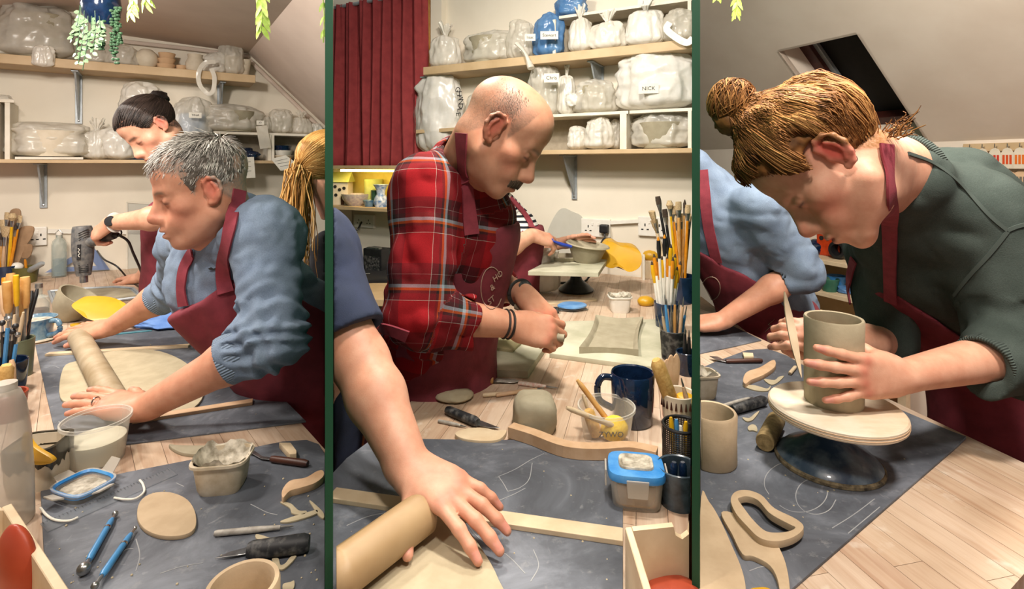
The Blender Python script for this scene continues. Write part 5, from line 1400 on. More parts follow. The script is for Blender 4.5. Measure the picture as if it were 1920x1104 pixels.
# plastic cup with tools
c = P(1137, 822); root = tub_cup('clear plastic cup of corks and sticks beside mug', 1137, 822, .057, .047, .07, 'clearplastic')
lettering(root, 'ZYWO', .016, c + Vector((.0, -.054, .035)), (1, 0, 0), (0, 0, 1), simple('grey_ink', '#6d6a64', '#6d6a64', .8))
rodtool('long bamboo stick leaning in the clear plastic cup', c + Vector((.025, .01, .006)), D(1082, 712, c.y + .03), .006, 'tool_wood')
rodtool('white stick leaning low over rim of the clear plastic cup', c + Vector((.015, -.02, .035)), D(1062, 764, c.y - .05), .0055, 'pale_wood')
rodtool('thin pale stick upright in the clear plastic cup', c + Vector((-.02, .02, .006)), D(1092, 738, c.y + .02), .004, 'pale_wood')
rodtool('cork cylinder standing in the clear plastic cup', c + Vector((-.02, .0, .006)), D(1102, 768, c.y), .013, 'cork', name='cork', cat='cork')
blob('sponge', 'yellow_sponge', None, c + Vector((.015, -.008, .006)), (.028, .024, .026), amp=.04, seed=9)
tag([o for o in COL.objects if o.name.startswith('sponge') and 'label' not in o][0], 'round yellow sponge inside the clear plastic cup', 'sponge')
# clay lumps
c = P(1002, 803); v, f = blob_np(c, (.047, .042, .045), amp=.06, freq=1.6, seed=4, sq=.62, n=36, m=26)
tag(MB().add([Vector(q) for q in v], f).build('clay_block', 'clay_g', None, True, angle=60), 'chunky block of grey clay beside long bent stick', 'clay block')
v, f = blob_np(P(851, 748), (.046, .036, .014), amp=.1, freq=2, seed=6, n=36, m=20)
tag(MB().add([Vector(q) for q in v], f).build('clay_lump', 'clay', None, True, angle=70), 'flattened round lump of clay by the table edge', 'clay lump')
# tools lying about
handled_tool('chisel_tool', 'tool with orange-brown wooden handle below plaster board', 'tool', [(925, 709), (965, 711), (975, 715), (965, 718), (925, 717)], (856, 712), (925, 713), .009, 0, 'tool_wood')
rodtool('thin brush with white handle lying near clay block', P(905, 741, .006), P(970, 735, .006), .005, 'pale_wood', 'steel', .03)
rodtool('brush with red-striped handle lying near clay block', P(972, 718, .006), P(1046, 727, .006), .0055, simple('red_stripe', '#d9a392', '#e8e0d2', .5, 120), 'steel', .03)
rodtool('pale wooden stylus lying across from the striped brush', P(930, 741, .006), P(1020, 727, .006), .005, 'ash', 'steel', .02)
handled_tool('knife', 'knife with dusty black handle beside flattened clay lump', 'knife', [(893, 786), (915, 794), (938, 803), (920, 803), (890, 797)], (838, 768), (896, 792), .0105, 0, 'blackdust')
rodtool('dusty grey needle tool beside black-handled knife on wood', P(822, 789, .004), P(875, 800, .004), .004, simple('dusty_rod', '', ''), 'steel', .015)
flatpiece('modelling_rib', 'pale boxwood rib lying beside slate mat under black knife', 'tool', [(853, 812), (872, 803), (905, 801), (930, 806), (950, 806), (938, 822), (910, 826), (870, 822)], 0, .010, 'pale_wood', bevel=.003)
pts = smooth_open([P(958, 806, .017), P(1000, 819, .017), P(1060, 841, .017), P(1120, 846, .017), P(1180, 843, .017), P(1232, 853, .017)], 5)
ribbon(pts, .024, .022, [Vector((0, 0, 1))] * len(pts)).build('bent_stick', 'ash')
tag([o for o in COL.objects if o.name == 'bent_stick'][0], 'long bent wooden stick lying along the slate mat edge', 'stick')
handled_tool('paint_scraper', 'dark brush with blue stains lying behind plaster board', 'tool', [(1045, 578), (1075, 574), (1104, 580), (1075, 583), (1045, 582)], (1015, 582), (1048, 581), .012, 0, 'blackdust')
flatpiece('blue_rag', 'blue-stained wisp of plastic on the dark brush', 'rag', [(1045, 572), (1060, 565), (1090, 566), (1100, 572), (1080, 577), (1060, 576)], .014, .006, 'bluebag')
stick('guide_stick', 'pale guide stick lying behind the blue-stained brush', 'stick', (1018, 570), (1116, 561), 0, .03, .008, 'pale_wood')

# ------------------------------------------------------------------ slate mat with slab and pin
flatpiece('slate_mat', 'wavy-edged dark slate mat under the big rolling pin', 'mat',
          [(622, 888), (650, 858), (690, 828), (730, 818), (790, 822), (900, 824), (985, 824), (1040, 838), (1075, 858), (1120, 852), (1165, 850), (1172, 862), (1176, 880), (1168, 930), (1168, 960), (1168, 1150), (622, 1150)], 0, .005, 'slate', False)
flatpiece('clay_slab', 'wide pale clay slab under the big rolling pin', 'clay slab', [(640, 1130), (700, 1075), (780, 985), (830, 960), (870, 985), (905, 1030), (935, 1085), (950, 1150), (800, 1170)], .005, .007, 'clay')
# long stick in two visible runs is one stick
stick('guide_stick', 'long pale wooden guide lath lying across the slate mat under hand', 'stick', (622, 927), (1168, 1006), .005, .030, .008, 'pale_wood')
a, b = P(640, 1074, .045), P(792, 962, .045); d = (b - a).normalized()
tag(MB().tube([a - d * .05, a, b - d * .01, b, b + d * .004], [.030, .030, .030, .030, .027], 28).build('rolling_pin', simple('pin_wood', '#ab8f69', '#9a7d57', .5, 8), None, True), 'thick honey-brown rolling pin pressed by the bare arm', 'rolling pin')
# blue-lidded box
c = P(1192, 938); root = thing('food_box', 'clear container of slip with bright blue clip lid', 'container', c)
squircle(MB(), c, [(0, 0), (.036, 0), (.040, .006), (.044, .05), (.041, .05), (.036, .008), (0, .006)], p=4.5, rz=-.15, sy=.85).build('box_wall', 'clearplastic', root, True)
squircle(MB(), c + Vector((0, 0, .007)), [(0, 0), (.036, 0), (.039, .036), (0, .036)], p=4.5, rz=-.15, sy=.85).build('slip_fill', simple('honey_slip', '#b98f58', '#a87e48', .4), root, True)
squircle(MB(), c + Vector((0, 0, .05)), [(0, 0), (.047, 0), (.048, .004), (.046, .012), (.036, .014), (0, .014)], p=4.5, rz=-.15, sy=.85).build('lid', 'bluelid', root, True)
squircle(MB(), c + Vector((0, 0, .0645)), [(0, 0), (.029, 0), (.028, .003), (.024, .003), (.022, .0012), (0, .0012)], p=4.5, rz=-.15, sy=.8).build('lid_panel', 'clay_slop', root, True)
for ang in (-1, 0, 2):
    a = -.15 + ang * math.pi / 2; u = Vector((math.cos(a), math.sin(a), 0)); v = Vector((-u.y, u.x, 0)); q = c + u * (.049 if ang != -1 else .043)
    MB().prism([q - v * .016 + Vector((0, 0, .03)), q + v * .016 + Vector((0, 0, .03)), q + v * .018 + Vector((0, 0, .058)), q - v * .018 + Vector((0, 0, .058))], .003, u).build('clip', 'frost', root, bevel=.001)
# plywood box at the corner
A, B, C = P(1172, 988, .085), P(1220, 1150, .085), P(1298, 975, .085)
root = thing('wooden_box', 'open plywood box with a finger notch beside slate mat', 'box', up_at((B + C) / 2, TZ))
dn = Vector((0, 0, -.085)); th = .009
E = B + (C - A)
def vwall(a, b, inw): return MB().prism([a + dn, b + dn, b + dn + inw * th, a + dn + inw * th], .085)
i1 = (C - A).normalized(); i2 = (B - A).normalized()
vwall(A, B, i1).build('side_panel', 'pale_wood', root, bevel=.001, seg=1)
w_ = C - A; L_ = w_.length
A = A + i1 * (th + .0004)
prof = [A + dn, C + dn, C - w_ * .0, C - w_ * .05, C - w_ * .08 - Vector((0, 0, .012)), C - w_ * .18 - Vector((0, 0, .018)), C - w_ * .28 - Vector((0, 0, .012)), C - w_ * .31, A]
MB().prism(prof, th, i2).build('notched_panel', 'pale_wood', root)
MB().prism([A + dn, B + dn, E + dn, C + dn], .004).build('bottom_panel', 'pale_wood', root)
blob('kidney_tool', 'red_clay', None, up_at(P(1262, 1096, .02), TZ + .005), (.035, .03, .010), amp=.04, seed=11)
tag([o for o in COL.objects if o.name.startswith('kidney_tool') and 'label' not in o][0], 'red rubber kidney lying in the notched plywood box', 'tool')

# ------------------------------------------------------------------ jars of brushes at the divider
rb = random.Random(21)
c1_ = P(1280, 566); c1_.x -= .01
jar('dark blue jar of long old brushes before the wall socket', c1_, .05, .06, .11, 'blue_glaze')
kinds = [(1233, 368, 'flat', 'bristledark', 'black', .007), (1222, 396, 'fan', 'bristle', 'pale_wood', .009), (1226, 412, 'fan', 'bristle', 'ash', .010), (1246, 392, 'flat', 'bristledark', 'black', .007), (1255, 376, 'mop', 'bristle', 'yellowlac', .006), (1262, 386, 'flat', 'bristle', 'ochre', .008),
         (1272, 378, 'flat', 'bristle', 'tool_wood', .008), (1284, 374, 'round', 'bristledark', 'tool_wood', .006), (1290, 384, 'flat', 'bristle', 'ochre', .007), (1295, 400, 'round', 'bristle', 'brown_wood', .006), (1278, 400, 'mop', 'bristle', 'ochre', .006), (1266, 402, 'round', 'bristle', 'pale_wood', .006)]
LB = ['black-handled flat brush leaning furthest towards the wall socket', 'cream fan brush splayed out in front of the wall socket', 'wide wooden fan brush slanting across the wall socket', 'short black-handled flat brush crossing the fan brushes', None, None, None, None, None, None, None, None]
for i, (x, y, kd, tp, hm_, r) in enumerate(kinds):
    lb_ = LB[i] or '%s brush with %s handle upright in dark blue jar by wall socket' % (KN[kd], HN[hm_])
    brush(lb_, c1_ + Vector(((x - 1268) * .0006, rb.uniform(-.02, .02), .012)), D(x, y, c1_.y + rb.uniform(-.04, .05)), r, hm_, tp, kd, None if LB[i] else 'upright old brushes in the blue jar by the socket')
c2_ = P(1252, 618); c2_.x = (1250 - CX) / F * c2_.y
jar('denim-blue glazed jar of orange watercolour brushes', c2_, .036, .044, .095, 'blue_glaze')
for i, (x, y, hm_) in enumerate([(1234, 444, 'black'), (1246, 440, 'black'), (1226, 476, 'ochre'), (1232, 484, 'ochre'), (1241, 480, 'yellowlac'), (1252, 478, 'ochre'), (1262, 482, 'ochre'), (1258, 458, 'yellowlac'), (1266, 476, 'yellowlac'), (1276, 490, 'ochre'), (1222, 490, 'yellowlac'), (1270, 500, 'yellowlac')]):
    ft = c2_ + Vector(((x - 1250) * .0007, rb.uniform(-.015, .015), .012)); top = D(x, y, c2_.y + rb.uniform(-.03, .03)); d = (top - ft).normalized()
    bl = hm_ == 'black'
    root = thing('watercolour_brush', 'tall black-handled watercolour brush in denim-blue jar' if bl else 'orange-tipped watercolour brush in denim-blue jar', 'brush', ft, 'tall black brushes in the denim-blue jar' if bl else 'orange brushes in the denim-blue jar')
    L = (top - ft).length
    MB().tube([ft, ft + d * (L - .075)], [.004, .005], 8).build('shaft', 'white' if not bl else 'white', root, True)
    MB().tube([ft + d * (L - .075), ft + d * (L - .04), ft + d * (L - .012)], [.005, .008, .006], 10).build('handle', hm_, root, True)
    MB().tube([ft + d * (L - .012), top], [.0055, .002], 8).build('handle_tip', 'bristledark' if not bl else 'ochre', root, True)
c3_ = P(1262, 672); c3_.x = (1262 - CX) / F * c3_.y
jar('black plastic beaker of metal modelling tools', c3_, .031, .038, .085, 'blackdust')
for i, (x, y, m_) in enumerate([(1232, 590, 'steel'), (1240, 575, 'pale_wood'), (1250, 560, 'ash'), (1258, 566, 'steel'), (1266, 552, 'tool_wood'), (1274, 562, 'steel'), (1282, 556, 'ash'), (1262, 580, 'pale_wood'), (1288, 572, 'bluetool'), (1246, 552, 'bluetool'), (1278, 585, 'steel')]):
    ft = c3_ + Vector(((x - 1262) * .0005, rb.uniform(-.012, .012), .012))
    rodtool({'steel': 'thin steel modelling tool in black beaker', 'pale_wood': 'cream wooden modelling tool in black beaker', 'ash': 'tan wooden modelling tool in black beaker', 'tool_wood': 'honey-brown wooden tool in black beaker', 'bluetool': 'blue-handled tool in black beaker'}[m_], ft, D(x, y, c3_.y + rb.uniform(-.02, .03)), .005, m_, 'steel', .03, group=m_.replace('_', ' ') + ' tools in the black beaker')
c4_ = P(1288, 700); c4_.x = (1288 - CX) / F * c4_.y
jar('deep blue glazed cup behind the cork pot', c4_, .026, .030, .06, 'navy_glaze', cat='cup')
for i, x in enumerate((1284, 1292)): rodtool('black-topped stylus in the deep blue cup', c4_ + Vector(((i - .5) * .01, 0, .01)), D(x, 612 + i * 6, c4_.y), .006, 'black', 'steel', .02, group='styluses in the deep blue cup')
# cork pot with kidneys
c5_ = P(1270, 800); c5_.x = (1272 - CX) / F * c5_.y
root = thing('ceramic_pot', 'cream pot with black drips holding a cork and yellow sponge', 'pot', c5_)
MB().lathe(c5_, pot_prof(.030, .037, .075), n=32).build('pot_body', 'cream', root, True)
for j in range(12):
    a = math.pi + j * math.pi / 11; p = c5_ + Vector((math.cos(a) * .036, math.sin(a) * .036, .055)); MB().tube([p + Vector((0, 0, .01)), p - Vector((0, 0, .006))], [.001, .0028], 6).build('glaze_drip', 'brown_wood', root, True)
rodtool('thick cork cylinder leaning out of cream dripped pot', c5_ + Vector((-.006, 0, .03)), D(1230, 674, c5_.y - .01), .0165, 'cork', name='cork', cat='cork')
blob('sponge', 'yellow', None, c5_ + Vector((.012, -.005, .06)), (.024, .02, .016), amp=.03, seed=13, flat=False)
tag([o for o in COL.objects if o.name.startswith('sponge') and 'label' not in o][0], 'yellow round sponge filling the cream dripped pot', 'sponge')
rodtool('short needle tool with pale handle in the cream dripped pot', c5_ + Vector((.016, -.02, .05)), D(1277, 708, c5_.y - .02), .005, 'ash', 'steel', .02)
for i, (x, y, xx) in enumerate(((1258, 664, 1262), (1268, 662, 1276), (1250, 672, 1258))):
    a = c5_ + Vector(((i - 1) * .006, .045, .02)); b = D(x, y, c5_.y + .05); d = b - a; sx_ = Vector((1, 0, 0))
    slab_up('wooden_knife', ['leaf-shaped wooden knife standing behind the cream dripped pot', 'broad wooden knife next to leaf-shaped one behind cream pot', 'white-tipped wooden knife behind the cork'][i], 'tool', [a - sx_ * .004, a + d * .5 - sx_ * .009, a + d * .85 - sx_ * .009, b, a + d * .85 + sx_ * .009, a + d * .5 + sx_ * .009, a + sx_ * .004], .005, (0, -1, 0), 'ash', .0015)
c6 = c5_ + Vector((.0, .048, 0)); jar('small red pot of wooden knives behind the cork pot', c6, .020, .024, .055, 'red_clay')
# wire-mesh basket with pens on jar
c7 = P(1274, 880); c7.x = (1278 - CX) / F * c7.y
root = thing('wire_basket', 'dark woven mesh pot with yellow and blue pens', 'basket', c7)
R_, H_ = .034, .085
MB().lathe(c7, [(0, 0), (R_ - .003, 0), (R_ - .003, .006), (0, .006)], n=24).build('basket_floor', 'black', root)
wm = MB()
for k in range(22):
    z = .004 + k * (H_ - .004) / 21; wm.tube([c7 + Vector((R_ * math.cos(a), R_ * math.sin(a), z)) for a in np.linspace(0, 2 * math.pi, 25)], .0011, 4)
for k in range(44):
    a = 2 * math.pi * k / 44; wm.tube([c7 + Vector((R_ * math.cos(a), R_ * math.sin(a), 0)), c7 + Vector((R_ * math.cos(a), R_ * math.sin(a), H_))], .0011, 4)
o = wm.build('wire_mesh', simple('dark_bronze', '#2a231d', '#3b3128', .5, 60), root); o['kind'] = 'stuff'
MB().tube([c7 + Vector((R_ * math.cos(a), R_ * math.sin(a), H_)) for a in np.linspace(0, 2 * math.pi, 25)], .0025, 6).build('rim', 'black', root, True)
for i, (x, m_) in enumerate(((1258, 'yellowlac'), (1268, 'bluetool'), (1286, 'yellowlac'), (1292, 'black'), (1276, 'paper'))):
    rodtool(['yellow pen leaning in the dark mesh pot, nearest cork pot', 'blue pen in the dark mesh pot', 'second yellow pen in the dark mesh pot', 'black pen in the dark mesh pot', 'white pen in the dark mesh pot'][i], c7 + Vector(((x - 1276) * .0008, .004 * (i % 3 - 1), .008)), D(x, 782 + 4 * i, c7.y), .005, m_, name='pen', cat='pen')
c8 = P(1268, 942); c8.x = (1272 - CX) / F * c8.y
jar('grey-blue glazed pot between blue-lidded container and partition', c8, .030, .036, .062, simple('grey_blue_glaze', '#2a3238', '#4b5a66', .25, 30), n=36)
for i, x in enumerate((1264, 1280)): rodtool('dark blue marker lying in the grey-blue pot', c8 + Vector(((i - .5) * .02, 0, .01)), D(x, 866, c8.y), .007, 'navy_glaze', name='marker', cat='pen', group='markers in the grey-blue pot')

clip_thing(find('grey-topped stool'), CUT1R); clip_thing(find('thick honey-brown rolling pin'), CUT1R); clip_thing(find('plain wooden desk under'), CUT1R)
clip_thing(find('white and teal portable'), CUT1R); clip_thing(find('wooden display niche'), CUT1R)
for l in ('dark woven mesh', 'grey-blue glazed pot', 'dark blue jar of long', 'open plywood box with a finger', 'deep blue glazed cup', 'cream pot with black drips', 'white box shelf on', 'white cubby under the huge', 'white carrier bag at shelf end'): clip_thing(find(l), CUT2L)
# ================================================================== bay 3
flatpiece('slate_mat', 'dark slate mat under the banding wheel and the clay loops', 'mat',
          [(1313, 690), (1345, 676), (1400, 656), (1440, 653), (1475, 666), (1530, 698), (1690, 768), (1780, 806), (1812, 818), (1796, 834), (1650, 960), (1484, 1104), (1440, 1150), (1313, 1150)], 0, .005, 'slate', False)
flatpiece('slate_mat', 'corner of a dark slate mat under the blue-sleeved arm', 'mat', [(1312, 662), (1370, 650), (1428, 637), (1398, 622), (1360, 604), (1312, 600)], 0, .004, 'slate', False)
# banding wheel
c = P(1553, 866, .005); c.z = TZ + .005; WHEEL = c
root = thing('banding_wheel', 'blue-grey iron banding wheel dusted with clay under wooden bat', 'banding wheel', c)
MB().lathe(c, [(0, 0), (.088, 0), (.091, .004), (.088, .010), (.075, .022), (.050, .036), (.030, .050), (.022, .07), (.022, .088), (0, .088)], n=56).build('wheel_base', simple('dusty_blue_iron', '#26384c', '#6f7c86', .35, 22, .3, 60, lo=.42, hi=.72, coat=.3), root, True)
MB().lathe(c, [(.0885, .0), (.0925, .001), (.0925, .006), (.0895, .009)], n=56).build('clay_rim', simple('crusted_rim', '#8a7a5c', '#3b342a', .9, 80, .8, 120), root, True)
MB().lathe(c + Vector((0, 0, .086)), [(0, 0), (.075, 0), (.078, .004), (.078, .010), (0, .010)], n=48).build('wheel_head', simple('dusty_blue_iron', '', ''), root, True)
bz = TZ + .005 + .096
bc = Vector((c.x + .006, c.y - .012, bz))
root = thing('wooden_bat', 'round plywood bat turning on the banding wheel', 'bat', bc)
tb = NT('bat_ply'); co = tb.coord('Object', (1, 6, 1), (0, 0, .5)); g_ = tb.noise(co, 10, 5, .6, .4)
tb.set(color=tb.mix(.5, tb.ramp(g_, [(.3, '#cbb190'), (.7, '#e2d1b6')]), tb.ramp(tb.noise(tb.coord(), 14, 4), [(.4, '#e4dccd'), (.7, '#cdb494')])), rough=.6); tb.bump(g_, .2, .001)
MB().lathe(bc, [(0, 0), (.111, 0), (.114, .003), (.114, .015), (.111, .018), (0, .018)], n=72).build('bat_disc', tb.m, root, True)
for k in range(2): MB().lathe(bc + Vector((0, 0, .005 + .005 * k)), [(.1138, 0), (.1146, .0006), (.1146, .0016), (.1138, .0022)], n=72).build('ply_layer', 'ash', root, True)
zt = bz + .018
pc = Vector(((1563 - CX) / F * 1.02, 1.02, zt)); POT3 = pc
tag(MB().lathe(pc, [(0, 0), (.0495, 0), (.050, .004), (.0505, .06), (.050, .12), (.051, .158), (.0495, .161), (.045, .160), (.043, .15), (.043, .02), (0, .012)], n=64).build('clay_cylinder', 'clay', None, True), 'tall clay cylinder held on the round plywood bat', 'pot')
# wooden knife
a, b = D(1503, 706, .955), D(1472, 547, 1.02); d = b - a; w = (Vector((0, 0, 1)).cross(d)).normalized(); KNIFE = (a, b)
sxv = Vector((1, .2, 0)).normalized()
root = thing('wooden_knife', 'pale wooden double-pointed modelling knife against clay cylinder', 'tool', a)
slab_up('blade', '', '', [a - sxv * .001, a + d * .3 - sxv * .0075, a + d * .55 - sxv * .009, a + d * .8 - sxv * .007, b, a + d * .8 + sxv * .005, a + d * .55 + sxv * .008, a + d * .3 + sxv * .0065, a + d * .05 + sxv * .002], .005, (.1, 1, .1), 'pale_wood', .0018, parent=root)
# clay cup at the divider
c = P(1334, 868); o = tag(MB().lathe(c + Vector((0, 0, .005)), [(0, 0), (.044, 0), (.046, .003), (.0455, .05), (.0465, .092), (.044, .096), (.040, .095), (.0385, .088), (.0385, .012), (0, .01)], n=56).build('clay_cup', 'clay_l', None, True), 'straight-sided clay cup standing beside the cork cylinder', 'cup')
clip_thing(o, CUT2R)
def ringpiece(name, label, cat, outer, inner, z, th, mat, tilt=0):
    k = 5; o1 = smooth_closed(outer, k); i1 = smooth_closed(inner, k); n = len(o1); assert n == len(i1)
    pt = lambda x, y: P(x, y, z + th)
    O = [pt(*q) for q in o1]; I = [pt(*q) for q in i1]; dz_ = Vector((0, 0, -th))
    vs = O + I + [p + dz_ for p in O] + [p + dz_ for p in I]; fs = []
    for i in range(n):
        j = (i + 1) % n; fs += [(i, j, n + j, n + i), (2 * n + i, 3 * n + i, 3 * n + j, 2 * n + j), (i, 2 * n + i, 2 * n + j, j), (n + i, n + j, 3 * n + j, 3 * n + i)]
    return tag(MB().add(vs, fs).build(name, mat, None, True, .0015, 2), label, cat)
ringpiece('clay_loop', 'pinched loop of cut clay lying on the slate mat', 'clay loop',
          [(1370, 938), (1378, 922), (1400, 918), (1428, 928), (1452, 952), (1492, 972), (1507, 988), (1490, 1005), (1458, 1014), (1425, 1008), (1400, 985), (1380, 962)],
          [(1384, 936), (1388, 932), (1402, 930), (1422, 938), (1444, 962), (1478, 981), (1491, 988), (1480, 995), (1456, 998), (1434, 994), (1412, 974), (1395, 952)], .012, .011, 'clay_l')
flatpiece('clay_slab', 'thick rounded clay slab lying beside pinched clay loop', 'clay slab', [(1314, 932), (1330, 940), (1350, 972), (1372, 1020), (1392, 1068), (1399, 1110), (1392, 1150), (1316, 1150)], .005, .011, 'clay_l', bevel=.002)
flatpiece('clay_offcut', 'curved clay offcut under the pinched clay loop', 'clay strip', [(1352, 960), (1382, 964), (1412, 992), (1450, 1012), (1470, 1045), (1480, 1090), (1482, 1150), (1464, 1150), (1460, 1095), (1444, 1060), (1412, 1042), (1392, 1038), (1372, 1000)], .005, .008, 'clay_l', bevel=.0015)
flatpiece('kidney_tool', 'bright yellow kidney between clay slab and curved offcut', 'tool', [(1405, 1106), (1420, 1100), (1440, 1101), (1448, 1112), (1430, 1140), (1408, 1135)], .005, .006, 'yellow')
r_ = slop_tub('slip-caked tub standing at the partition in front of apron', 1316, 742, .036, .058, z=.005); clip_thing(r_, CUT2R)
handled_tool('palette_knife', 'trowel knife with reddish-brown handle behind wooden rib', 'knife', [(1330, 668), (1345, 669), (1360, 676), (1362, 679), (1345, 676)], (1361, 677), (1429, 676), .0065, .005, 'brown_wood')
flatpiece('modelling_rib', 'curved wooden modelling rib beside red-brown knife', 'tool', [(1393, 712), (1400, 697), (1425, 688), (1447, 675), (1454, 677), (1452, 688), (1432, 702), (1408, 712), (1398, 719)], .005, .012, 'ash', bevel=.003)
rodtool('slender grey needle tool behind black handle and cork', P(1352, 762, .01), P(1412, 744, .01), .0045, simple('dusty_rod', '', ''), 'steel', .015)
handled_tool('knife', 'black taped knife handle between clay cup and wooden bat', 'knife', [(1346, 790), (1372, 772), (1376, 778)], (1374, 768), (1434, 750), .0115, .005, 'blackdust')
flatpiece('wood_block', 'little pale wood block at mat edge behind red-brown knife', 'block', [(1392, 660), (1412, 661), (1413, 668), (1395, 668)], .005, .01, 'pale_wood', False)
a, b = P(1434, 830, .023), P(1456, 786, .023)
tag(MB().tube([a, a.lerp(b, .04), a.lerp(b, .96), b], [.0165, .0178, .0178, .0165], 20).build('cork', 'corkdark', None, True), 'worn cork cylinder lying beside the banding wheel', 'cork')
for q, l in (([(1392, 722), (1415, 722), (1438, 728), (1445, 722), (1440, 732), (1415, 731)], 'flat clay scrap beside curved wooden rib'), ([(1432, 710), (1452, 712), (1460, 706), (1470, 705), (1456, 718), (1444, 720)], 'flat clay scrap tucked at edge of wooden bat'),
             ([(1402, 800), (1410, 795), (1418, 798), (1420, 808), (1412, 806), (1404, 806)], 'curly clay crumb between clay cup and cork'), ([(1392, 782), (1405, 783), (1415, 775), (1424, 770), (1412, 786), (1400, 789)], 'hooked clay scrap beside black taped handle')):
    scrap(q, l, z=.005, group=None)
rodtool('small pale stick lying behind the wooden bat', P(1481, 700, .01), P(1492, 687, .01), .005, 'pale_wood')

# ------------------------------------------------------------------ wall rack with glaze tags
za = W3.at(1860, 276).z
root = thing('tag_rack', 'wooden hook rail of glaze test tags on the knee wall', 'rack', W3.at(1860, 284))
MB().bar(W3.xy(1808, za, .012), W3.xy(1990, za, .012), .022, .036, (0, 0, 1)).build('rail', 'shelf', root, bevel=.002)
cols = ['#a8453a', '#b8352a', '#c23a2c', '#cc4a22', '#d9702a', '#d98a3a', '#c98a4a']
for i in range(7):
    px = 1822 + i * 23.5; p = W3.xy(px, za, .03)
    MB().tube(smooth_open([p + Vector((0, 0, .002)), p + W3.n * .016 + Vector((0, 0, -.004)), p + W3.n * .018 + Vector((0, 0, .014))], 4), .0018, 6).build('hook', 'steel', root, True)
    tg = thing('glaze_tag', ['pale tag hung first on the hook rail beside the green shoulder', 'tag with dull red stripes on the hook rail', 'tag with rose red stripes on the hook rail', 'tag with scarlet stripes on the hook rail', 'tag with orange stripes on the hook rail', 'tag with amber stripes on the hook rail', 'tag with tan stripes on the hook rail'][i], 'tag', p + W3.n * .014 - Vector((0, 0, .1)))
    c = p + W3.n * .014 - Vector((0, 0, .05)); w2, h2 = .023, .046
    pts = [c + W3.d * x + Vector((0, 0, z)) for x, z in ((-w2, -h2), (w2, -h2), (w2, h2 * .4), (w2 * .6, h2 * .85), (0, h2), (-w2 * .6, h2 * .85), (-w2, h2 * .4))]
    MB().prism(pts, .005, W3.n).build('tile', 'cream', tg, bevel=.001)
    if i:
        for k in (-1, 0, 1):
            q = c + W3.d * (k * .012) + W3.n * .0055 + Vector((0, 0, -.006)); MB().bar(q - Vector((0, 0, .02)), q + Vector((0, 0, .02)), .008, .0012, W3.n).build('glaze_stripe', simple('tag_glaze%d' % i, cols[i], cols[i], .3), tg)
for i in range(3):
    px = 1892 + i * 23; c = W3.xy(px, za - .145, .02)
    tg = thing('glaze_tag', 'grey-brown glaze tag hanging under the coloured tags', 'tag', c - Vector((0, 0, .05)), 'lower row of glaze tags')
    MB().prism([c + W3.d * x + Vector((0, 0, z)) for x, z in ((-.022, -.045), (.022, -.045), (.022, .03), (0, .045), (-.022, .03))], .005, W3.n).build('tile', 'biscuit', tg)
    for k in (-1, 0, 1): MB().bar(c + W3.d * (k * .012) + W3.n * .0055 - Vector((0, 0, .02)), c + W3.d * (k * .012) + W3.n * .0055 + Vector((0, 0, .015)), .008, .0012, W3.n).build('glaze_stripe', 'stoolrim', tg)

# ------------------------------------------------------------------ shelf unit against the knee wall
root = thing('storage_shelf', 'plain wooden storage shelves against knee wall behind redhead', 'shelf unit', W3.xy(1560, 0, .2))
zsh = [W3.at(1550, 486, .3).z, W3.at(1550, 546, .3).z, W3.at(1550, 640, .3).z]
for z in zsh: MB().prism([W3.xy(1440, z - .022, .0), W3.xy(1700, z - .022, 0), W3.xy(1700, z - .022, .34), W3.xy(1440, z - .022, .34)], .022).build('shelf_board', 'pale_wood', root, bevel=.002, seg=1)
for x in (1445, 1695):
    for of in (.03, .31): MB().bar(W3.xy(x, 0, of), W3.xy(x, zsh[0] - .022, of), .035, .035, W3.n).build('post', 'pale_wood', root)
MB().prism([W3.xy(1440, .2, .004), W3.xy(1700, .2, .004), W3.xy(1700, zsh[0] - .03, .004), W3.xy(1440, zsh[0] - .03, .004)], .006, W3.n).build('back_panel', 'shelf', root)
b0 = W3.xy(1562, zsh[0], .16); hr = thing('orange_house', 'glossy orange ceramic block with round holes behind redhead chin', 'ornament', b0)
rot = Matrix.Rotation(W3.ang, 3, 'Z')
MB().box(b0 + Vector((0, 0, .06)), (.13, .09, .12), rot=rot).build('block', 'terracotta_o', hr, bevel=.006)
for k in (-1, 0, 1): MB().lathe(b0 + rot @ Vector((k * .035, -.045, .095)), [(.012, 0), (.012, .003), (0, .003)], W3.n, 14).build('hole', 'dark', hr)
b1 = W3.xy(1532, zsh[0], .18)
v, f = blob_np(b1, (.07, .05, .045), amp=.12, freq=2, seed=3); tag(MB().add([Vector(q) for q in v], f).build('dark_bundle', 'navy_glaze', None, True, angle=80), 'dark blue bundle on top storage shelf beside orange block', 'bundle')
b2 = W3.xy(1582, zsh[0], .2); o = MB().lathe(b2 + Vector((0, 0, .05)), [(.045, 0), (.05, .03), (.045, .06), (.03, .06), (.03, .0)], W3.n, 24).build('black_ring', 'black', None, True); tag(o, 'black ring-shaped casting beside orange ceramic block', 'ring')
ware('blue_pot', 'tipped sky blue plastic pot on middle storage shelf', W3, 1568, zsh[1], pot_prof(.035, .05, .07), 'bluelid', .2)
ware('green_pot', 'dark green plastic flowerpot on middle storage shelf', W3, 1556, zsh[1], pot_prof(.032, .045, .065), simple('pot_green', '#2c5b48', '#346753', .5), .28)
sbag(W3, 'pale blue plastic bag on storage shelf beside green pot', 1572, 1600, 536, zsh[1], off=.25, mat='bagblue', style='mound')
sbag(W3, 'clear bag of odds and ends on middle storage shelf', 1520, 1550, 520, zsh[1], off=.22, mat='bagclear', style='mound', inner=('stoolrim', .7, .6))
z_b = .70
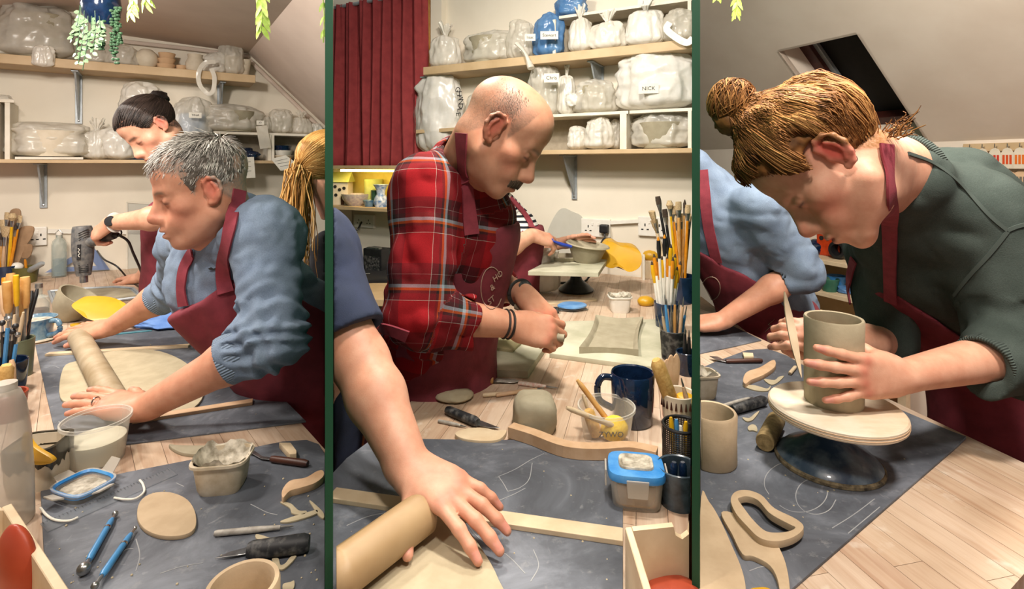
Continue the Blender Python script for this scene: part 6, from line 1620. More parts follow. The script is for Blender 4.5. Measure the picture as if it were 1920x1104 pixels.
bx = thing('side_bench', 'low pale bench top with papers behind clay cylinder', 'bench', D(1560, 640, 2.35) - Vector((0, 0, .6)))
c = D(1560, 600, 2.3)
pts = [D(1470, 612, 2.25), D(1600, 640, 2.15), D(1660, 612, 2.35), D(1540, 580, 2.5)]; zz = .84
pts = [RP(x, y, (0, 0, zz), Vector((0, 0, 1))) for x, y in ((1470, 612), (1590, 622), (1640, 604), (1530, 578))]
bx.location = (pts[0] + pts[2]) / 2 - Vector((0, 0, zz))
MB().prism([p - Vector((0, 0, .03)) for p in pts], .03).build('bench_top', 'pale_wood', bx, bevel=.002)
for p in pts: MB().bar(Vector((p.x, p.y, 0)).lerp(Vector((bx.location.x, bx.location.y, 0)), .15), p.lerp((pts[0] + pts[2]) / 2, .15) - Vector((0, 0, .03)), .04, .04, (1, 0, 0)).build('leg', 'pale_wood', bx)
pp = [p.lerp((pts[0] + pts[2]) / 2, .3) for p in pts]
tag(MB().prism(pp, .003).build('paper_sheets', 'paper'), 'white papers lying on low bench behind clay cylinder', 'paper')
# ================================================================== figures: one surface grown from joints
def npv(v): return np.array(v, np.float32)
class Field:
    "distance field in blocks; prims are blended smoothly"
    def __init__(s): s.pr = []; s.disp = None; s.clip = None
    def cap(s, a, b, ra, rb, k=.015, flat=None, capb=False, capa=False, op=1, uv=True):
        a, b = npv(a), npv(b); r = max(ra, rb); pad = r + k + .02
        s.pr.append(dict(t='c', a=a, b=b, ra=ra, rb=rb, k=k, flat=flat, capb=capb, capa=capa, op=op, lo=np.minimum(a, b) - pad, hi=np.maximum(a, b) + pad, uv=uv)); return s
    def chain(s, pts, rad, k=.01, **kw):
        for i in range(len(pts) - 1): s.cap(pts[i], pts[i + 1], rad[i], rad[i + 1], k, **kw)
        return s
    def ell(s, c, r, R=None, k=.01, op=1, uv=False):
        c = npv(c); R = np.array(R if R is not None else np.eye(3), np.float32); m = max(r); pad = m + k + .02
        s.pr.append(dict(t='e', c=c, r=npv(r), R=R, k=k, op=op, lo=c - pad, hi=c + pad, uv=uv)); return s
    def half(s, p, n, lo, hi, k=.004):
        "keep only the side n points to, inside box lo-hi"
        s.pr.append(dict(t='h', c=npv(p), n=npv(Vector(n).normalized()), k=k, op=-1, lo=npv(lo), hi=npv(hi), uv=False)); return s
    @staticmethod
    def ev(p, x, y, z):
        if p['t'] == 'c':
            ba = p['b'] - p['a']; L2 = float(ba @ ba) + 1e-12
            px, py, pz = x - p['a'][0], y - p['a'][1], z - p['a'][2]
            t0 = (px * ba[0] + py * ba[1] + pz * ba[2]) / L2; t = np.clip(t0, 0, 1)
            ox, oy, oz = px - t * ba[0], py - t * ba[1], pz - t * ba[2]
            f = 1
            if p['flat'] is not None:
                n, sc = p['flat']; n = Vector(n).normalized(); q = (ox * n[0] + oy * n[1] + oz * n[2]) * (1 / sc - 1)
                ox, oy, oz = ox + n[0] * q, oy + n[1] * q, oz + n[2] * q; f = .5 + .5 * sc
            d = (np.sqrt(ox * ox + oy * oy + oz * oz) - (p['ra'] + (p['rb'] - p['ra']) * t)) * f
            L = math.sqrt(L2)
            if p['capb']: d = np.maximum(d, (t0 - 1) * L)
            if p['capa']: d = np.maximum(d, -t0 * L)
            return d
        if p['t'] == 'e':
            X, Y, Z = x - p['c'][0], y - p['c'][1], z - p['c'][2]; R = p['R']; r = p['r']
            u = (X * R[0, 0] + Y * R[1, 0] + Z * R[2, 0]) / r[0]; v = (X * R[0, 1] + Y * R[1, 1] + Z * R[2, 1]) / r[1]; w = (X * R[0, 2] + Y * R[1, 2] + Z * R[2, 2]) / r[2]
            k0 = np.sqrt(u * u + v * v + w * w); k1 = np.sqrt((u / r[0]) ** 2 + (v / r[1]) ** 2 + (w / r[2]) ** 2) + 1e-9
            return k0 * (k0 - 1) / k1
        n = p['n']; return (x - p['c'][0]) * n[0] + (y - p['c'][1]) * n[1] + (z - p['c'][2]) * n[2]
    def grid(s, lo, hi, h):
        lo, hi = npv(lo), npv(hi); n = np.ceil((hi - lo) / h).astype(int) + 1
        ax = [(lo[i] + h * np.arange(n[i])).astype(np.float32) for i in range(3)]
        vol = np.full(n, .2, np.float32)
        for p in s.pr:
            i0 = np.clip(np.floor((p['lo'] - lo) / h).astype(int), 0, n); i1 = np.clip(np.ceil((p['hi'] - lo) / h).astype(int) + 1, 0, n)
            if (i1 - i0).min() <= 0: continue
            sl = tuple(slice(i0[i], i1[i]) for i in range(3))
            d = s.ev(p, ax[0][sl[0]][:, None, None], ax[1][sl[1]][None, :, None], ax[2][sl[2]][None, None, :]).astype(np.float32)
            v = vol[sl]; k = p['k']
            if p['op'] == 1:
                hh = np.maximum(k - np.abs(v - d), 0) / k; vol[sl] = np.minimum(v, d) - hh * hh * k * .25
            else:
                d = -d; hh = np.maximum(k - np.abs(v - d), 0) / k; vol[sl] = np.maximum(v, d) + hh * hh * k * .25
        if s.disp is not None:
            ix = np.argwhere(np.abs(vol) < .03)
            if len(ix):
                pts = lo + ix * h; vol[ix[:, 0], ix[:, 1], ix[:, 2]] += s.disp(pts).astype(np.float32)
        if s.clip is not None:
            cl = s.clip(ax[0][:, None, None], ax[1][None, :, None], ax[2][None, None, :]); vol = np.maximum(vol, cl.astype(np.float32))
        vol[0] = vol[-1] = .2; vol[:, 0] = vol[:, -1] = .2; vol[:, :, 0] = vol[:, :, -1] = .2
        return vol, lo
    def bounds(s, pad=.01):
        u = [p for p in s.pr if p['op'] == 1]
        return np.min([p['lo'] for p in u], 0) - pad + .02, np.max([p['hi'] for p in u], 0) + pad - .02
    def fab(s, v):
        "cloth coordinates: around and along the nearest limb"
        best = np.full(len(v), 1e3, np.float32); out = np.zeros((len(v), 3), np.float32)
        for i, p in enumerate(s.pr):
            if p['t'] != 'c' or p['op'] != 1 or not p['uv']: continue
            d = s.ev(p, v[:, 0], v[:, 1], v[:, 2]); m = d < best
            if not m.any(): continue
            ba = p['b'] - p['a']; L = np.linalg.norm(ba); z = ba / L
            x = np.cross(np.array([.3, -.9, .2]), z); x /= np.linalg.norm(x); y = np.cross(z, x)
            q = v[m] - p['a']; al = q @ z; ang = np.arctan2(q @ y, q @ x)
            R = max(p['ra'], p['rb'])
            out[m] = np.stack([ang * R, al + p.get('v0', 0), np.full(m.sum(), i)], 1); best[m] = d[m]
        return out
_E = [((0, 0, 0), (1, 0, 0)), ((0, 1, 0), (1, 1, 0)), ((0, 0, 1), (1, 0, 1)), ((0, 1, 1), (1, 1, 1)), ((0, 0, 0), (0, 1, 0)), ((1, 0, 0), (1, 1, 0)), ((0, 0, 1), (0, 1, 1)), ((1, 0, 1), (1, 1, 1)), ((0, 0, 0), (0, 0, 1)), ((1, 0, 0), (1, 0, 1)), ((0, 1, 0), (0, 1, 1)), ((1, 1, 0), (1, 1, 1))]
def surface_nets(vol, lo, h):
    s = vol < 0; c = np.zeros(tuple(np.array(s.shape) - 1), np.int8)
    for dx in (0, 1):
        for dy in (0, 1):
            for dz in (0, 1): c += s[dx:s.shape[0] - 1 + dx, dy:s.shape[1] - 1 + dy, dz:s.shape[2] - 1 + dz]
    act = (c > 0) & (c < 8); idx = np.argwhere(act)
    if not len(idx): return np.zeros((0, 3)), np.zeros((0, 4), int)
    ids = np.full(act.shape, -1, np.int32); ids[act] = np.arange(len(idx))
    pos = np.zeros((len(idx), 3), np.float32); cnt = np.zeros(len(idx), np.float32)
    for a, b in _E:
        ia, ib = idx + a, idx + b; va = vol[ia[:, 0], ia[:, 1], ia[:, 2]]; vb = vol[ib[:, 0], ib[:, 1], ib[:, 2]]
        m = (va < 0) != (vb < 0); t = np.where(m, va / np.where(m, va - vb, 1), 0)
        pos += np.where(m[:, None], np.array(a) + t[:, None] * (np.array(b) - np.array(a)), 0); cnt += m
    v = lo + (idx + pos / cnt[:, None]) * h
    F_ = []
    for ax in range(3):
        u, w = (ax + 1) % 3, (ax + 2) % 3
        A = [slice(None)] * 3; B = [slice(None)] * 3; A[ax] = slice(0, -1); B[ax] = slice(1, None)
        e = np.argwhere(s[tuple(A)] != s[tuple(B)])
        e = e[(e[:, u] > 0) & (e[:, w] > 0) & (e[:, u] < s.shape[u] - 1) & (e[:, w] < s.shape[w] - 1)]
        q = []
        for du, dw in ((-1, -1), (0, -1), (0, 0), (-1, 0)):
            k = e.copy(); k[:, u] += du; k[:, w] += dw; q.append(ids[k[:, 0], k[:, 1], k[:, 2]])
        q = np.stack(q, 1); flip = ~s[e[:, 0], e[:, 1], e[:, 2]]; q[flip] = q[flip][:, ::-1]; F_.append(q)
    f = np.concatenate(F_); f = f[(f >= 0).all(1)]
    return v, f
def relax(v, f, it=1, lam=.5):
    for _ in range(it):
        acc = np.zeros_like(v); n = np.zeros(len(v), np.float32)
        for i in range(4):
            a, b = f[:, i], f[:, (i + 1) % 4]
            np.add.at(acc, a, v[b]); np.add.at(n, a, 1); np.add.at(acc, b, v[a]); np.add.at(n, b, 1)
        v = v + lam * (acc / np.maximum(n, 1)[:, None] - v)
    return v
def grow(fields_boxes):
    "mesh from several (field, h, lo, hi)"
    V, Q, o = [], [], 0
    for fld, h, lo, hi in fields_boxes:
        if lo is None: lo, hi = fld.bounds()
        v, f = surface_nets(*fld.grid(lo, hi, h), h); v = relax(v, f, 1, .5) if len(f) else v
        V.append(v); Q.append(f + o); o += len(v)
    return np.concatenate(V).astype(np.float32), np.concatenate(Q)
def cutter(*planes, eps=.008):
    def fn(x, y, z):
        d = None
        for n in planes:
            e = -(x * n[0] + y * n[1] + z * n[2]) + eps; d = e if d is None else np.maximum(d, e)
        return d
    return fn
def cloth_part(name, fld, h, mat, parent, lo=None, hi=None, tint=None):
    v, f = grow([(fld, h, lo, hi)])
    me = mesh_np(name, v, f); set_attr(me, 'fab', fld.fab(v), 'FLOAT_VECTOR')
    if tint is not None: set_attr(me, 'tint', tint, 'FLOAT_COLOR')
    return link_mesh(name, me, mat, parent, True)
def folds(amp, freq, seed, stretch=(1, 1, 1)):
    st = np.array(stretch, np.float32)
    def fn(p):
        q = p * freq * st
        return amp * (ridge(q + seed, 2) - .6 + .6 * fbm(q * .6 + seed * 2, 2))
    return fn

# ------------------------------------------------------------------ heads
class Head:
    def __init__(s, c, face, up, scale=1.0):
        s.c = Vector(c); y = Vector(face).normalized(); x = y.cross(Vector(up)).normalized(); z = x.cross(y)
        s.R = Matrix((x, y, z)).transposed(); s.s = scale; s.Rn = np.array(s.R, np.float32)
    def w(s, p): return s.c + s.R @ (Vector(p) * s.s)
    def loc(s, v): return (v - np.array(s.c, np.float32)) @ s.Rn / s.s
def rotx(a): return np.array(Matrix.Rotation(a, 3, 'X'))
def rotz(a): return np.array(Matrix.Rotation(a, 3, 'Z'))
def add_head(B, H, nose=1.0, jaw=1.0, mouth_open=0.0, brow=1.0, earsize=1.0, fat=1.0, lidded=1.0):
    w, s, R = H.w, H.s, H.Rn
    E = lambda p, r, k=.012, op=1, M=None: B.ell(w(p), tuple(q * s for q in r), R if M is None else R @ M, k * s, op)
    Cp = lambda a, b, ra, rb, k=.01, op=1, flat=None: B.cap(w(a), w(b), ra * s, rb * s, k * s, op=op, flat=(tuple(H.R @ Vector(flat[0])), flat[1]) if flat else None, uv=False)
    E((0, -.018, .045), (.074, .097, .080)); E((0, .028, .05), (.066, .060, .062), .03)      # cranium, forehead
    E((0, .022, -.030), (.060 * fat, .062, .075), .03)                                      # face
    for sx in (-1, 1):
        Cp((sx * .050 * fat, -.002, -.060), (sx * .018, .066, -.100), .020 * jaw, .015 * jaw, .03)     # jaw
        E((sx * .044 * fat, .047, -.022), (.019, .019, .014), .03)                             # cheekbone
        E((sx * .026, .072, -.054), (.018 * fat, .018, .020), .02)                             # muzzle side
        Cp((sx * .010, .082, .020), (sx * .042, .066, .021), .008 * brow, .007 * brow, .02)     # brow
        E((sx * .033, .092, -.001), (.017, .016, .0125), .014, -1)                              # socket
        E((sx * .0315, .0705, -.002), (.0135, .0135, .0130), .004)                              # eyeball and lid
        Cp((sx * .019, .080, -.010), (sx * .044, .068, -.010), .0028, .0025, .006)              # lower lid
        Cp((sx * .018, .0835, .004), (sx * .045, .069, .003), .0035 * lidded, .003 * lidded, .006)  # upper lid
        E((sx * .0105, .099, -.041), (.0085, .0110, .0078), .008)                               # nostril wing
        E((sx * .0065, .103, -.0480), (.003, .0045, .0025), .002, -1)
        # ear
        er = earsize; ec = Vector((sx * .0735, -.012, -.004)); M = rotz(sx * .38) @ rotx(.24)
        def ep(u, v, o=0): return tuple(ec + Vector(M @ np.array((sx * o, u * er, v * er))))
        B.ell(w(ep(-.006, .002, .004)), (.0065 * s, .019 * s * er, .028 * s * er), R @ M, .005 * s)
        pts = [ep(.010, .006, .004), ep(.013, .020, .007), ep(.004, .031, .010), ep(-.010, .031, .012), ep(-.021, .020, .013), ep(-.024, .004, .013), ep(-.018, -.012, .010), ep(-.008, -.024, .006), ep(.002, -.027, .004)]
        for i in range(len(pts) - 1): B.cap(w(pts[i]), w(pts[i + 1]), .0042 * s, .0042 * s if i < 6 else .006 * s, .004 * s, uv=False)
        B.ell(w(ep(-.003, .003, .0135)), (.0055 * s, .0085 * s, .0135 * s), R @ M, .004 * s, -1)
        B.ell(w(ep(-.013, .017, .0135)), (.0045 * s, .0045 * s, .010 * s), R @ M, .003 * s, -1)
        B.ell(w(ep(.011, -.002, .004)), (.005 * s, .004 * s, .006 * s), R @ M, .004 * s)
        for u0, v0, u1, v1 in ((-.004, .020, -.012, .010), (-.012, .010, -.014, -.006), (-.014, -.006, -.007, -.016)): B.cap(w(ep(u0, v0, .0105)), w(ep(u1, v1, .0105)), .0034 * s, .0034 * s, .003 * s, uv=False)
    E((0, .080, -.103), (.019 * jaw, .017, .016), .02)                                        # chin
    E((0, .086, -.068), (.026, .019, .022), .018)                                              # mouth mound
    Cp((0, .083, .012), (0, .108 * (1 + .02 * nose), -.030), .0085, .0105 * nose, .014); E((0, .1085 + .003 * nose, -.034), (.0115 * nose, .011, .0105), .008)
    Cp((0, .070, .006), (0, .090, -.036), .013, .0155, .012)
    o = mouth_open
    E((0, .1030, -.0640), (.020, .0075, .0055), .006); E((0, .1000, -.0765 - o * .7), (.018, .0085, .0065), .006)
    E((0, .111, -.0700 - o * .35), (.024, .016, .0014 + o * .45), .003, -1)
def mixc(c, col, m): return c * (1 - m[:, None]) + np.array(lin(col)[:3], np.float32) * m[:, None]
def gs(q, c, r): return np.exp(-(((q - np.array(c, np.float32)) / np.array(r, np.float32)) ** 2).sum(1))
def head_tint(H, v, c, base, lips='#a8574e', brow='#6b5442', ruddy='#c46a58', stubble=None, ruddy_amt=.5, brow_amt=.8, lash='#3a241c', eye_open=False, redear=.6, hairshade=None):
    q = H.loc(v); near = (np.abs(q).max(1) < .2)
    qa = q.copy(); qa[:, 0] = np.abs(qa[:, 0])
    ear = gs(qa, (.083, -.018, 0), (.014, .026, .034)) * near; c = mixc(c, '#c9554a', np.clip(ear * 1.3, 0, 1) * redear)
    ck = gs(qa, (.045, .06, -.035), (.028, .03, .024)) * near; c = mixc(c, ruddy, ck * ruddy_amt)
    ns = gs(q, (0, .112, -.034), (.016, .018, .016)) * near; c = mixc(c, ruddy, ns * ruddy_amt * 1.2)
    lp = np.clip(gs(qa, (0, .105, -.0700), (.021, .014, .0105)) * 1.8 - .45, 0, 1) * near; c = mixc(c, lips, lp * .85)
    bz = .021 - .12 * np.maximum(qa[:, 0] - .03, 0) ; b = np.exp(-((q[:, 2] - bz) / .0048) ** 2) * np.clip((qa[:, 0] - .008) / .006, 0, 1) * np.clip((.05 - qa[:, 0]) / .008, 0, 1) * (q[:, 1] > .045) * near
    c = mixc(c, brow, np.clip(b, 0, 1) * brow_amt)
    le = np.exp(-((q[:, 2] + .0055 + .04 * (qa[:, 0] - .031)) / .0026) ** 2) * np.clip((qa[:, 0] - .016) / .004, 0, 1) * np.clip((.047 - qa[:, 0]) / .004, 0, 1) * (q[:, 1] > .05) * near
    c = mixc(c, lash, np.clip(le, 0, 1) * .9)
    so = gs(qa, (.031, .08, -.004), (.016, .02, .011)) * near; c = mixc(c, '#a8695a', so * .3)
    if stubble:
        st = np.clip((-.045 - q[:, 2]) / .03, 0, 1) * (q[:, 1] > -.02) * (np.abs(q[:, 0]) < .08) * (q[:, 2] > -.13) * near; c = mixc(c, stubble[0], st * stubble[1])
    if hairshade:
        hm = scalp_mask(q, hairshade[2]) * near; n = .5 + .5 * vnoise(q * 900); c = mixc(c, hairshade[0], np.clip(hm * hairshade[1] * (.5 + n), 0, 1))
    return c
def scalp_mask(q, kind='short'):
    "how far inside the hairline (0..1)"
    tab = {'short': ([-.13, -.09, -.05, -.030, -.012, .006, .022, .040, .060, .085, .1], [-.062, -.062, -.050, -.020, .030, .028, -.010, .045, .055, .072, .08]),
           'bald': ([-.13, -.09, -.05, -.030, -.012, .006, .022, .036, .046], [-.062, -.062, -.050, -.020, .030, .028, -.012, .045, .2]),
           'up': ([-.13, -.09, -.05, -.030, -.012, .006, .022, .040, .060, .085, .1], [-.070, -.072, -.060, -.030, .026, .026, .005, .022, .052, .074, .08])}[kind]
    zm = np.interp(q[:, 1], tab[0], tab[1]); m = np.clip((q[:, 2] - zm) / .012, 0, 1)
    if kind == 'bald': m = m * np.clip((.098 - q[:, 2] + np.maximum(-q[:, 1] - .06, 0) * 1.5) / .03, 0, 1)
    return m

# ------------------------------------------------------------------ hands
FB = [(.027, .090), (.008, .096), (-.012, .092), (-.029, .082)]
FLN = [(.043, .026, .020), (.047, .029, .021), (.043, .028, .021), (.034, .021, .018)]
def add_hand(B, wrist, fwd, back, thumb, s=1.0, curl=None, spread=(.12, .02, -.06, -.16), th=(.5, .2, .2, .35), wr=.026, palm=1.0, nails=None):
    """fwd: wrist to middle knuckle; back: direction the back of the hand faces; thumb: +1/-1 which side of (fwd x back) the thumb is on.
    th: (outward angle, drop to palm side, bend1, bend2)"""
    f = Vector(fwd).normalized(); n = Vector(back); n = (n - f * n.dot(f)).normalized(); x = f.cross(n) * thumb; w0 = Vector(wrist)
    curl = curl or [(.15, .2, .15)] * 4
    L = lambda a, b, c=0: w0 + x * (a * s) + f * (b * s) + n * (c * s)
    tips = []
    flatn = (tuple(n), .62)
    B.cap(L(0, -.012), L(0, .02), wr * s, .027 * s, .012 * s, flat=(tuple(n), .75), uv=False)
    for i in range(4):
        a, b = FB[i]
        B.cap(L(a * .55, .015), L(a, b - .004, .001), .0165 * s, .0125 * s, .016 * s, flat=(tuple(n), .85), uv=False)
    B.cap(L(.0, .03, -.004), L(.0, .08, -.004), .030 * s * palm, .031 * s * palm, .012 * s, flat=(tuple(n), .42), uv=False)
    B.cap(L(.020, .018, -.006), L(.030, .045, -.008), .016 * s, .013 * s, .014 * s, uv=False)      # thumb mount
    B.cap(L(-.022, .02, -.005), L(-.029, .06, -.004), .013 * s, .011 * s, .014 * s, uv=False)
    for i in range(4):
        a, b = FB[i]; p = L(a, b); ang = 0; sp = spread[i]
        d0 = (f * math.cos(sp) + x * math.sin(sp)).normalized(); r = (.0092, .0096, .0092, .0080)[i] * s
        pts = [p - d0 * .01 * s, p]; rr = [r * 1.12, r * 1.12]
        for j in range(3):
            ang += curl[i][j]; d = d0 * math.cos(ang) - n * math.sin(ang); p = p + d * (FLN[i][j] * s); pts.append(p); rr.append(r * (1.02, .93, .74)[j])
        for j in range(len(pts) - 1): B.cap(pts[j], pts[j + 1], rr[j], rr[j + 1], .0045 * s, uv=False)
        nn = d0 * math.sin(ang) + n * math.cos(ang); tips.append((p - d * .006 * s + nn * r * .62, d, nn, r))
    a0, dr, b1, b2 = th
    p = L(.026, .030, -.006); d = (f * math.cos(a0) + x * math.sin(a0)) * math.cos(dr) - n * math.sin(dr)
    ax = d.cross(n).normalized(); pts = [L(.018, .012, -.004), p]; rr = [.0145 * s, .0135 * s]
    for j, l in enumerate((.036, .030, .024)):
        if j: d = (d * math.cos((b1, b2)[j - 1]) + (f - x * .6 - n * .15).normalized() * math.sin((b1, b2)[j - 1])).normalized()
        p = p + d * (l * s); pts.append(p); rr.append((.0118, .0105, .0082)[j] * s)
    for j in range(len(pts) - 1): B.cap(pts[j], pts[j + 1], rr[j], rr[j + 1], .006 * s, uv=False)
    nn = (n + x * .5); nn = (nn - d * nn.dot(d)).normalized(); tips.append((p - d * .006 * s + nn * .007 * s, d, nn, .010 * s))
    kn = [L(a, b, .008) for a, b in FB]
    return dict(tips=tips, knuckles=kn, s=s)
def hand_tint(v, c, hd, red='#c4604e', amt=.45):
    for p, d, n, r in hd['tips']:
        q = v - npv(p); u = q @ npv(d); w = q @ npv(n); t = q - u[:, None] * npv(d) - w[:, None] * npv(n); tt = np.sqrt((t * t).sum(1))
        m = (np.abs(u) < .0062) & (tt < r * .62) & (w > -.004) & (w < .006); c = mixc(c, '#dca898', m.astype(np.float32) * .75)
        g = np.exp(-((q * q).sum(1)) / .012 ** 2); c = mixc(c, red, g * amt * .6)
    for p in hd['knuckles']:
        q = v - npv(p); c = mixc(c, red, np.exp(-((q * q).sum(1)) / .010 ** 2) * amt)
    return c
def skin_part(parent, blocks, tintfn, name='body'):
    v, f = grow(blocks); me = mesh_np(name, v, f); c = tintfn(v)
    set_attr(me, 'tint', np.concatenate([c, np.ones((len(c), 1), np.float32)], 1), 'FLOAT_COLOR')
    return link_mesh(name, me, 'skin', parent, True)
def base_tint(v, col, col2): 
    n = np.clip(.5 + .5 * fbm(v * 22, 2), 0, 1).astype(np.float32); a, b = np.array(lin(col)[:3], np.float32), np.array(lin(col2)[:3], np.float32)
    return a * (1 - n[:, None]) + b * n[:, None]

# ------------------------------------------------------------------ hair
def strands_mesh(name, roots, paths, width, mat, parent, rnd, taper=.3, sides=3):
    "paths: (n, k, 3) points"
    n, k, _ = paths.shape; d = np.gradient(paths, axis=1); d /= np.linalg.norm(d, axis=2, keepdims=True) + 1e-9
    ref = np.array([.31, .52, .79], np.float32); x = np.cross(d, ref); x /= np.linalg.norm(x, axis=2, keepdims=True) + 1e-9; y = np.cross(d, x)
    t = np.linspace(0, 1, k); wd = (width * (1 - (1 - taper) * t ** 2))[None, :, None] * (np.asarray(rnd)[:, None, None] * .6 + .7)
    ring = []
    for j in range(sides):
        a = 2 * np.pi * j / sides; ring.append(paths + wd * (np.cos(a) * x + np.sin(a) * y))
    V = np.stack(ring, 2).reshape(-1, 3)
    base = np.arange(n)[:, None, None] * (k * sides) + np.arange(k - 1)[None, :, None] * sides; j = np.arange(sides)[None, None, :]; j2 = (j + 1) % sides
    Fq = np.stack([base + j, base + j2, base + j2 + sides, base + j + sides], -1).reshape(-1, 4)
    me = mesh_np(name, V, Fq); set_attr(me, 'rnd', np.repeat(np.asarray(rnd, np.float32), k * sides), 'FLOAT')
    o = link_mesh(name, me, mat, parent, True); return o
def fib_dirs(n):
    i = np.arange(n) + .5; ph = np.arccos(1 - 2 * i / n); th = np.pi * (1 + 5 ** .5) * i
    return np.stack([np.cos(th) * np.sin(ph), np.sin(th) * np.sin(ph), np.cos(ph)], 1)
def scalp_point(d, off=0.0):
    "point on the cranium along direction d from its centre (local head space)"
    c = np.array([0, -.010, .045]); r = np.array([.0745, .100, .081]) + off
    k = 1 / np.sqrt(((d / r) ** 2).sum(1)); return c + d * k[:, None]
def short_hair(H, parent, mat, n, kind='short', length=(.014, .026), lift=.35, seed=1, name='hair', width=.0011, capcol=None, flow=None):
    r_ = np.random.default_rng(seed); q = scalp_point(fib_dirs(n), .001); m = scalp_mask(q, kind); keep = r_.random(len(q)) < m; q = q[keep]
    nrm = (q - np.array([0, -.010, .045])) / np.array([.0745, .1, .081]) ** 2; nrm /= np.linalg.norm(nrm, axis=1, keepdims=True)
    crown = np.array([0, -.075, .105]); fl = q - crown; fl[:, 2] -= .02
    if flow is not None: fl = fl + np.array(flow)
    fl -= nrm * (fl * nrm).sum(1, keepdims=True); fl /= np.linalg.norm(fl, axis=1, keepdims=True) + 1e-9
    d = fl + nrm * lift + r_.normal(0, .28, q.shape); d /= np.linalg.norm(d, axis=1, keepdims=True)
    top = np.clip((q[:, 2] - .05) / .06, 0, 1); L = (length[0] + (length[1] - length[0]) * top) * (.7 + .6 * r_.random(len(q)))
    t = np.linspace(0, 1, 4)[None, :, None]
    pa = q[:, None, :] + d[:, None, :] * t * L[:, None, None] + fl[:, None, :] * (t ** 2) * L[:, None, None] * .35 - nrm[:, None, :] * (t ** 2) * L[:, None, None] * .25
    pw = (pa * H.s) @ H.Rn.T + np.array(H.c)
    rnd = np.clip(.5 + .35 * vnoise(q * 70) + r_.normal(0, .22, len(q)), 0, 1)
    return strands_mesh(name, None, pw.astype(np.float32), width, mat, parent, rnd, .25)
def hair_cap(H, parent, mat, kind, off=.005, name='hair_cap', amp=.003, h=.004):
    n = 160; th = np.linspace(0, 2 * np.pi, n, endpoint=False); ph = np.linspace(0.02, np.pi * .95, 90); T, Pp = np.meshgrid(th, ph)
    d = np.stack([np.cos(T) * np.sin(Pp), np.sin(T) * np.sin(Pp), np.cos(Pp)], -1).reshape(-1, 3)
    q = scalp_point(d, 0); m = scalp_mask(q, kind); nz = fbm(q * 60, 3); q = scalp_point(d, -.006) + d * ((off + .006) * np.clip(m * 1.2, 0, 1) + amp * nz * m)[:, None]
    f = [(i * n + j, i * n + (j + 1) % n, (i + 1) * n + (j + 1) % n, (i + 1) * n + j) for i in range(89) for j in range(n)]
    f = np.array(f); f = f[(m[f] > .6).all(1)]
    pw = (q * H.s) @ H.Rn.T + np.array(H.c); me = mesh_np(name, pw, f); set_attr(me, 'rnd', np.clip(.3 + .3 * vnoise(q * 150), 0, 1), 'FLOAT')
    return link_mesh(name, me, mat, parent, True)
# ------------------------------------------------------------------ things laid on a garment, found by looking along a ray
def bvh_of(objs):
    vs = []; fs = []; o = 0
    for ob in objs:
        off = wloc(ob); me = ob.data; n = len(me.vertices); co = np.empty(n * 3, np.float32); me.vertices.foreach_get('co', co)
        vs += [tuple(c) for c in co.reshape(-1, 3) + np.array(off)]; fs += [tuple(i + o for i in p.vertices) for p in me.polygons]; o += n
    return BVHTree.FromPolygons(vs, fs)
def on_surface(bvh, px, py, lift=.003):
    o = Vector((0, 0, CZ)); r = Vector(((px - CX) / F, 1, -(py - HY) / F)).normalized()
    p, n, i, d = bvh.ray_cast(o, r)
    if p is None: return None, None
    if n.dot(r) > 0: n = -n
    return p + n * lift, n
def strap(parent, bvh, px, w, mat, name='strap', lift=.004, th=.004, k=6, extra_front=None):
    pts = smooth_open([(x, y, 0) for x, y in px], k); P_, N_ = [], []
    for q in pts:
        p, n = on_surface(bvh, q[0], q[1], lift)
        if p is not None: P_.append(p); N_.append(n)
    # smooth so that it spans hollows
    A = np.array(P_); B_ = np.array(N_)
    for _ in range(3): A[1:-1] = (A[:-2] + 2 * A[1:-1] + A[2:]) / 4; B_[1:-1] = (B_[:-2] + 2 * B_[1:-1] + B_[2:]) / 4
    return ribbon([Vector(a) for a in A], w, th, [Vector(b) for b in B_]).build(name, mat, parent, True, angle=60)
# ================================================================== people of bay 1
def vb(px):
    r = Vector(((px - CX) / F, 1, 0)).normalized(); return Vector((r.y, -r.x, 0)), -r, Vector((0, 0, 1))    # picture right, towards camera, up
def person(label, loc, group=None):
    o = thing('person', label, 'person', loc, group); return o
def box_of(pts, pad):
    a = np.array([list(p) for p in pts]); return a.min(0) - pad, a.max(0) + pad
def forearm(B, elbow, wrist, re=.044, rw=.027, back=None, thick=1.0):
    e, w = Vector(elbow), Vector(wrist); m = e.lerp(w, .35)
    B.cap(e, m, re * thick, re * 1.02 * thick, .02); B.cap(m, w, re * 1.02 * thick, rw, .02)
def legs(parent, pelvis, feet, clip, mat='denimcloth'):
    L = Field(); p = Vector(pelvis)
    for fx in feet:
        k = p.lerp(Vector(fx), .5) + Vector((0, -.03, 0)); L.cap(p, k, .105, .075, .04).cap(k, fx, .075, .05, .02); L.cap(fx, Vector(fx) + Vector((0, -.14, -.0)), .045, .04, .02)
    L.clip = (lambda c: (lambda x, y, z: np.maximum(c(x, y, z), -z + .001)))(cutter(clip) if clip is not None else (lambda x, y, z: -1.0 + 0 * x))
    return cloth_part('trousers', L, .011, mat, parent)
SK1 = ('#d9a184', '#cb9073')

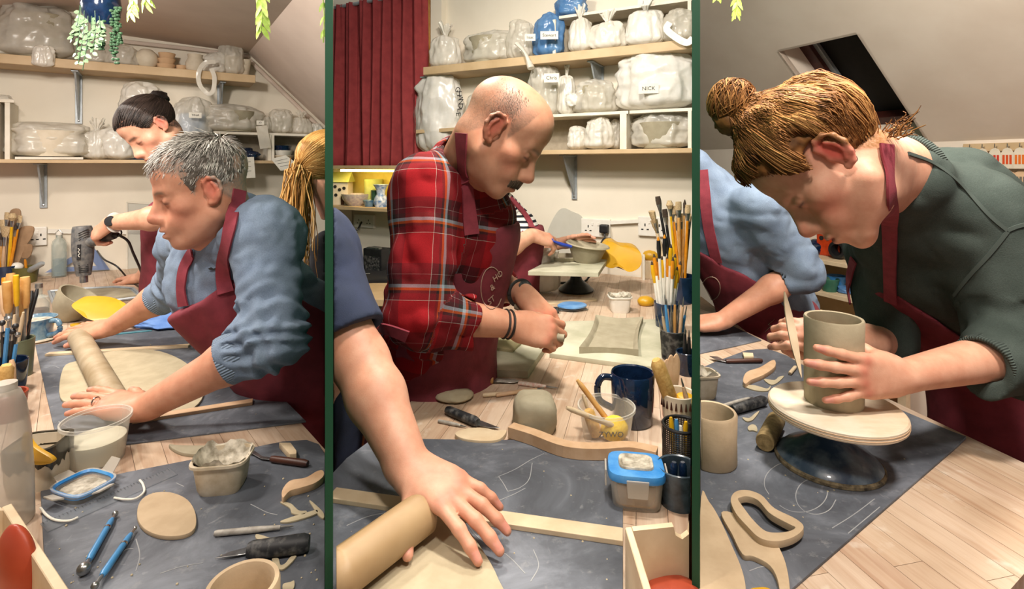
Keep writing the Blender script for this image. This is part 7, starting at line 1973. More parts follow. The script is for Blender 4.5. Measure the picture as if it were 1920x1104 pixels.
# ------------------------------------------------------------------ grey-haired man in the blue jumper
R_, T_, Z_ = vb(378)
man = person('man with short grey hair in blue jumper and burgundy apron, rolling clay', (D(640, 740, 1.45).x, 1.5, 0))
H = Head(D(379, 355, 1.21), R_ * -.95 + Z_ * -.30 + T_ * .08, Z_ + R_ * -.02, .95)
B = Field(); add_head(B, H, nose=1.1, jaw=1.08, mouth_open=.004, brow=1.05, earsize=1.0, fat=.95)
nb = D(432, 430, 1.30)
B.cap(H.w((0, -.030, -.035)), nb, .056, .062, .03, uv=False); B.cap(H.w((0, .03, -.085)), nb + Vector((-.02, 0, -.03)), .03, .05, .04, uv=False)
B.cap(nb, D(455, 500, 1.38), .07, .11, .04, uv=False)
shL, shR = D(497, 440, 1.22), D(352, 455, 1.50)
elL, cuL, wrL = D(513, 632, 1.12), D(425, 676, 1.10), D(272, 764, 1.125)
elR, cuR, wrR = D(338, 535, 1.61), D(297, 562, 1.62), D(208, 613, 1.655)
AL = Field(); AL.cap(shL, elL, .04, .04, .02, uv=False); forearm(AL, elL, wrL, .043, .028)
hl = add_hand(AL, wrL, D(132, 744, 1.155) - wrL, Vector((.05, -.15, 1)), 1, .98, [(-.05, .12, .1), (-.02, .12, .08), (0, .12, .1), (.05, .12, .1)], (.10, .03, -.05, -.14), (.62, .1, .1, .1))
AR = Field(); AR.cap(shR, elR, .04, .04, .02, uv=False); forearm(AR, elR, wrR, .043, .027)
hr_ = add_hand(AR, wrR, D(105, 622, 1.68) - wrR, Vector((.0, -.25, 1)), -1, 1.0, [(.10, .2, .1), (.05, .15, .1), (.03, .12, .1), (0, .12, .1)], (.05, .02, -.06, -.15), (.35, .2, .1, .1))
def tint(v):
    c = base_tint(v, *SK1); c = head_tint(H, v, c, None, stubble=('#b08a78', .3), hairshade=('#8d8378', .75, 'short'), brow='#8a7763', ruddy_amt=.45, redear=.55)
    return hand_tint(v, hand_tint(v, c, hl), hr_)
lo, hi = box_of([H.w((0, 0, 0))], .17); 
skin_part(man, [(B, .0026, lo, hi), (B, .006, hi * 0 + lo - np.array([.02, .02, .16]), np.array([hi[0], hi[1], lo[2] + .012])),
                (AL, .0026, None, None), (AR, .003, None, None)], tint)
short_hair(H, man, 'hair_grey', 9000, 'short', (.010, .026), .3, 3, width=.0011, flow=(0, .02, -.02))
hair_cap(H, man, 'hair_greydark', 'short', .0035)
S = Field()
ch, wa_, pv = D(440, 515, 1.38), D(550, 640, 1.44), D(645, 740, 1.46)
S.cap(ch, wa_, .142, .150, .05); S.cap(shL, shR, .070, .070, .06); S.cap(nb + Vector((.01, .01, -.01)), ch, .085, .14, .06); S.cap(nb + Vector((.03, .0, .0)), shL, .06, .07, .05)
S.cap(wa_, pv, .150, .165, .04)
S.cap(shL, elL, .072, .062, .03); S.cap(elL, cuL, .064, .050, .03, capb=True)
S.cap(shR, elR, .072, .060, .03); S.cap(elR, cuR, .060, .050, .03, capb=True)
S.cap(nb + Vector((-.004, 0, .012)), H.w((0, -.02, -.06)), .068, .062, .01, op=-1)
S.cap(elL.lerp(cuL, .7), wrL, .0435, .040, .006, op=-1); S.cap(elR.lerp(cuR, .7), wrR, .0435, .040, .006, op=-1)
def dsp(p):
    q = p * 17 + 3; d = .0045 * (ridge(q * np.array([1, 1, 1.3]), 2) - .8)
    for a, b in ((elL, cuL), (elR, cuR), (shL, elL)):
        a_, b_ = npv(a), npv(b); ax = b_ - a_; L = np.linalg.norm(ax); t = (p - a_) @ (ax / L) / L; m = np.exp(-((t - (.15 if a is not shL else .95)) / .4) ** 2) * (np.linalg.norm(p - a_ - np.clip(t, 0, 1)[:, None] * ax, axis=1) < .1)
        d += m * .0055 * np.sin(t * L * 190 + 3.5 * fbm(p * 14, 2))
    return d
S.disp = dsp; S.clip = cutter(CUT1L)
sw = cloth_part('jumper', S, .0048, 'knit', man)
# ribbed cuffs and collar
for a, b, r in ((elL, cuL, .0515), (elR, cuR, .051)):
    K = Field(); d = (b - a).normalized(); K.cap(b - d * .058, b + d * .004, r + .002, r, .004, capb=True, capa=True); K.cap(b - d * .1, b + d * .03, .0435, .0425, .004, op=-1)
    cloth_part('ribbed_cuff', K, .003, 'knitrib', man)
K = Field(); ax = (H.w((0, -.02, -.06)) - nb).normalized(); kc = nb + ax * .004
K.cap(kc - ax * .012, kc + ax * .016, .082, .074, .006, capa=True, capb=True); K.cap(kc - ax * .05, kc + ax * .05, .071, .065, .004, op=-1, uv=False)
cloth_part('ribbed_collar', K, .003, 'knitrib', man)
# apron
A = Field()
A.cap(ch, wa_, .170, .168, .04); A.cap(wa_, pv, .165, .182, .04); A.cap(pv, pv + Vector((.02, 0, -.35)), .182, .2, .04, flat=((1, 0, 0), .8)); A.cap(pv, pv + Vector((-.1, -.02, -.3)), .16, .17, .06)
axd = (ch - wa_).normalized(); lo2, hi2 = ch - Vector((.6, .6, .9)), ch + Vector((.6, .6, .5))
fr = (Vector((-.8, -.12, -.55)) - axd * Vector((-.8, -.12, -.55)).dot(axd)).normalized()
A.half(D(398, 548, 1.24), -axd, lo2, hi2, .01)
A.half(ch.lerp(wa_, .5), fr * 1.0 + T_ * .9 - axd * .3, lo2, hi2, .01)
A.disp = folds(.004, 9, 5, (1, 1, .4)); A.clip = cutter(CUT1L)
ap = cloth_part('apron', A, .0055, 'burg', man)
bv = bvh_of([sw, ap, [o for o in man.children if o.name.startswith('body')][0]])
strap(man, bv, [(446, 356), (440, 400), (430, 450), (421, 500), (424, 548)], .034, 'burgstrap', 'neck_strap', .006)
strap(man, bv, [(364, 470), (356, 486), (347, 506), (343, 540), (347, 572)], .026, 'burgstrap', 'neck_strap', .006)
bp_, bn = on_surface(bv, 402, 504, .002)
if bp_: MB().prism([bp_ + R_ * (x * .001) + Z_ * (y * .001) for x, y in ((-12, 2), (-6, 5), (-1, 1), (6, 4), (9, 0), (3, -3), (-3, -2), (-8, -1))], .001, bn).build('chest_badge', 'ink', man)
# ring on the ringed hand
rp = wrL + (D(132, 744, 1.155) - wrL).normalized() * .108 + Vector((0, -.014, .004)); rd = (D(132, 744, 1.155) - wrL).normalized()
MB().tube([rp + rd.cross(Z_) * (.0102 * math.cos(a)) + Z_ * (.0102 * math.sin(a)) for a in np.linspace(0, 2 * math.pi, 25)], .0016, 6).build('ring', 'silver', man, True)
legs(man, pv + Vector((0, .02, -.1)), [Vector((pv.x - .05, 1.45, .05)), Vector((pv.x + .05, 1.68, .05))], CUT1L)

# ------------------------------------------------------------------ dark-haired woman with the heat gun
R_, T_, Z_ = vb(286)
wom = person('dark-haired woman in burgundy apron pointing a heat gun at clay tray', (D(345, 600, 2.35).x, 2.4, 0))
H2 = Head(D(287, 243, 2.02), R_ * -.62 + Z_ * -.68 + T_ * .25, Z_ * .6 + R_ * -.55, .98)
B = Field(); add_head(B, H2, nose=.9, jaw=.92, brow=.85, earsize=.95)
nb2 = D(332, 290, 2.12); B.cap(H2.w((0, -.03, -.04)), nb2, .048, .055, .03, uv=False)
sh1, sh2 = D(345, 345, 2.02), D(372, 345, 2.38)
el1, wr1 = D(330, 405, 1.94), D(206, 418, 2.04)
AL = Field(); AL.cap(sh1, el1, .045, .04, .02, uv=False); forearm(AL, el1, wr1, .042, .026)
hw = add_hand(AL, wr1, D(160, 452, 2.07) - wr1, Vector((-.4, -.75, .55)), 1, .93, [(.30, .5, .3), (.7, 1.0, .6), (.85, 1.1, .7), (.9, 1.1, .7)], (.14, .02, -.05, -.10), (.25, .5, .2, .2), wr=.024)
el2, wr2 = D(318, 460, 2.50), P(262, 521, .03)
AR = Field(); AR.cap(sh2, el2, .045, .04, .02, uv=False); forearm(AR, el2, wr2, .040, .025)
hw2 = add_hand(AR, wr2, P(213, 517, .02) - wr2, Vector((.1, -.2, 1)), -1, .93, [(.1, .35, .3)] * 4, (.2, .05, -.08, -.2), (.5, .2, .1, .1), wr=.024)
def tint(v):
    c = base_tint(v, '#dba98e', '#cf997d'); c = head_tint(H2, v, c, None, brow='#3a2a22', ruddy_amt=.35, redear=.6, hairshade=('#2a201c', .9, 'up'))
    return hand_tint(v, hand_tint(v, c, hw), hw2)
lo, hi = box_of([H2.w((0, 0, 0))], .16)
skin_part(wom, [(B, .0035, lo - np.array([0, 0, .06]), hi), (AL, .0032, None, None), (AR, .0036, None, None)], tint)
hair_cap(H2, wom, 'hair_dark', 'up', .007)
dirs = fib_dirs(2200); q = scalp_point(dirs, .006); m = scalp_mask(q, 'up'); q = q[m > .5]
bun = np.array([0, -.105, .07]); tt = np.linspace(0, 1, 7)[None, :, None]
dd = q[:, None, :] * (1 - tt * .35) + bun * tt * .35; nn = dd - np.array([0, -.01, .045]); nn /= np.linalg.norm(nn / (np.array([.0745, .1, .081]) + .009), axis=2, keepdims=True); dd = np.array([0, -.01, .045]) + nn
strands_mesh('hair', None, ((dd * H2.s) @ H2.Rn.T + np.array(H2.c)).astype(np.float32), .0016, 'hair_dark', wom, rng.random(len(q)))
blob('hair_bun', 'hair_dark', wom, H2.w((0, -.112, .075)) - Vector((0, 0, .03)), (.034, .034, .032), amp=.12, freq=4, seed=2)
S = Field(); ch2, wa2 = D(368, 420, 2.22), D(372, 540, 2.30)
S.cap(ch2, wa2, .135, .135, .05); S.cap(sh1, sh2, .06, .06, .06); S.cap(nb2, ch2, .07, .13, .05); S.cap(sh1, sh1.lerp(el1, .45), .062, .06, .03, capb=True); S.cap(sh2, sh2.lerp(el2, .7), .062, .055, .03, capb=True)
S.cap(wa2, wa2 + Vector((0, 0, -.4)), .135, .16, .05)
S.disp = folds(.004, 9, 2); S.clip = cutter(CUT1L)
cloth_part('shirt', S, .007, simple('dark_shirt', '#3b2228', '#33191f', .9, 20), wom)
A = Field(); ch_f = ch2 + Vector((-.06, -.02, 0)); A.cap(ch_f, wa2 + Vector((-.06, -.02, 0)), .135, .14, .05); A.cap(wa2 + Vector((-.06, -.02, 0)), wa2 + Vector((-.06, -.02, -.4)), .14, .17, .05)
A.half(D(330, 372, 2.2), (0, 0, -1), ch2 - Vector((1, 1, 1)), ch2 + Vector((1, 1, 1)), .01); A.disp = folds(.004, 9, 3, (1, 1, .4)); A.clip = cutter(CUT1L)
cloth_part('apron', A, .007, 'burg', wom)
# smart watch
wd = (el1 - wr1).normalized(); wc = wr1 + wd * .028
MB().tube([wc + wd.cross(T_).normalized() * (.030 * math.cos(a)) + wd.cross(wd.cross(T_)).normalized() * (.027 * math.sin(a)) for a in np.linspace(0, 2 * math.pi, 29)], .0085, 8, flat=.3, up=wd).build('watch_strap', 'white', wom, True)
wn_ = (T_ * .8 + R_ * -.45 + Z_ * .25).normalized()
wp = wc + wn_ * .028; MB().lathe(wp, [(0, 0), (.019, 0), (.020, .004), (.018, .008), (0, .0085)], wn_, 28).build('watch_face', 'black', wom, True)
legs(wom, wa2 + Vector((0, 0, -.25)), [Vector((wa2.x - .05, 2.25, .05)), Vector((wa2.x + .08, 2.4, .05))], CUT1L)

# ------------------------------------------------------------------ blonde person at the divider
bl = person('person with long tied-back blonde hair seen from behind at the partition', (D(625, 500, 1.85).x, 1.9, 0))
R_, T_, Z_ = vb(610)
HB = Head(D(622, 320, 1.80), R_ * .8 - T_ * .5, Z_, 1.0)
B = Field(); add_head(B, HB); B.cap(HB.w((0, -.03, -.04)), D(640, 420, 1.85), .05, .055, .03, uv=False); B.clip = cutter(CUT1L)
lo, hi = box_of([HB.w((0, 0, 0))], .17)
skin_part(bl, [(B, .005, lo, hi)], lambda v: base_tint(v, '#dba98e', '#cf997d'))
dirs = fib_dirs(2600); q = scalp_point(dirs, .010); m = scalp_mask(q, 'up'); q = q[m > .3]; tt = np.linspace(0, 1, 8)[None, :, None]
bun = np.array([0, -.12, .01]); dd = q[:, None, :] * (1 - tt * .5) + bun * tt * .5; nn = dd - np.array([0, -.01, .045]); nn /= np.linalg.norm(nn / (np.array([.0745, .1, .081]) + .012), axis=2, keepdims=True); dd = np.array([0, -.01, .045]) + nn
pw = ((dd * HB.s) @ HB.Rn.T + np.array(HB.c)).astype(np.float32)
tail = []; r4 = np.random.default_rng(4); n0 = npv(HB.w((0, -.118, .0)))
for i in range(420):
    a = n0 + r4.normal(0, .014, 3); s_ = r4.normal(0, 1, 3) * np.array([.022, .02, .01]); L = r4.uniform(.22, .34); t = np.linspace(0, 1, 8)[:, None]
    tail.append(a + t * np.array([-.01, -.02, -L]) + t ** .6 * s_ + np.sin(t * 7 + i) * .004)
pw = np.concatenate([pw, np.array(tail, np.float32)])
o = strands_mesh('hair', None, pw, .0022, 'hair_blonde', bl, np.clip(r4.normal(.5, .25, len(pw)), 0, 1)); clip_thing(o, CUT1L)
o = hair_cap(HB, bl, 'hair_blonde', 'up', .010); clip_thing(o, CUT1L)
S = Field(); c0, w0 = D(650, 520, 1.9), D(655, 700, 1.92); S.cap(c0, w0, .14, .14, .05); S.cap(D(618, 462, 1.85), c0, .06, .13, .05); S.cap(w0, w0 - Vector((0, 0, .85)), .14, .12, .05); S.clip = cutter(CUT1L)
cloth_part('top', S, .009, 'denimcloth', bl)
# ================================================================== people of bay 2
R_, T_, Z_ = vb(940)
pm = person('balding man with moustache in red plaid shirt and burgundy apron', (D(800, 700, 1.45).x, 1.5, 0))
H = Head(D(941, 252, 1.26), R_ * .74 - Z_ * .67 + T_ * .08, Z_ * .74 + R_ * .67, 1.04)
B = Field(); add_head(B, H, nose=1.12, jaw=1.0, brow=1.1, earsize=1.05, fat=.97)
nb = D(868, 318, 1.38); B.cap(H.w((0, -.035, -.035)), nb, .062, .068, .03, uv=False); B.cap(H.w((0, .02, -.085)), nb + Vector((.03, 0, -.03)), .035, .05, .04, uv=False)
sN, sF = D(800, 352, 1.28), D(892, 355, 1.56)
eN, cN_, wN = D(787, 585, 1.21), D(886, 600, 1.245), D(962, 609, 1.29)
eF, cF, wF = D(915, 530, 1.60), D(948, 540, 1.54), D(984, 552, 1.43)
AL = Field(); AL.cap(sN, eN, .045, .042, .02, uv=False); forearm(AL, eN, wN, .044, .030)
h1_ = add_hand(AL, wN, D(1035, 622, 1.30) - wN, Vector((-.1, -.85, .6)), -1, 1.0, [(.55, .8, .4), (.65, .9, .5), (.7, 1.0, .5), (.7, 1.0, .5)], (.08, .0, -.06, -.12), (.3, .35, .3, .3))
AR = Field(); AR.cap(sF, eF, .045, .042, .02, uv=False); forearm(AR, eF, wF, .042, .029)
h2_ = add_hand(AR, wF, D(1028, 596, 1.36) - wF, Vector((.45, -.55, .7)), -1, .98, [(.5, .7, .4), (.6, .8, .4), (.65, .85, .4), (.7, .8, .4)], (.1, .02, -.05, -.12), (.3, .5, .3, .3))
def tint(v):
    c = base_tint(v, '#cf9a7e', '#c08669'); c = head_tint(H, v, c, None, stubble=('#a5806e', .2), hairshade=('#6f5c4f', .5, 'bald'), brow='#75604f', ruddy_amt=.4, redear=.6)
    q = H.loc(v); qa = np.abs(q[:, 0]); m = np.clip(gs(np.stack([qa, q[:, 1], q[:, 2] + .25 * qa ** 1.0 * .5], 1), (.014, .104, -.0545), (.020, .014, .0055)) * 1.6 - .3, 0, 1); c = mixc(c, '#4a4038', m * .9)
    return hand_tint(v, hand_tint(v, c, h1_), h2_)
lo, hi = box_of([H.w((0, 0, 0))], .185)
skin_part(pm, [(B, .0027, lo, hi), (B, .006, lo - np.array([.14, 0, .1]), np.array([lo[0] + .012, hi[1] + .1, hi[2] - .12])), (AL, .0026, None, None), (AR, .0028, None, None)], tint)
short_hair(H, pm, simple('stubble_hair', '#6d5f54', '#8a7c70', .8, 300), 9000, 'bald', (.003, .005), .5, 5, width=.0006, name='cropped_hair')
r_ = np.random.default_rng(8); n = 900; u = r_.uniform(-1, 1, n); q0 = np.stack([u * .034, .1095 - .022 * np.abs(u) ** 1.5, -.0515 - .013 * np.abs(u) ** 1.3 + r_.normal(0, .002, n)], 1)
d0 = np.stack([u * .8 + r_.normal(0, .15, n), .15 + 0 * u, -1 + 0 * u], 1); t = np.linspace(0, 1, 4)[None, :, None]
strands_mesh('moustache', None, (((q0[:, None] + d0[:, None] * t * .013) * H.s) @ H.Rn.T + np.array(H.c)).astype(np.float32), .0011, 'brow', pm, r_.random(n) * .5)
S = Field(); ch, wa_, pv = D(858, 440, 1.43), D(812, 620, 1.44), D(800, 720, 1.46)
S.cap(ch, wa_, .150, .140, .05); S.cap(sN, sF, .080, .078, .06); S.cap(nb, ch, .09, .14, .06); S.cap(wa_, pv, .14, .15, .04)
S.cap(sN, eN, .084, .074, .03); S.cap(eN, cN_, .072, .056, .03, capb=True); S.cap(sF, eF, .08, .066, .03); S.cap(eF, cF, .064, .056, .03, capb=True)
S.cap(nb + (H.c - nb) * .12, H.w((0, -.02, -.05)), .074, .07, .008, op=-1); S.cap(eN.lerp(cN_, .7), wN, .046, .042, .005, op=-1); S.cap(eF.lerp(cF, .6), wF, .046, .042, .005, op=-1)
S.disp = folds(.009, 11, 4, (1, 1, .8)); sh = cloth_part('plaid_shirt', S, .005, 'plaid', pm)
K = Field(); ax = (H.w((0, -.02, -.06)) - nb).normalized(); kc = nb + ax * .03; K.cap(kc - ax * .02, kc + ax * .028, .096, .080, .006, capa=True, capb=True); K.cap(kc - ax * .06, kc + ax * .07, .083, .073, .004, op=-1, uv=False)
co = cloth_part('shirt_collar', K, .0032, 'plaid', pm)
A = Field(); fx = R_ * .02; A.cap(ch + fx, wa_ + fx, .150, .145, .05); A.cap(wa_ + fx, pv + fx, .146, .165, .05); A.cap(pv + fx, pv + Vector((-.01, 0, -.4)), .165, .19, .05)
L_, Hh = ch - Vector((1, 1, 1.2)), ch + Vector((1, 1, 1)); A.half(D(838, 490, 1.3), R_ * .86 - Z_ * .5, L_, Hh, .008); A.half(D(900, 432, 1.3), Z_ * -1 + R_ * .1, L_, Hh, .008)
A.disp = folds(.004, 9, 6, (1, 1, .4)); ap = cloth_part('apron', A, .0055, 'burg', pm)
bv = bvh_of([sh, co, ap, [o for o in pm.children if o.name.startswith('body')][0]])
strap(pm, bv, [(868, 250), (869, 300), (873, 350), (878, 400), (884, 440)], .036, 'burgstrap', 'neck_strap', .006)
strap(pm, bv, [(718, 612), (740, 618), (765, 628)], .03, 'burgstrap', 'waist_tie', .006)
lg = [on_surface(bv, 921 + 20 * math.cos(a), 540 + 40 * math.sin(a), .002)[0] for a in np.linspace(.5, 2 * math.pi - .6, 22)]
MB().tube([p for p in lg if p], .0011, 5).build('apron_emblem', simple('emblem_cream', '#b99a88', '#b99a88', .9), pm)
for tx, x, y in (('HO', 932, 517), ('&', 922, 538), ('ST', 920, 562)):
    p, nn = on_surface(bv, x, y, .003)
    if p: lettering(pm, tx, .022, p, (Vector((0, 0, 1)).cross(nn) + Vector((0, 0, .5))), Vector((0, 0, 1)), simple('emblem_cream', '', ''))
for w0, dr, rr, ms in ((wN, (eN - wN).normalized(), .034, (('bracelet', 'leather', .010, .0045), ('bracelet', 'leather', .022, .0045))), (wF, (eF - wF).normalized(), .033, (('watch_strap', 'leather', .022, .009),))):
    for nm, mt, of, tr in ms:
        c = w0 + dr * of; a_, b_, _ = frame(dr); MB().tube([c + a_ * (rr * math.cos(a)) + b_ * (rr * .92 * math.sin(a)) for a in np.linspace(0, 2 * math.pi, 31)], tr, 8, flat=.6 if tr < .008 else .35, up=dr).build(nm, mt, pm, True)
wn_ = (Z_ * .6 + T_ * .6 + R_ * .3).normalized(); MB().lathe(wF + (eF - wF).normalized() * .022 + wn_ * .030, [(0, 0), (.017, 0), (.017, .006), (0, .007)], wn_, 24).build('watch_face', 'blackdust', pm, True)
tag(MB().tube(smooth_open([D(968, 574, 1.42), D(1000, 590, 1.37), D(1040, 628, 1.31), D(1058, 634, 1.30)], 4), .009, 10).build('clay_coil', 'clay_g', None, True), 'soft grey clay coil pinched between the working hands', 'clay coil')
legs(pm, pv + Vector((-.02, .02, -.12)), [Vector((pv.x - .1, 1.4, .05)), Vector((pv.x - .08, 1.66, .05))], CUT1R)

# ------------------------------------------------------------------ woman in stripes
sw_ = person('person in striped top and burgundy apron working at banding wheel', (D(950, 600, 2.35).x - .05, 2.45, 0)); R_, T_, Z_ = vb(950)
H = Head(D(934, 300, 2.25), R_ * .82 - Z_ * .5 + T_ * .2, Z_ + R_ * .5, 1.0); B = Field(); add_head(B, H, nose=.9, jaw=.95, brow=.85)
nb = D(925, 365, 2.32); B.cap(H.w((0, -.03, -.04)), nb, .05, .055, .03, uv=False)
s1, s2 = D(925, 395, 2.22), D(945, 395, 2.52); e1_, w1_ = D(940, 470, 2.15), D(1000, 440, 2.22); e2_, w2_ = D(985, 470, 2.55), D(1052, 456, 2.5)
AL = Field(); AL.cap(s1, e1_, .045, .04, .02, uv=False); forearm(AL, e1_, w1_, .040, .026); ha = add_hand(AL, w1_, D(1050, 455, 2.28) - w1_, Vector((0, -.6, .8)), -1, .95, [(.3, .5, .3), (.5, .7, .4), (.6, .8, .4), (.6, .8, .4)])
AR = Field(); AR.cap(s2, e2_, .045, .04, .02, uv=False); forearm(AR, e2_, w2_, .040, .026); hb = add_hand(AR, w2_, D(1088, 448, 2.46) - w2_, Vector((.1, .6, .6)), 1, .92, [(.1, .2, .2)] * 4)
lo, hi = box_of([H.w((0, 0, 0))], .16)
skin_part(sw_, [(B, .004, lo - np.array([0, 0, .05]), hi), (AL, .0034, None, None), (AR, .0036, None, None)], lambda v: hand_tint(v, hand_tint(v, head_tint(H, v, base_tint(v, '#d9a78c', '#cc967a'), None, ruddy_amt=.4), ha), hb))
hair_cap(H, sw_, 'hair_greydark', 'short', .012); short_hair(H, sw_, 'hair_greydark', 4000, 'short', (.03, .05), .2, 6, width=.0016)
S = Field(); ch, wa_ = D(950, 440, 2.36), D(935, 560, 2.38); S.cap(wa_, ch, .135, .135, .05); S.cap(s1, s2, .062, .062, .06); S.cap(ch, nb, .13, .06, .05); S.cap(s1, s1.lerp(e1_, .8), .062, .052, .03, capb=True); S.cap(s2, s2.lerp(e2_, .8), .062, .052, .03, capb=True)
S.disp = folds(.004, 9, 8); cloth_part('striped_top', S, .006, 'stripe', sw_)
A = Field(); fx = R_ * .035; A.cap(ch + fx, wa_ + fx, .13, .135, .05); A.cap(wa_ + fx, wa_ + Vector((.0, 0, -.5)), .135, .17, .05); A.half(D(970, 425, 2.3), Z_ * -1, ch - Vector((1, 1, 1.5)), ch + Vector((1, 1, 1)), .01); A.disp = folds(.004, 9, 9, (1, 1, .4))
ap = cloth_part('apron', A, .007, 'burg', sw_); bv = bvh_of([o for o in sw_.children if o.type == 'MESH'])
strap(sw_, bv, [(955, 372), (968, 385), (985, 405), (998, 428)], .03, 'burgstrap', 'neck_strap', .006)
legs(sw_, wa_ + Vector((0, 0, -.3)), [Vector((wa_.x - .05, 2.3, .05)), Vector((wa_.x - .02, 2.5, .05))], None)
root = thing('blue_tool', 'dark blue plastic scraper held over the clay plate', 'tool', D(1040, 458, 2.26))
MB().tube([D(1006, 446, 2.24), D(1036, 452, 2.25)], [.008, .011], 10).build('handle', simple('cobalt', '#2340a0', '#1c3590', .4), root, True); MB().tube([D(1036, 452, 2.25), D(1052, 458, 2.26), D(1070, 462, 2.27)], [.012, .022, .018], 12, flat=.4).build('scoop', simple('cobalt', '', ''), root, True)
bag('small crumpled clear bag beside the blue scraper', D(1020, 490, 2.5) * 1 - Vector((0, 0, .0)) if False else P(1020, 548), .13, .19, style='mound', mat='bagclear')

# ------------------------------------------------------------------ bare arm on the big pin
ar = person('person in navy T-shirt leaning in to press the big rolling pin', (-.42, 1.15, 0))
sS, eS, wS = D(575, 470, 1.10), D(676, 678, 1.00), D(768, 878, .865)
AL = Field(); AL.cap(sS, eS, .056, .050, .02, uv=False); AL.cap(eS, eS.lerp(wS, .35), .050, .050, .02); AL.cap(eS.lerp(wS, .35), wS, .050, .034, .02)
hd = add_hand(AL, wS, D(872, 938, .800) - wS, Vector((.05, -.25, 1)), 1, 1.02, [(.25, .25, .15), (.22, .25, .15), (.22, .25, .15), (.22, .3, .2)], (.18, .05, -.08, -.22), (.95, .25, .1, .1), wr=.031)
AL.cap(sS, D(560, 700, 1.15), .09, .12, .05, uv=False); AL.clip = cutter(CUT1R)
skin_part(ar, [(AL, .0027, None, None)], lambda v: hand_tint(v, base_tint(v, '#dca98f', '#d0977b'), hd, amt=.6))
S = Field(); en = sS.lerp(eS, .80); S.cap(sS, en, .080, .076, .03, capb=True); S.cap(sS.lerp(eS, .6), eS, .054, .053, .004, op=-1); S.cap(sS, D(540, 720, 1.18), .1, .15, .06); S.cap(D(540, 720, 1.18), Vector((-.46, 1.2, .5)), .15, .14, .05)
S.disp = folds(.004, 9, 11); S.clip = cutter(CUT1R); cloth_part('t_shirt', S, .005, 'navycloth', ar)
legs(ar, Vector((-.45, 1.2, .75)), [Vector((-.42, 1.12, .05)), Vector((-.46, 1.3, .05))], CUT1R)
# ================================================================== people of bay 3
R_, T_, Z_ = vb(1541)
rw = person('woman with red-blonde bun in dark green sweatshirt cutting a clay cylinder', (1.3, 1.5, 0))
H = Head(D(1546, 304, 1.0), R_ * -.49 - Z_ * .87 + T_ * .10, R_ * -.87 + Z_ * .49, 1.14)
B = Field(); add_head(B, H, nose=.95, jaw=.92, brow=.8, earsize=1.0, fat=1.0)
nb = D(1672, 318, 1.13); B.cap(H.w((0, -.035, -.035)), nb, .054, .062, .03, uv=False); B.cap(H.w((0, .015, -.08)), nb + Vector((-.02, 0, -.05)), .03, .05, .04, uv=False); B.cap(nb, D(1720, 400, 1.25), .065, .1, .04, uv=False)
sN, sF = D(1838, 418, 1.13), D(1655, 452, 1.45)
eN, cN_, wN = D(1930, 655, 1.08), D(1842, 684, 1.02), D(1688, 706, .985)
eF, wF = D(1665, 640, 1.34), D(1545, 645, 1.15)
AL = Field(); AL.cap(sN, eN, .042, .042, .02, uv=False); forearm(AL, eN, wN, .042, .028)
hL = add_hand(AL, wN, Vector((-.085, -.022, .012)), Vector((-.18, -.97, .1)), 1, 1.0, [(.10, .12, .1), (.12, .14, .1), (.14, .16, .1), (.10, .2, .15)], (.14, .03, -.12, -.34), (.55, 1.0, .25, .25))
AR = Field(); AR.cap(sF, eF, .04, .04, .02, uv=False); forearm(AR, eF, wF, .038, .026)
hR = add_hand(AR, wF, D(1488, 618, 1.09) - wF, Vector((-.25, -.8, .5)), -1, .92, [(.5, .9, .6), (.7, 1.1, .7), (.8, 1.2, .7), (.8, 1.2, .7)], (.1, .02, -.04, -.1), (.3, .4, .3, .4))
def tint(v):
    c = base_tint(v, '#e3b094', '#d8a084'); c = head_tint(H, v, c, None, lips='#b5605c', brow='#a87850', ruddy='#d2745f', ruddy_amt=.65, redear=.95, brow_amt=.5, hairshade=('#8f6536', .8, 'up'))
    return hand_tint(v, hand_tint(v, c, hL, amt=.7), hR, amt=.6)
lo, hi = box_of([H.w((0, 0, 0))], .195)
skin_part(rw, [(B, .0027, lo, hi), (B, .006, np.array([hi[0] - .012, lo[1], lo[2] - .05]), np.array([hi[0] + .18, hi[1] + .15, hi[2]])), (AL, .0025, None, None), (AR, .003, None, None)], tint)
# hair: locks drawn from the hairline up into the bun
g3 = np.random.default_rng(12)
hair_cap(H, rw, 'hair_red', 'up', .012, amp=.006)
dirs = fib_dirs(5200); q = scalp_point(dirs, .009); m = scalp_mask(q, 'up'); q = q[g3.random(len(q)) < m]; n = len(q)
bun = np.array([0, -.020, .172]); k = 12; t = np.linspace(0, 1, k)[None, :, None]; dist = np.linalg.norm(bun - q, axis=1)[:, None, None]
reach = np.clip(g3.uniform(.35, 1.0, n), 0, 1)[:, None, None]; pth = q[:, None] + (bun - q)[:, None] * t * reach
cc = np.array([0, -.010, .045]); rr = np.array([.0745, .1, .081]) + .013; dl = pth - cc; k0 = np.linalg.norm(dl / rr, axis=2, keepdims=True); push = np.where(k0 < 1, 1 / np.maximum(k0, .2), 1); pth = cc + dl * push
lump = fbm(pth.reshape(-1, 3) * 26, 2).reshape(n, k, 1); nr = (pth - cc) / np.linalg.norm(pth - cc, axis=2, keepdims=True)
pth = pth + nr * (.007 * lump + .006 * np.sin(t * np.pi)) + np.stack([.004 * np.sin(9 * t[..., 0] + 40 * q[:, 0:1] + 3 * lump[..., 0]), 0 * lump[..., 0], .004 * np.cos(8 * t[..., 0] + 50 * q[:, 1:2])], -1)
fly = g3.random(n) < .05; pth[fly] += (np.linspace(0, 1, k) ** 2)[None, :, None] * g3.normal(0, .006, (fly.sum(), 1, 3))
allp = [pth]; bc = bun + np.array([0, -.004, .006])
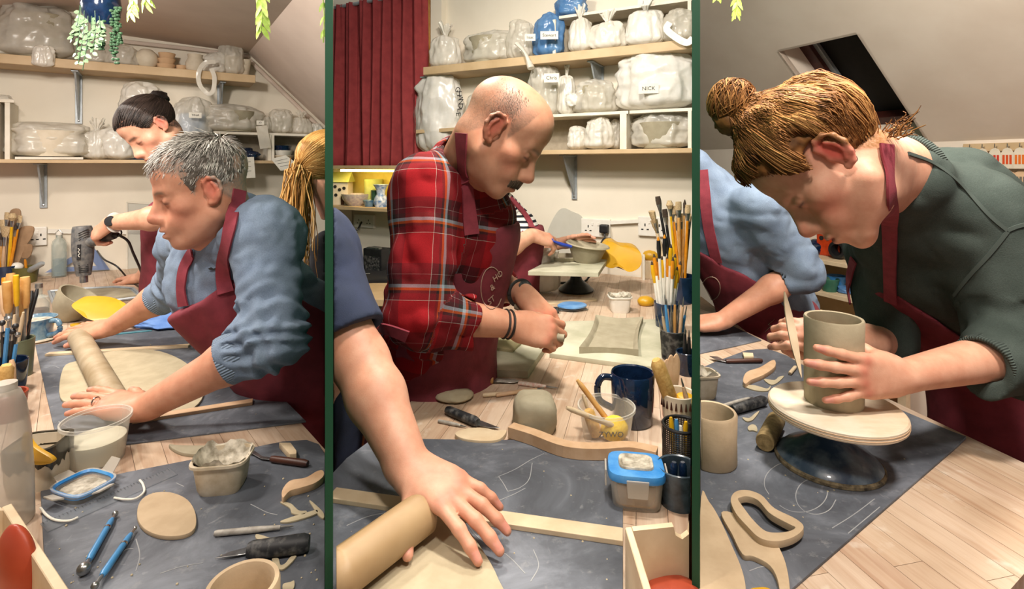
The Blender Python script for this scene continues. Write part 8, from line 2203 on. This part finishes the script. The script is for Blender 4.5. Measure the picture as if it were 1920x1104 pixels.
for i in range(520):                       # the bun: locks wound round
    axv = g3.normal(0, .35, 3) + np.array([0, .25, 1]); axv /= np.linalg.norm(axv); u = np.cross(axv, [1, .2, .1]); u /= np.linalg.norm(u); v_ = np.cross(axv, u); a0 = g3.uniform(0, 6.28); sp = g3.uniform(2, 4.5); rd = g3.uniform(.030, .043); hh = np.clip(g3.normal(0, .016), -.028, .028)
    a = a0 + np.linspace(0, sp, k); r1 = np.sqrt(max(rd ** 2 - hh ** 2 * .8, 1e-4)); allp.append((bc + axv * hh + (np.cos(a)[:, None] * u + np.sin(a)[:, None] * v_) * r1)[None])
for i in range(50):                        # wisps at the nape and temple
    s0 = np.array([g3.choice([-1, 1]) * g3.uniform(.01, .065), g3.uniform(-.10, -.07), g3.uniform(-.07, -.05)]); d_ = np.array([g3.normal(0, .3), -1 + g3.normal(0, .3), g3.normal(-.2, .5)]); tt = np.linspace(0, 1, k)[:, None]
    allp.append((s0 + d_ * tt * g3.uniform(.01, .024) + np.sin(tt * 5 + i) * .003)[None])
pw = np.concatenate(allp); rnd = np.clip(.45 + .45 * np.concatenate([vnoise(q * 34), g3.normal(0, .5, len(pw) - n)]) + g3.normal(0, .14, len(pw)), 0, 1)
strands_mesh('hair', None, ((pw * H.s) @ H.Rn.T + np.array(H.c)).astype(np.float32), .0014, 'hair_red', rw, rnd, .5)
blob('bun_core', simple('bun_brown', '#6e4520', '#8a5c2c', .6, 80), rw, H.w(tuple(bc)) - Vector((0, 0, .034)), (.036, .036, .034), amp=.1, freq=4, seed=3, flat=False)
for ez, ey in ((-.030, -.014), (-.022, -.022)): MB().tube([H.w((-.079 + .001 * math.cos(a), ey + .005 * math.cos(a), ez + .005 * math.sin(a))) for a in np.linspace(0, 6.28, 13)], .001, 5).build('earring', 'silver', rw, True)
# sweatshirt
S = Field(); ch, wa_, pv = D(1752, 470, 1.33), D(1880, 620, 1.42), D(1930, 720, 1.46)
S.cap(ch, wa_, .165, .170, .06); S.cap(sN, sF, .085, .080, .07); S.cap(nb + Vector((.03, .02, -.03)), ch, .09, .15, .06); S.cap(wa_, pv, .17, .17, .05); S.cap(D(1790, 350, 1.24), D(1900, 480, 1.36), .09, .14, .07)
S.cap(sN, eN, .092, .084, .04); S.cap(eN, cN_, .080, .052, .04, capb=True); S.cap(sF, eF, .080, .066, .03)
S.cap(nb + (H.c - nb) * .18, H.w((0, -.02, -.06)), .075, .07, .008, op=-1); S.cap(eN.lerp(cN_, .7), wN, .044, .041, .005, op=-1)
def dsp(p):
    d = .007 * (ridge(p * np.array([9, 9, 7]) + 2, 2) - .8)
    a_, b_ = npv(eN), npv(cN_); ax = b_ - a_; L = np.linalg.norm(ax); t = (p - a_) @ (ax / L) / L; m = np.exp(-((t - .3) / .4) ** 2) * (np.linalg.norm(p - a_ - np.clip(t, 0, 1)[:, None] * ax, axis=1) < .12); return d + m * .006 * np.sin(t * L * 110 + 3 * fbm(p * 12, 2))
S.disp = dsp; sw2 = cloth_part('sweatshirt', S, .005, 'fleece', rw)
K = Field(); d = (cN_ - eN).normalized(); K.cap(cN_ - d * .062, cN_ + d * .004, .056, .0535, .004, capb=True, capa=True); K.cap(cN_ - d * .1, cN_ + d * .03, .0465, .045, .004, op=-1); cloth_part('ribbed_cuff', K, .0028, 'fleecerib', rw)
K = Field(); ax = (H.w((0, -.02, -.06)) - nb).normalized(); kc = nb + ax * -.002 + Vector((.012, .008, -.012)); K.cap(kc - ax * .014, kc + ax * .014, .094, .086, .006, capa=True, capb=True); K.cap(kc - ax * .05, kc + ax * .05, .080, .075, .004, op=-1, uv=False); cloth_part('ribbed_collar', K, .0032, 'fleecerib', rw)
A = Field(); fr = (R_ * -.75 - Z_ * .66); fx = fr * .02; A.cap(ch + fx, wa_ + fx, .165, .175, .05); A.cap(wa_ + fx, pv + fx, .178, .19, .05); A.cap(pv + fx, pv + Vector((-.05, -.05, -.35)), .19, .22, .05); A.cap(wa_ + fx, pv + Vector((-.10, -.06, -.12)), .15, .17, .06)
axd = (ch - wa_).normalized(); L_, Hh = ch - Vector((1, 1, 1.2)), ch + Vector((1, 1, 1)); A.half(D(1672, 566, 1.2), R_ * .30 - Z_ * .95, L_, Hh, .008); A.half(D(1745, 600, 1.2), R_ * -.62 - Z_ * .78, L_, Hh, .008)
A.disp = folds(.004, 9, 14, (1, 1, .4)); ap = cloth_part('apron', A, .0055, 'burg', rw)
bv = bvh_of([sw2, ap, [o for o in rw.children if o.name.startswith('body')][0]])
strap(rw, bv, [(1657, 272), (1661, 320), (1666, 380), (1670, 440), (1671, 500), (1672, 565)], .028, 'burgstrap', 'neck_strap', .006)
strap(rw, bv, [(1604, 486), (1598, 510), (1594, 540), (1600, 575)], .022, 'burgstrap', 'neck_strap', .006)
for px in ([(1702, 288), (1750, 306), (1800, 345), (1850, 400), (1888, 432)], [(1888, 434), (1860, 470), (1820, 515), (1790, 555)], [(1888, 432), (1905, 425), (1925, 420)]): strap(rw, bv, px, .007, 'fleecerib', 'seam', .0015, .003)
legs(rw, pv + Vector((.02, .02, -.12)), [Vector((1.38, 1.32, .05)), Vector((1.45, 1.6, .05))], None)

# ------------------------------------------------------------------ man in the blue jumper beyond
bm_ = person('man in blue jumper and burgundy apron bending behind the redhead', (D(1400, 620, 1.95).x, 2.0, 0)); R_, T_, Z_ = vb(1400)
s1, e1_, c1, w1_ = D(1425, 392, 1.74), D(1502, 508, 1.76), D(1462, 528, 1.77), D(1352, 602, 1.78); s2 = D(1300, 420, 2.05)
nb, ch, wa_, pv = D(1290, 320, 1.88), D(1365, 430, 1.92), D(1445, 580, 2.0), D(1478, 660, 2.02)
AL = Field(); AL.cap(s1, e1_, .042, .042, .02, uv=False); forearm(AL, e1_, w1_, .043, .028); hd = add_hand(AL, w1_, D(1290, 606, 1.8) - w1_, Vector((0, -.3, 1)), 1, 1.0); AL.cap(nb, ch, .06, .1, .05, uv=False); AL.cap(ch, s1, .1, .05, .05, uv=False); AL.clip = cutter(CUT2R)
skin_part(bm_, [(AL, .0036, None, None)], lambda v: hand_tint(v, base_tint(v, *SK1), hd))
S = Field(); S.cap(ch, wa_, .15, .15, .05); S.cap(s1, s2, .078, .07, .06); S.cap(nb, ch, .09, .14, .06); S.cap(wa_, pv, .15, .16, .04); S.cap(s1, e1_, .080, .066, .03); S.cap(e1_, c1, .066, .054, .03, capb=True); S.cap(e1_.lerp(c1, .5), w1_, .046, .042, .005, op=-1)
S.disp = folds(.006, 14, 21); S.clip = cutter(CUT2R); sw3 = cloth_part('jumper', S, .0058, 'knit', bm_)
A = Field(); fr = (R_ * -.7 - Z_ * .6 + T_ * .3).normalized(); fx = fr * .02; A.cap(ch + fx, wa_ + fx, .15, .155, .05); A.cap(wa_ + fx, pv, .158, .175, .05); A.cap(pv, pv + Vector((0, 0, -.4)), .175, .19, .05)
L_, Hh = ch - Vector((1, 1, 1.2)), ch + Vector((1, 1, 1)); A.half(D(1360, 500, 1.8), R_ * -.45 - Z_ * .9, L_, Hh, .008); A.disp = folds(.004, 9, 24, (1, 1, .4)); A.clip = cutter(CUT2R); ap = cloth_part('apron', A, .006, 'burg', bm_)
bv = bvh_of([sw3, ap]); strap(bm_, bv, [(1316, 318), (1322, 370), (1330, 430), (1345, 490)], .035, 'burgstrap', 'neck_strap', .006)
lg = [on_surface(bv, 1334 + 17 * math.cos(a), 540 + 22 * math.sin(a), .002)[0] for a in np.linspace(0, 2 * math.pi, 22)]
lg = [p for p in lg if p]
if len(lg) > 3: MB().tube(lg, .0015, 5).build('apron_emblem', simple('emblem_cream', '', ''), bm_)
lg = [on_surface(bv, x, y, .002)[0] for x, y in ((1452, 598), (1440, 608), (1446, 610), (1434, 622))]
if all(lg): MB().tube(lg, [.001, .003, .003, .001], 5, flat=.4).build('clay_smear', 'clay', bm_)
legs(bm_, pv + Vector((0, .02, -.12)), [Vector((1.0, 2.0, .05)), Vector((1.1, 2.2, .05))], CUT2R)

# ------------------------------------------------------------------ chalky scratches on the mats
M['chalk'] = simple('chalk_mark', '#9c9d9d', '#8a8c8f', .9)
def mark(lbl, px, w=.0014, z=.0052):
    m = find(lbl); pts = smooth_open([P(x, y, z) for x, y in px], 5)
    ribbon(pts, w, .0003, [Vector((0, 0, 1))] * len(pts)).build('chalk_line', 'chalk', m)
L2_ = 'wavy-edged dark slate mat'; L3_ = 'dark slate mat under the banding'; L1_ = 'dark slate mat strewn'; L0_ = 'dark slate mat under the rolling pin'
for px in ([(935, 893), (965, 880), (995, 862), (1020, 850)], [(935, 893), (945, 908), (952, 921)], [(952, 921), (975, 914), (992, 898), (998, 868)], [(870, 975), (900, 1010), (950, 1040), (985, 1075)], [(930, 940), (960, 928), (985, 915)], [(650, 985), (690, 968), (730, 960)], [(1000, 1030), (1010, 1060), (995, 1090)]): mark(L2_, px)
for cx, cy, rx, ry, a0, a1 in ((1530, 930, 38, 34, .2, 5.2), (1495, 905, 62, 42, 2.6, 5.4), (1500, 920, 52, 40, 0, 2.4)): mark(L3_, [(cx + rx * math.cos(a), cy + ry * math.sin(a)) for a in np.linspace(a0, a1, 9)])
for px in ([(1405, 1070), (1430, 1062), (1455, 1064)], [(1560, 990), (1600, 965), (1640, 935)], [(1590, 1000), (1650, 950)]): mark(L3_, px)
for px in ([(300, 1075), (340, 1062), (380, 1055)], [(255, 1010), (262, 1040), (255, 1070)], [(225, 1040), (236, 1030), (250, 1028)], [(470, 945), (500, 960), (520, 965)], [(330, 905), (345, 912)]): mark(L1_, px, z=.0042)
for px in ([(85, 690), (100, 686), (112, 690)], [(110, 790), (125, 800), (150, 806)], [(400, 700), (440, 712), (480, 730)], [(385, 690), (420, 694)]): mark(L0_, px, z=.0042)
rc = random.Random(5)
for lb, x0, x1, y0, y1, n in ((L1_, 110, 600, 890, 1095, 46), (L2_, 640, 1160, 840, 1095, 40), (L3_, 1330, 1700, 770, 1080, 50), (L0_, 80, 500, 640, 840, 26)):
    m = find(lb); mb = MB()
    for i in range(n):
        x, y = rc.uniform(x0, x1), rc.uniform(y0, y1)
        if lb == L3_ and (x - 1480) / 330 + (y - 770) / 330 > 1: continue
        c = P(x, y, .0045); r = rc.uniform(.0008, .0022); mb.lathe(c, [(r, 0), (r * .7, r * .6), (0, r * .8)], n=6)
    o = mb.build('clay_crumbs', 'clay', m); o['kind'] = 'stuff'
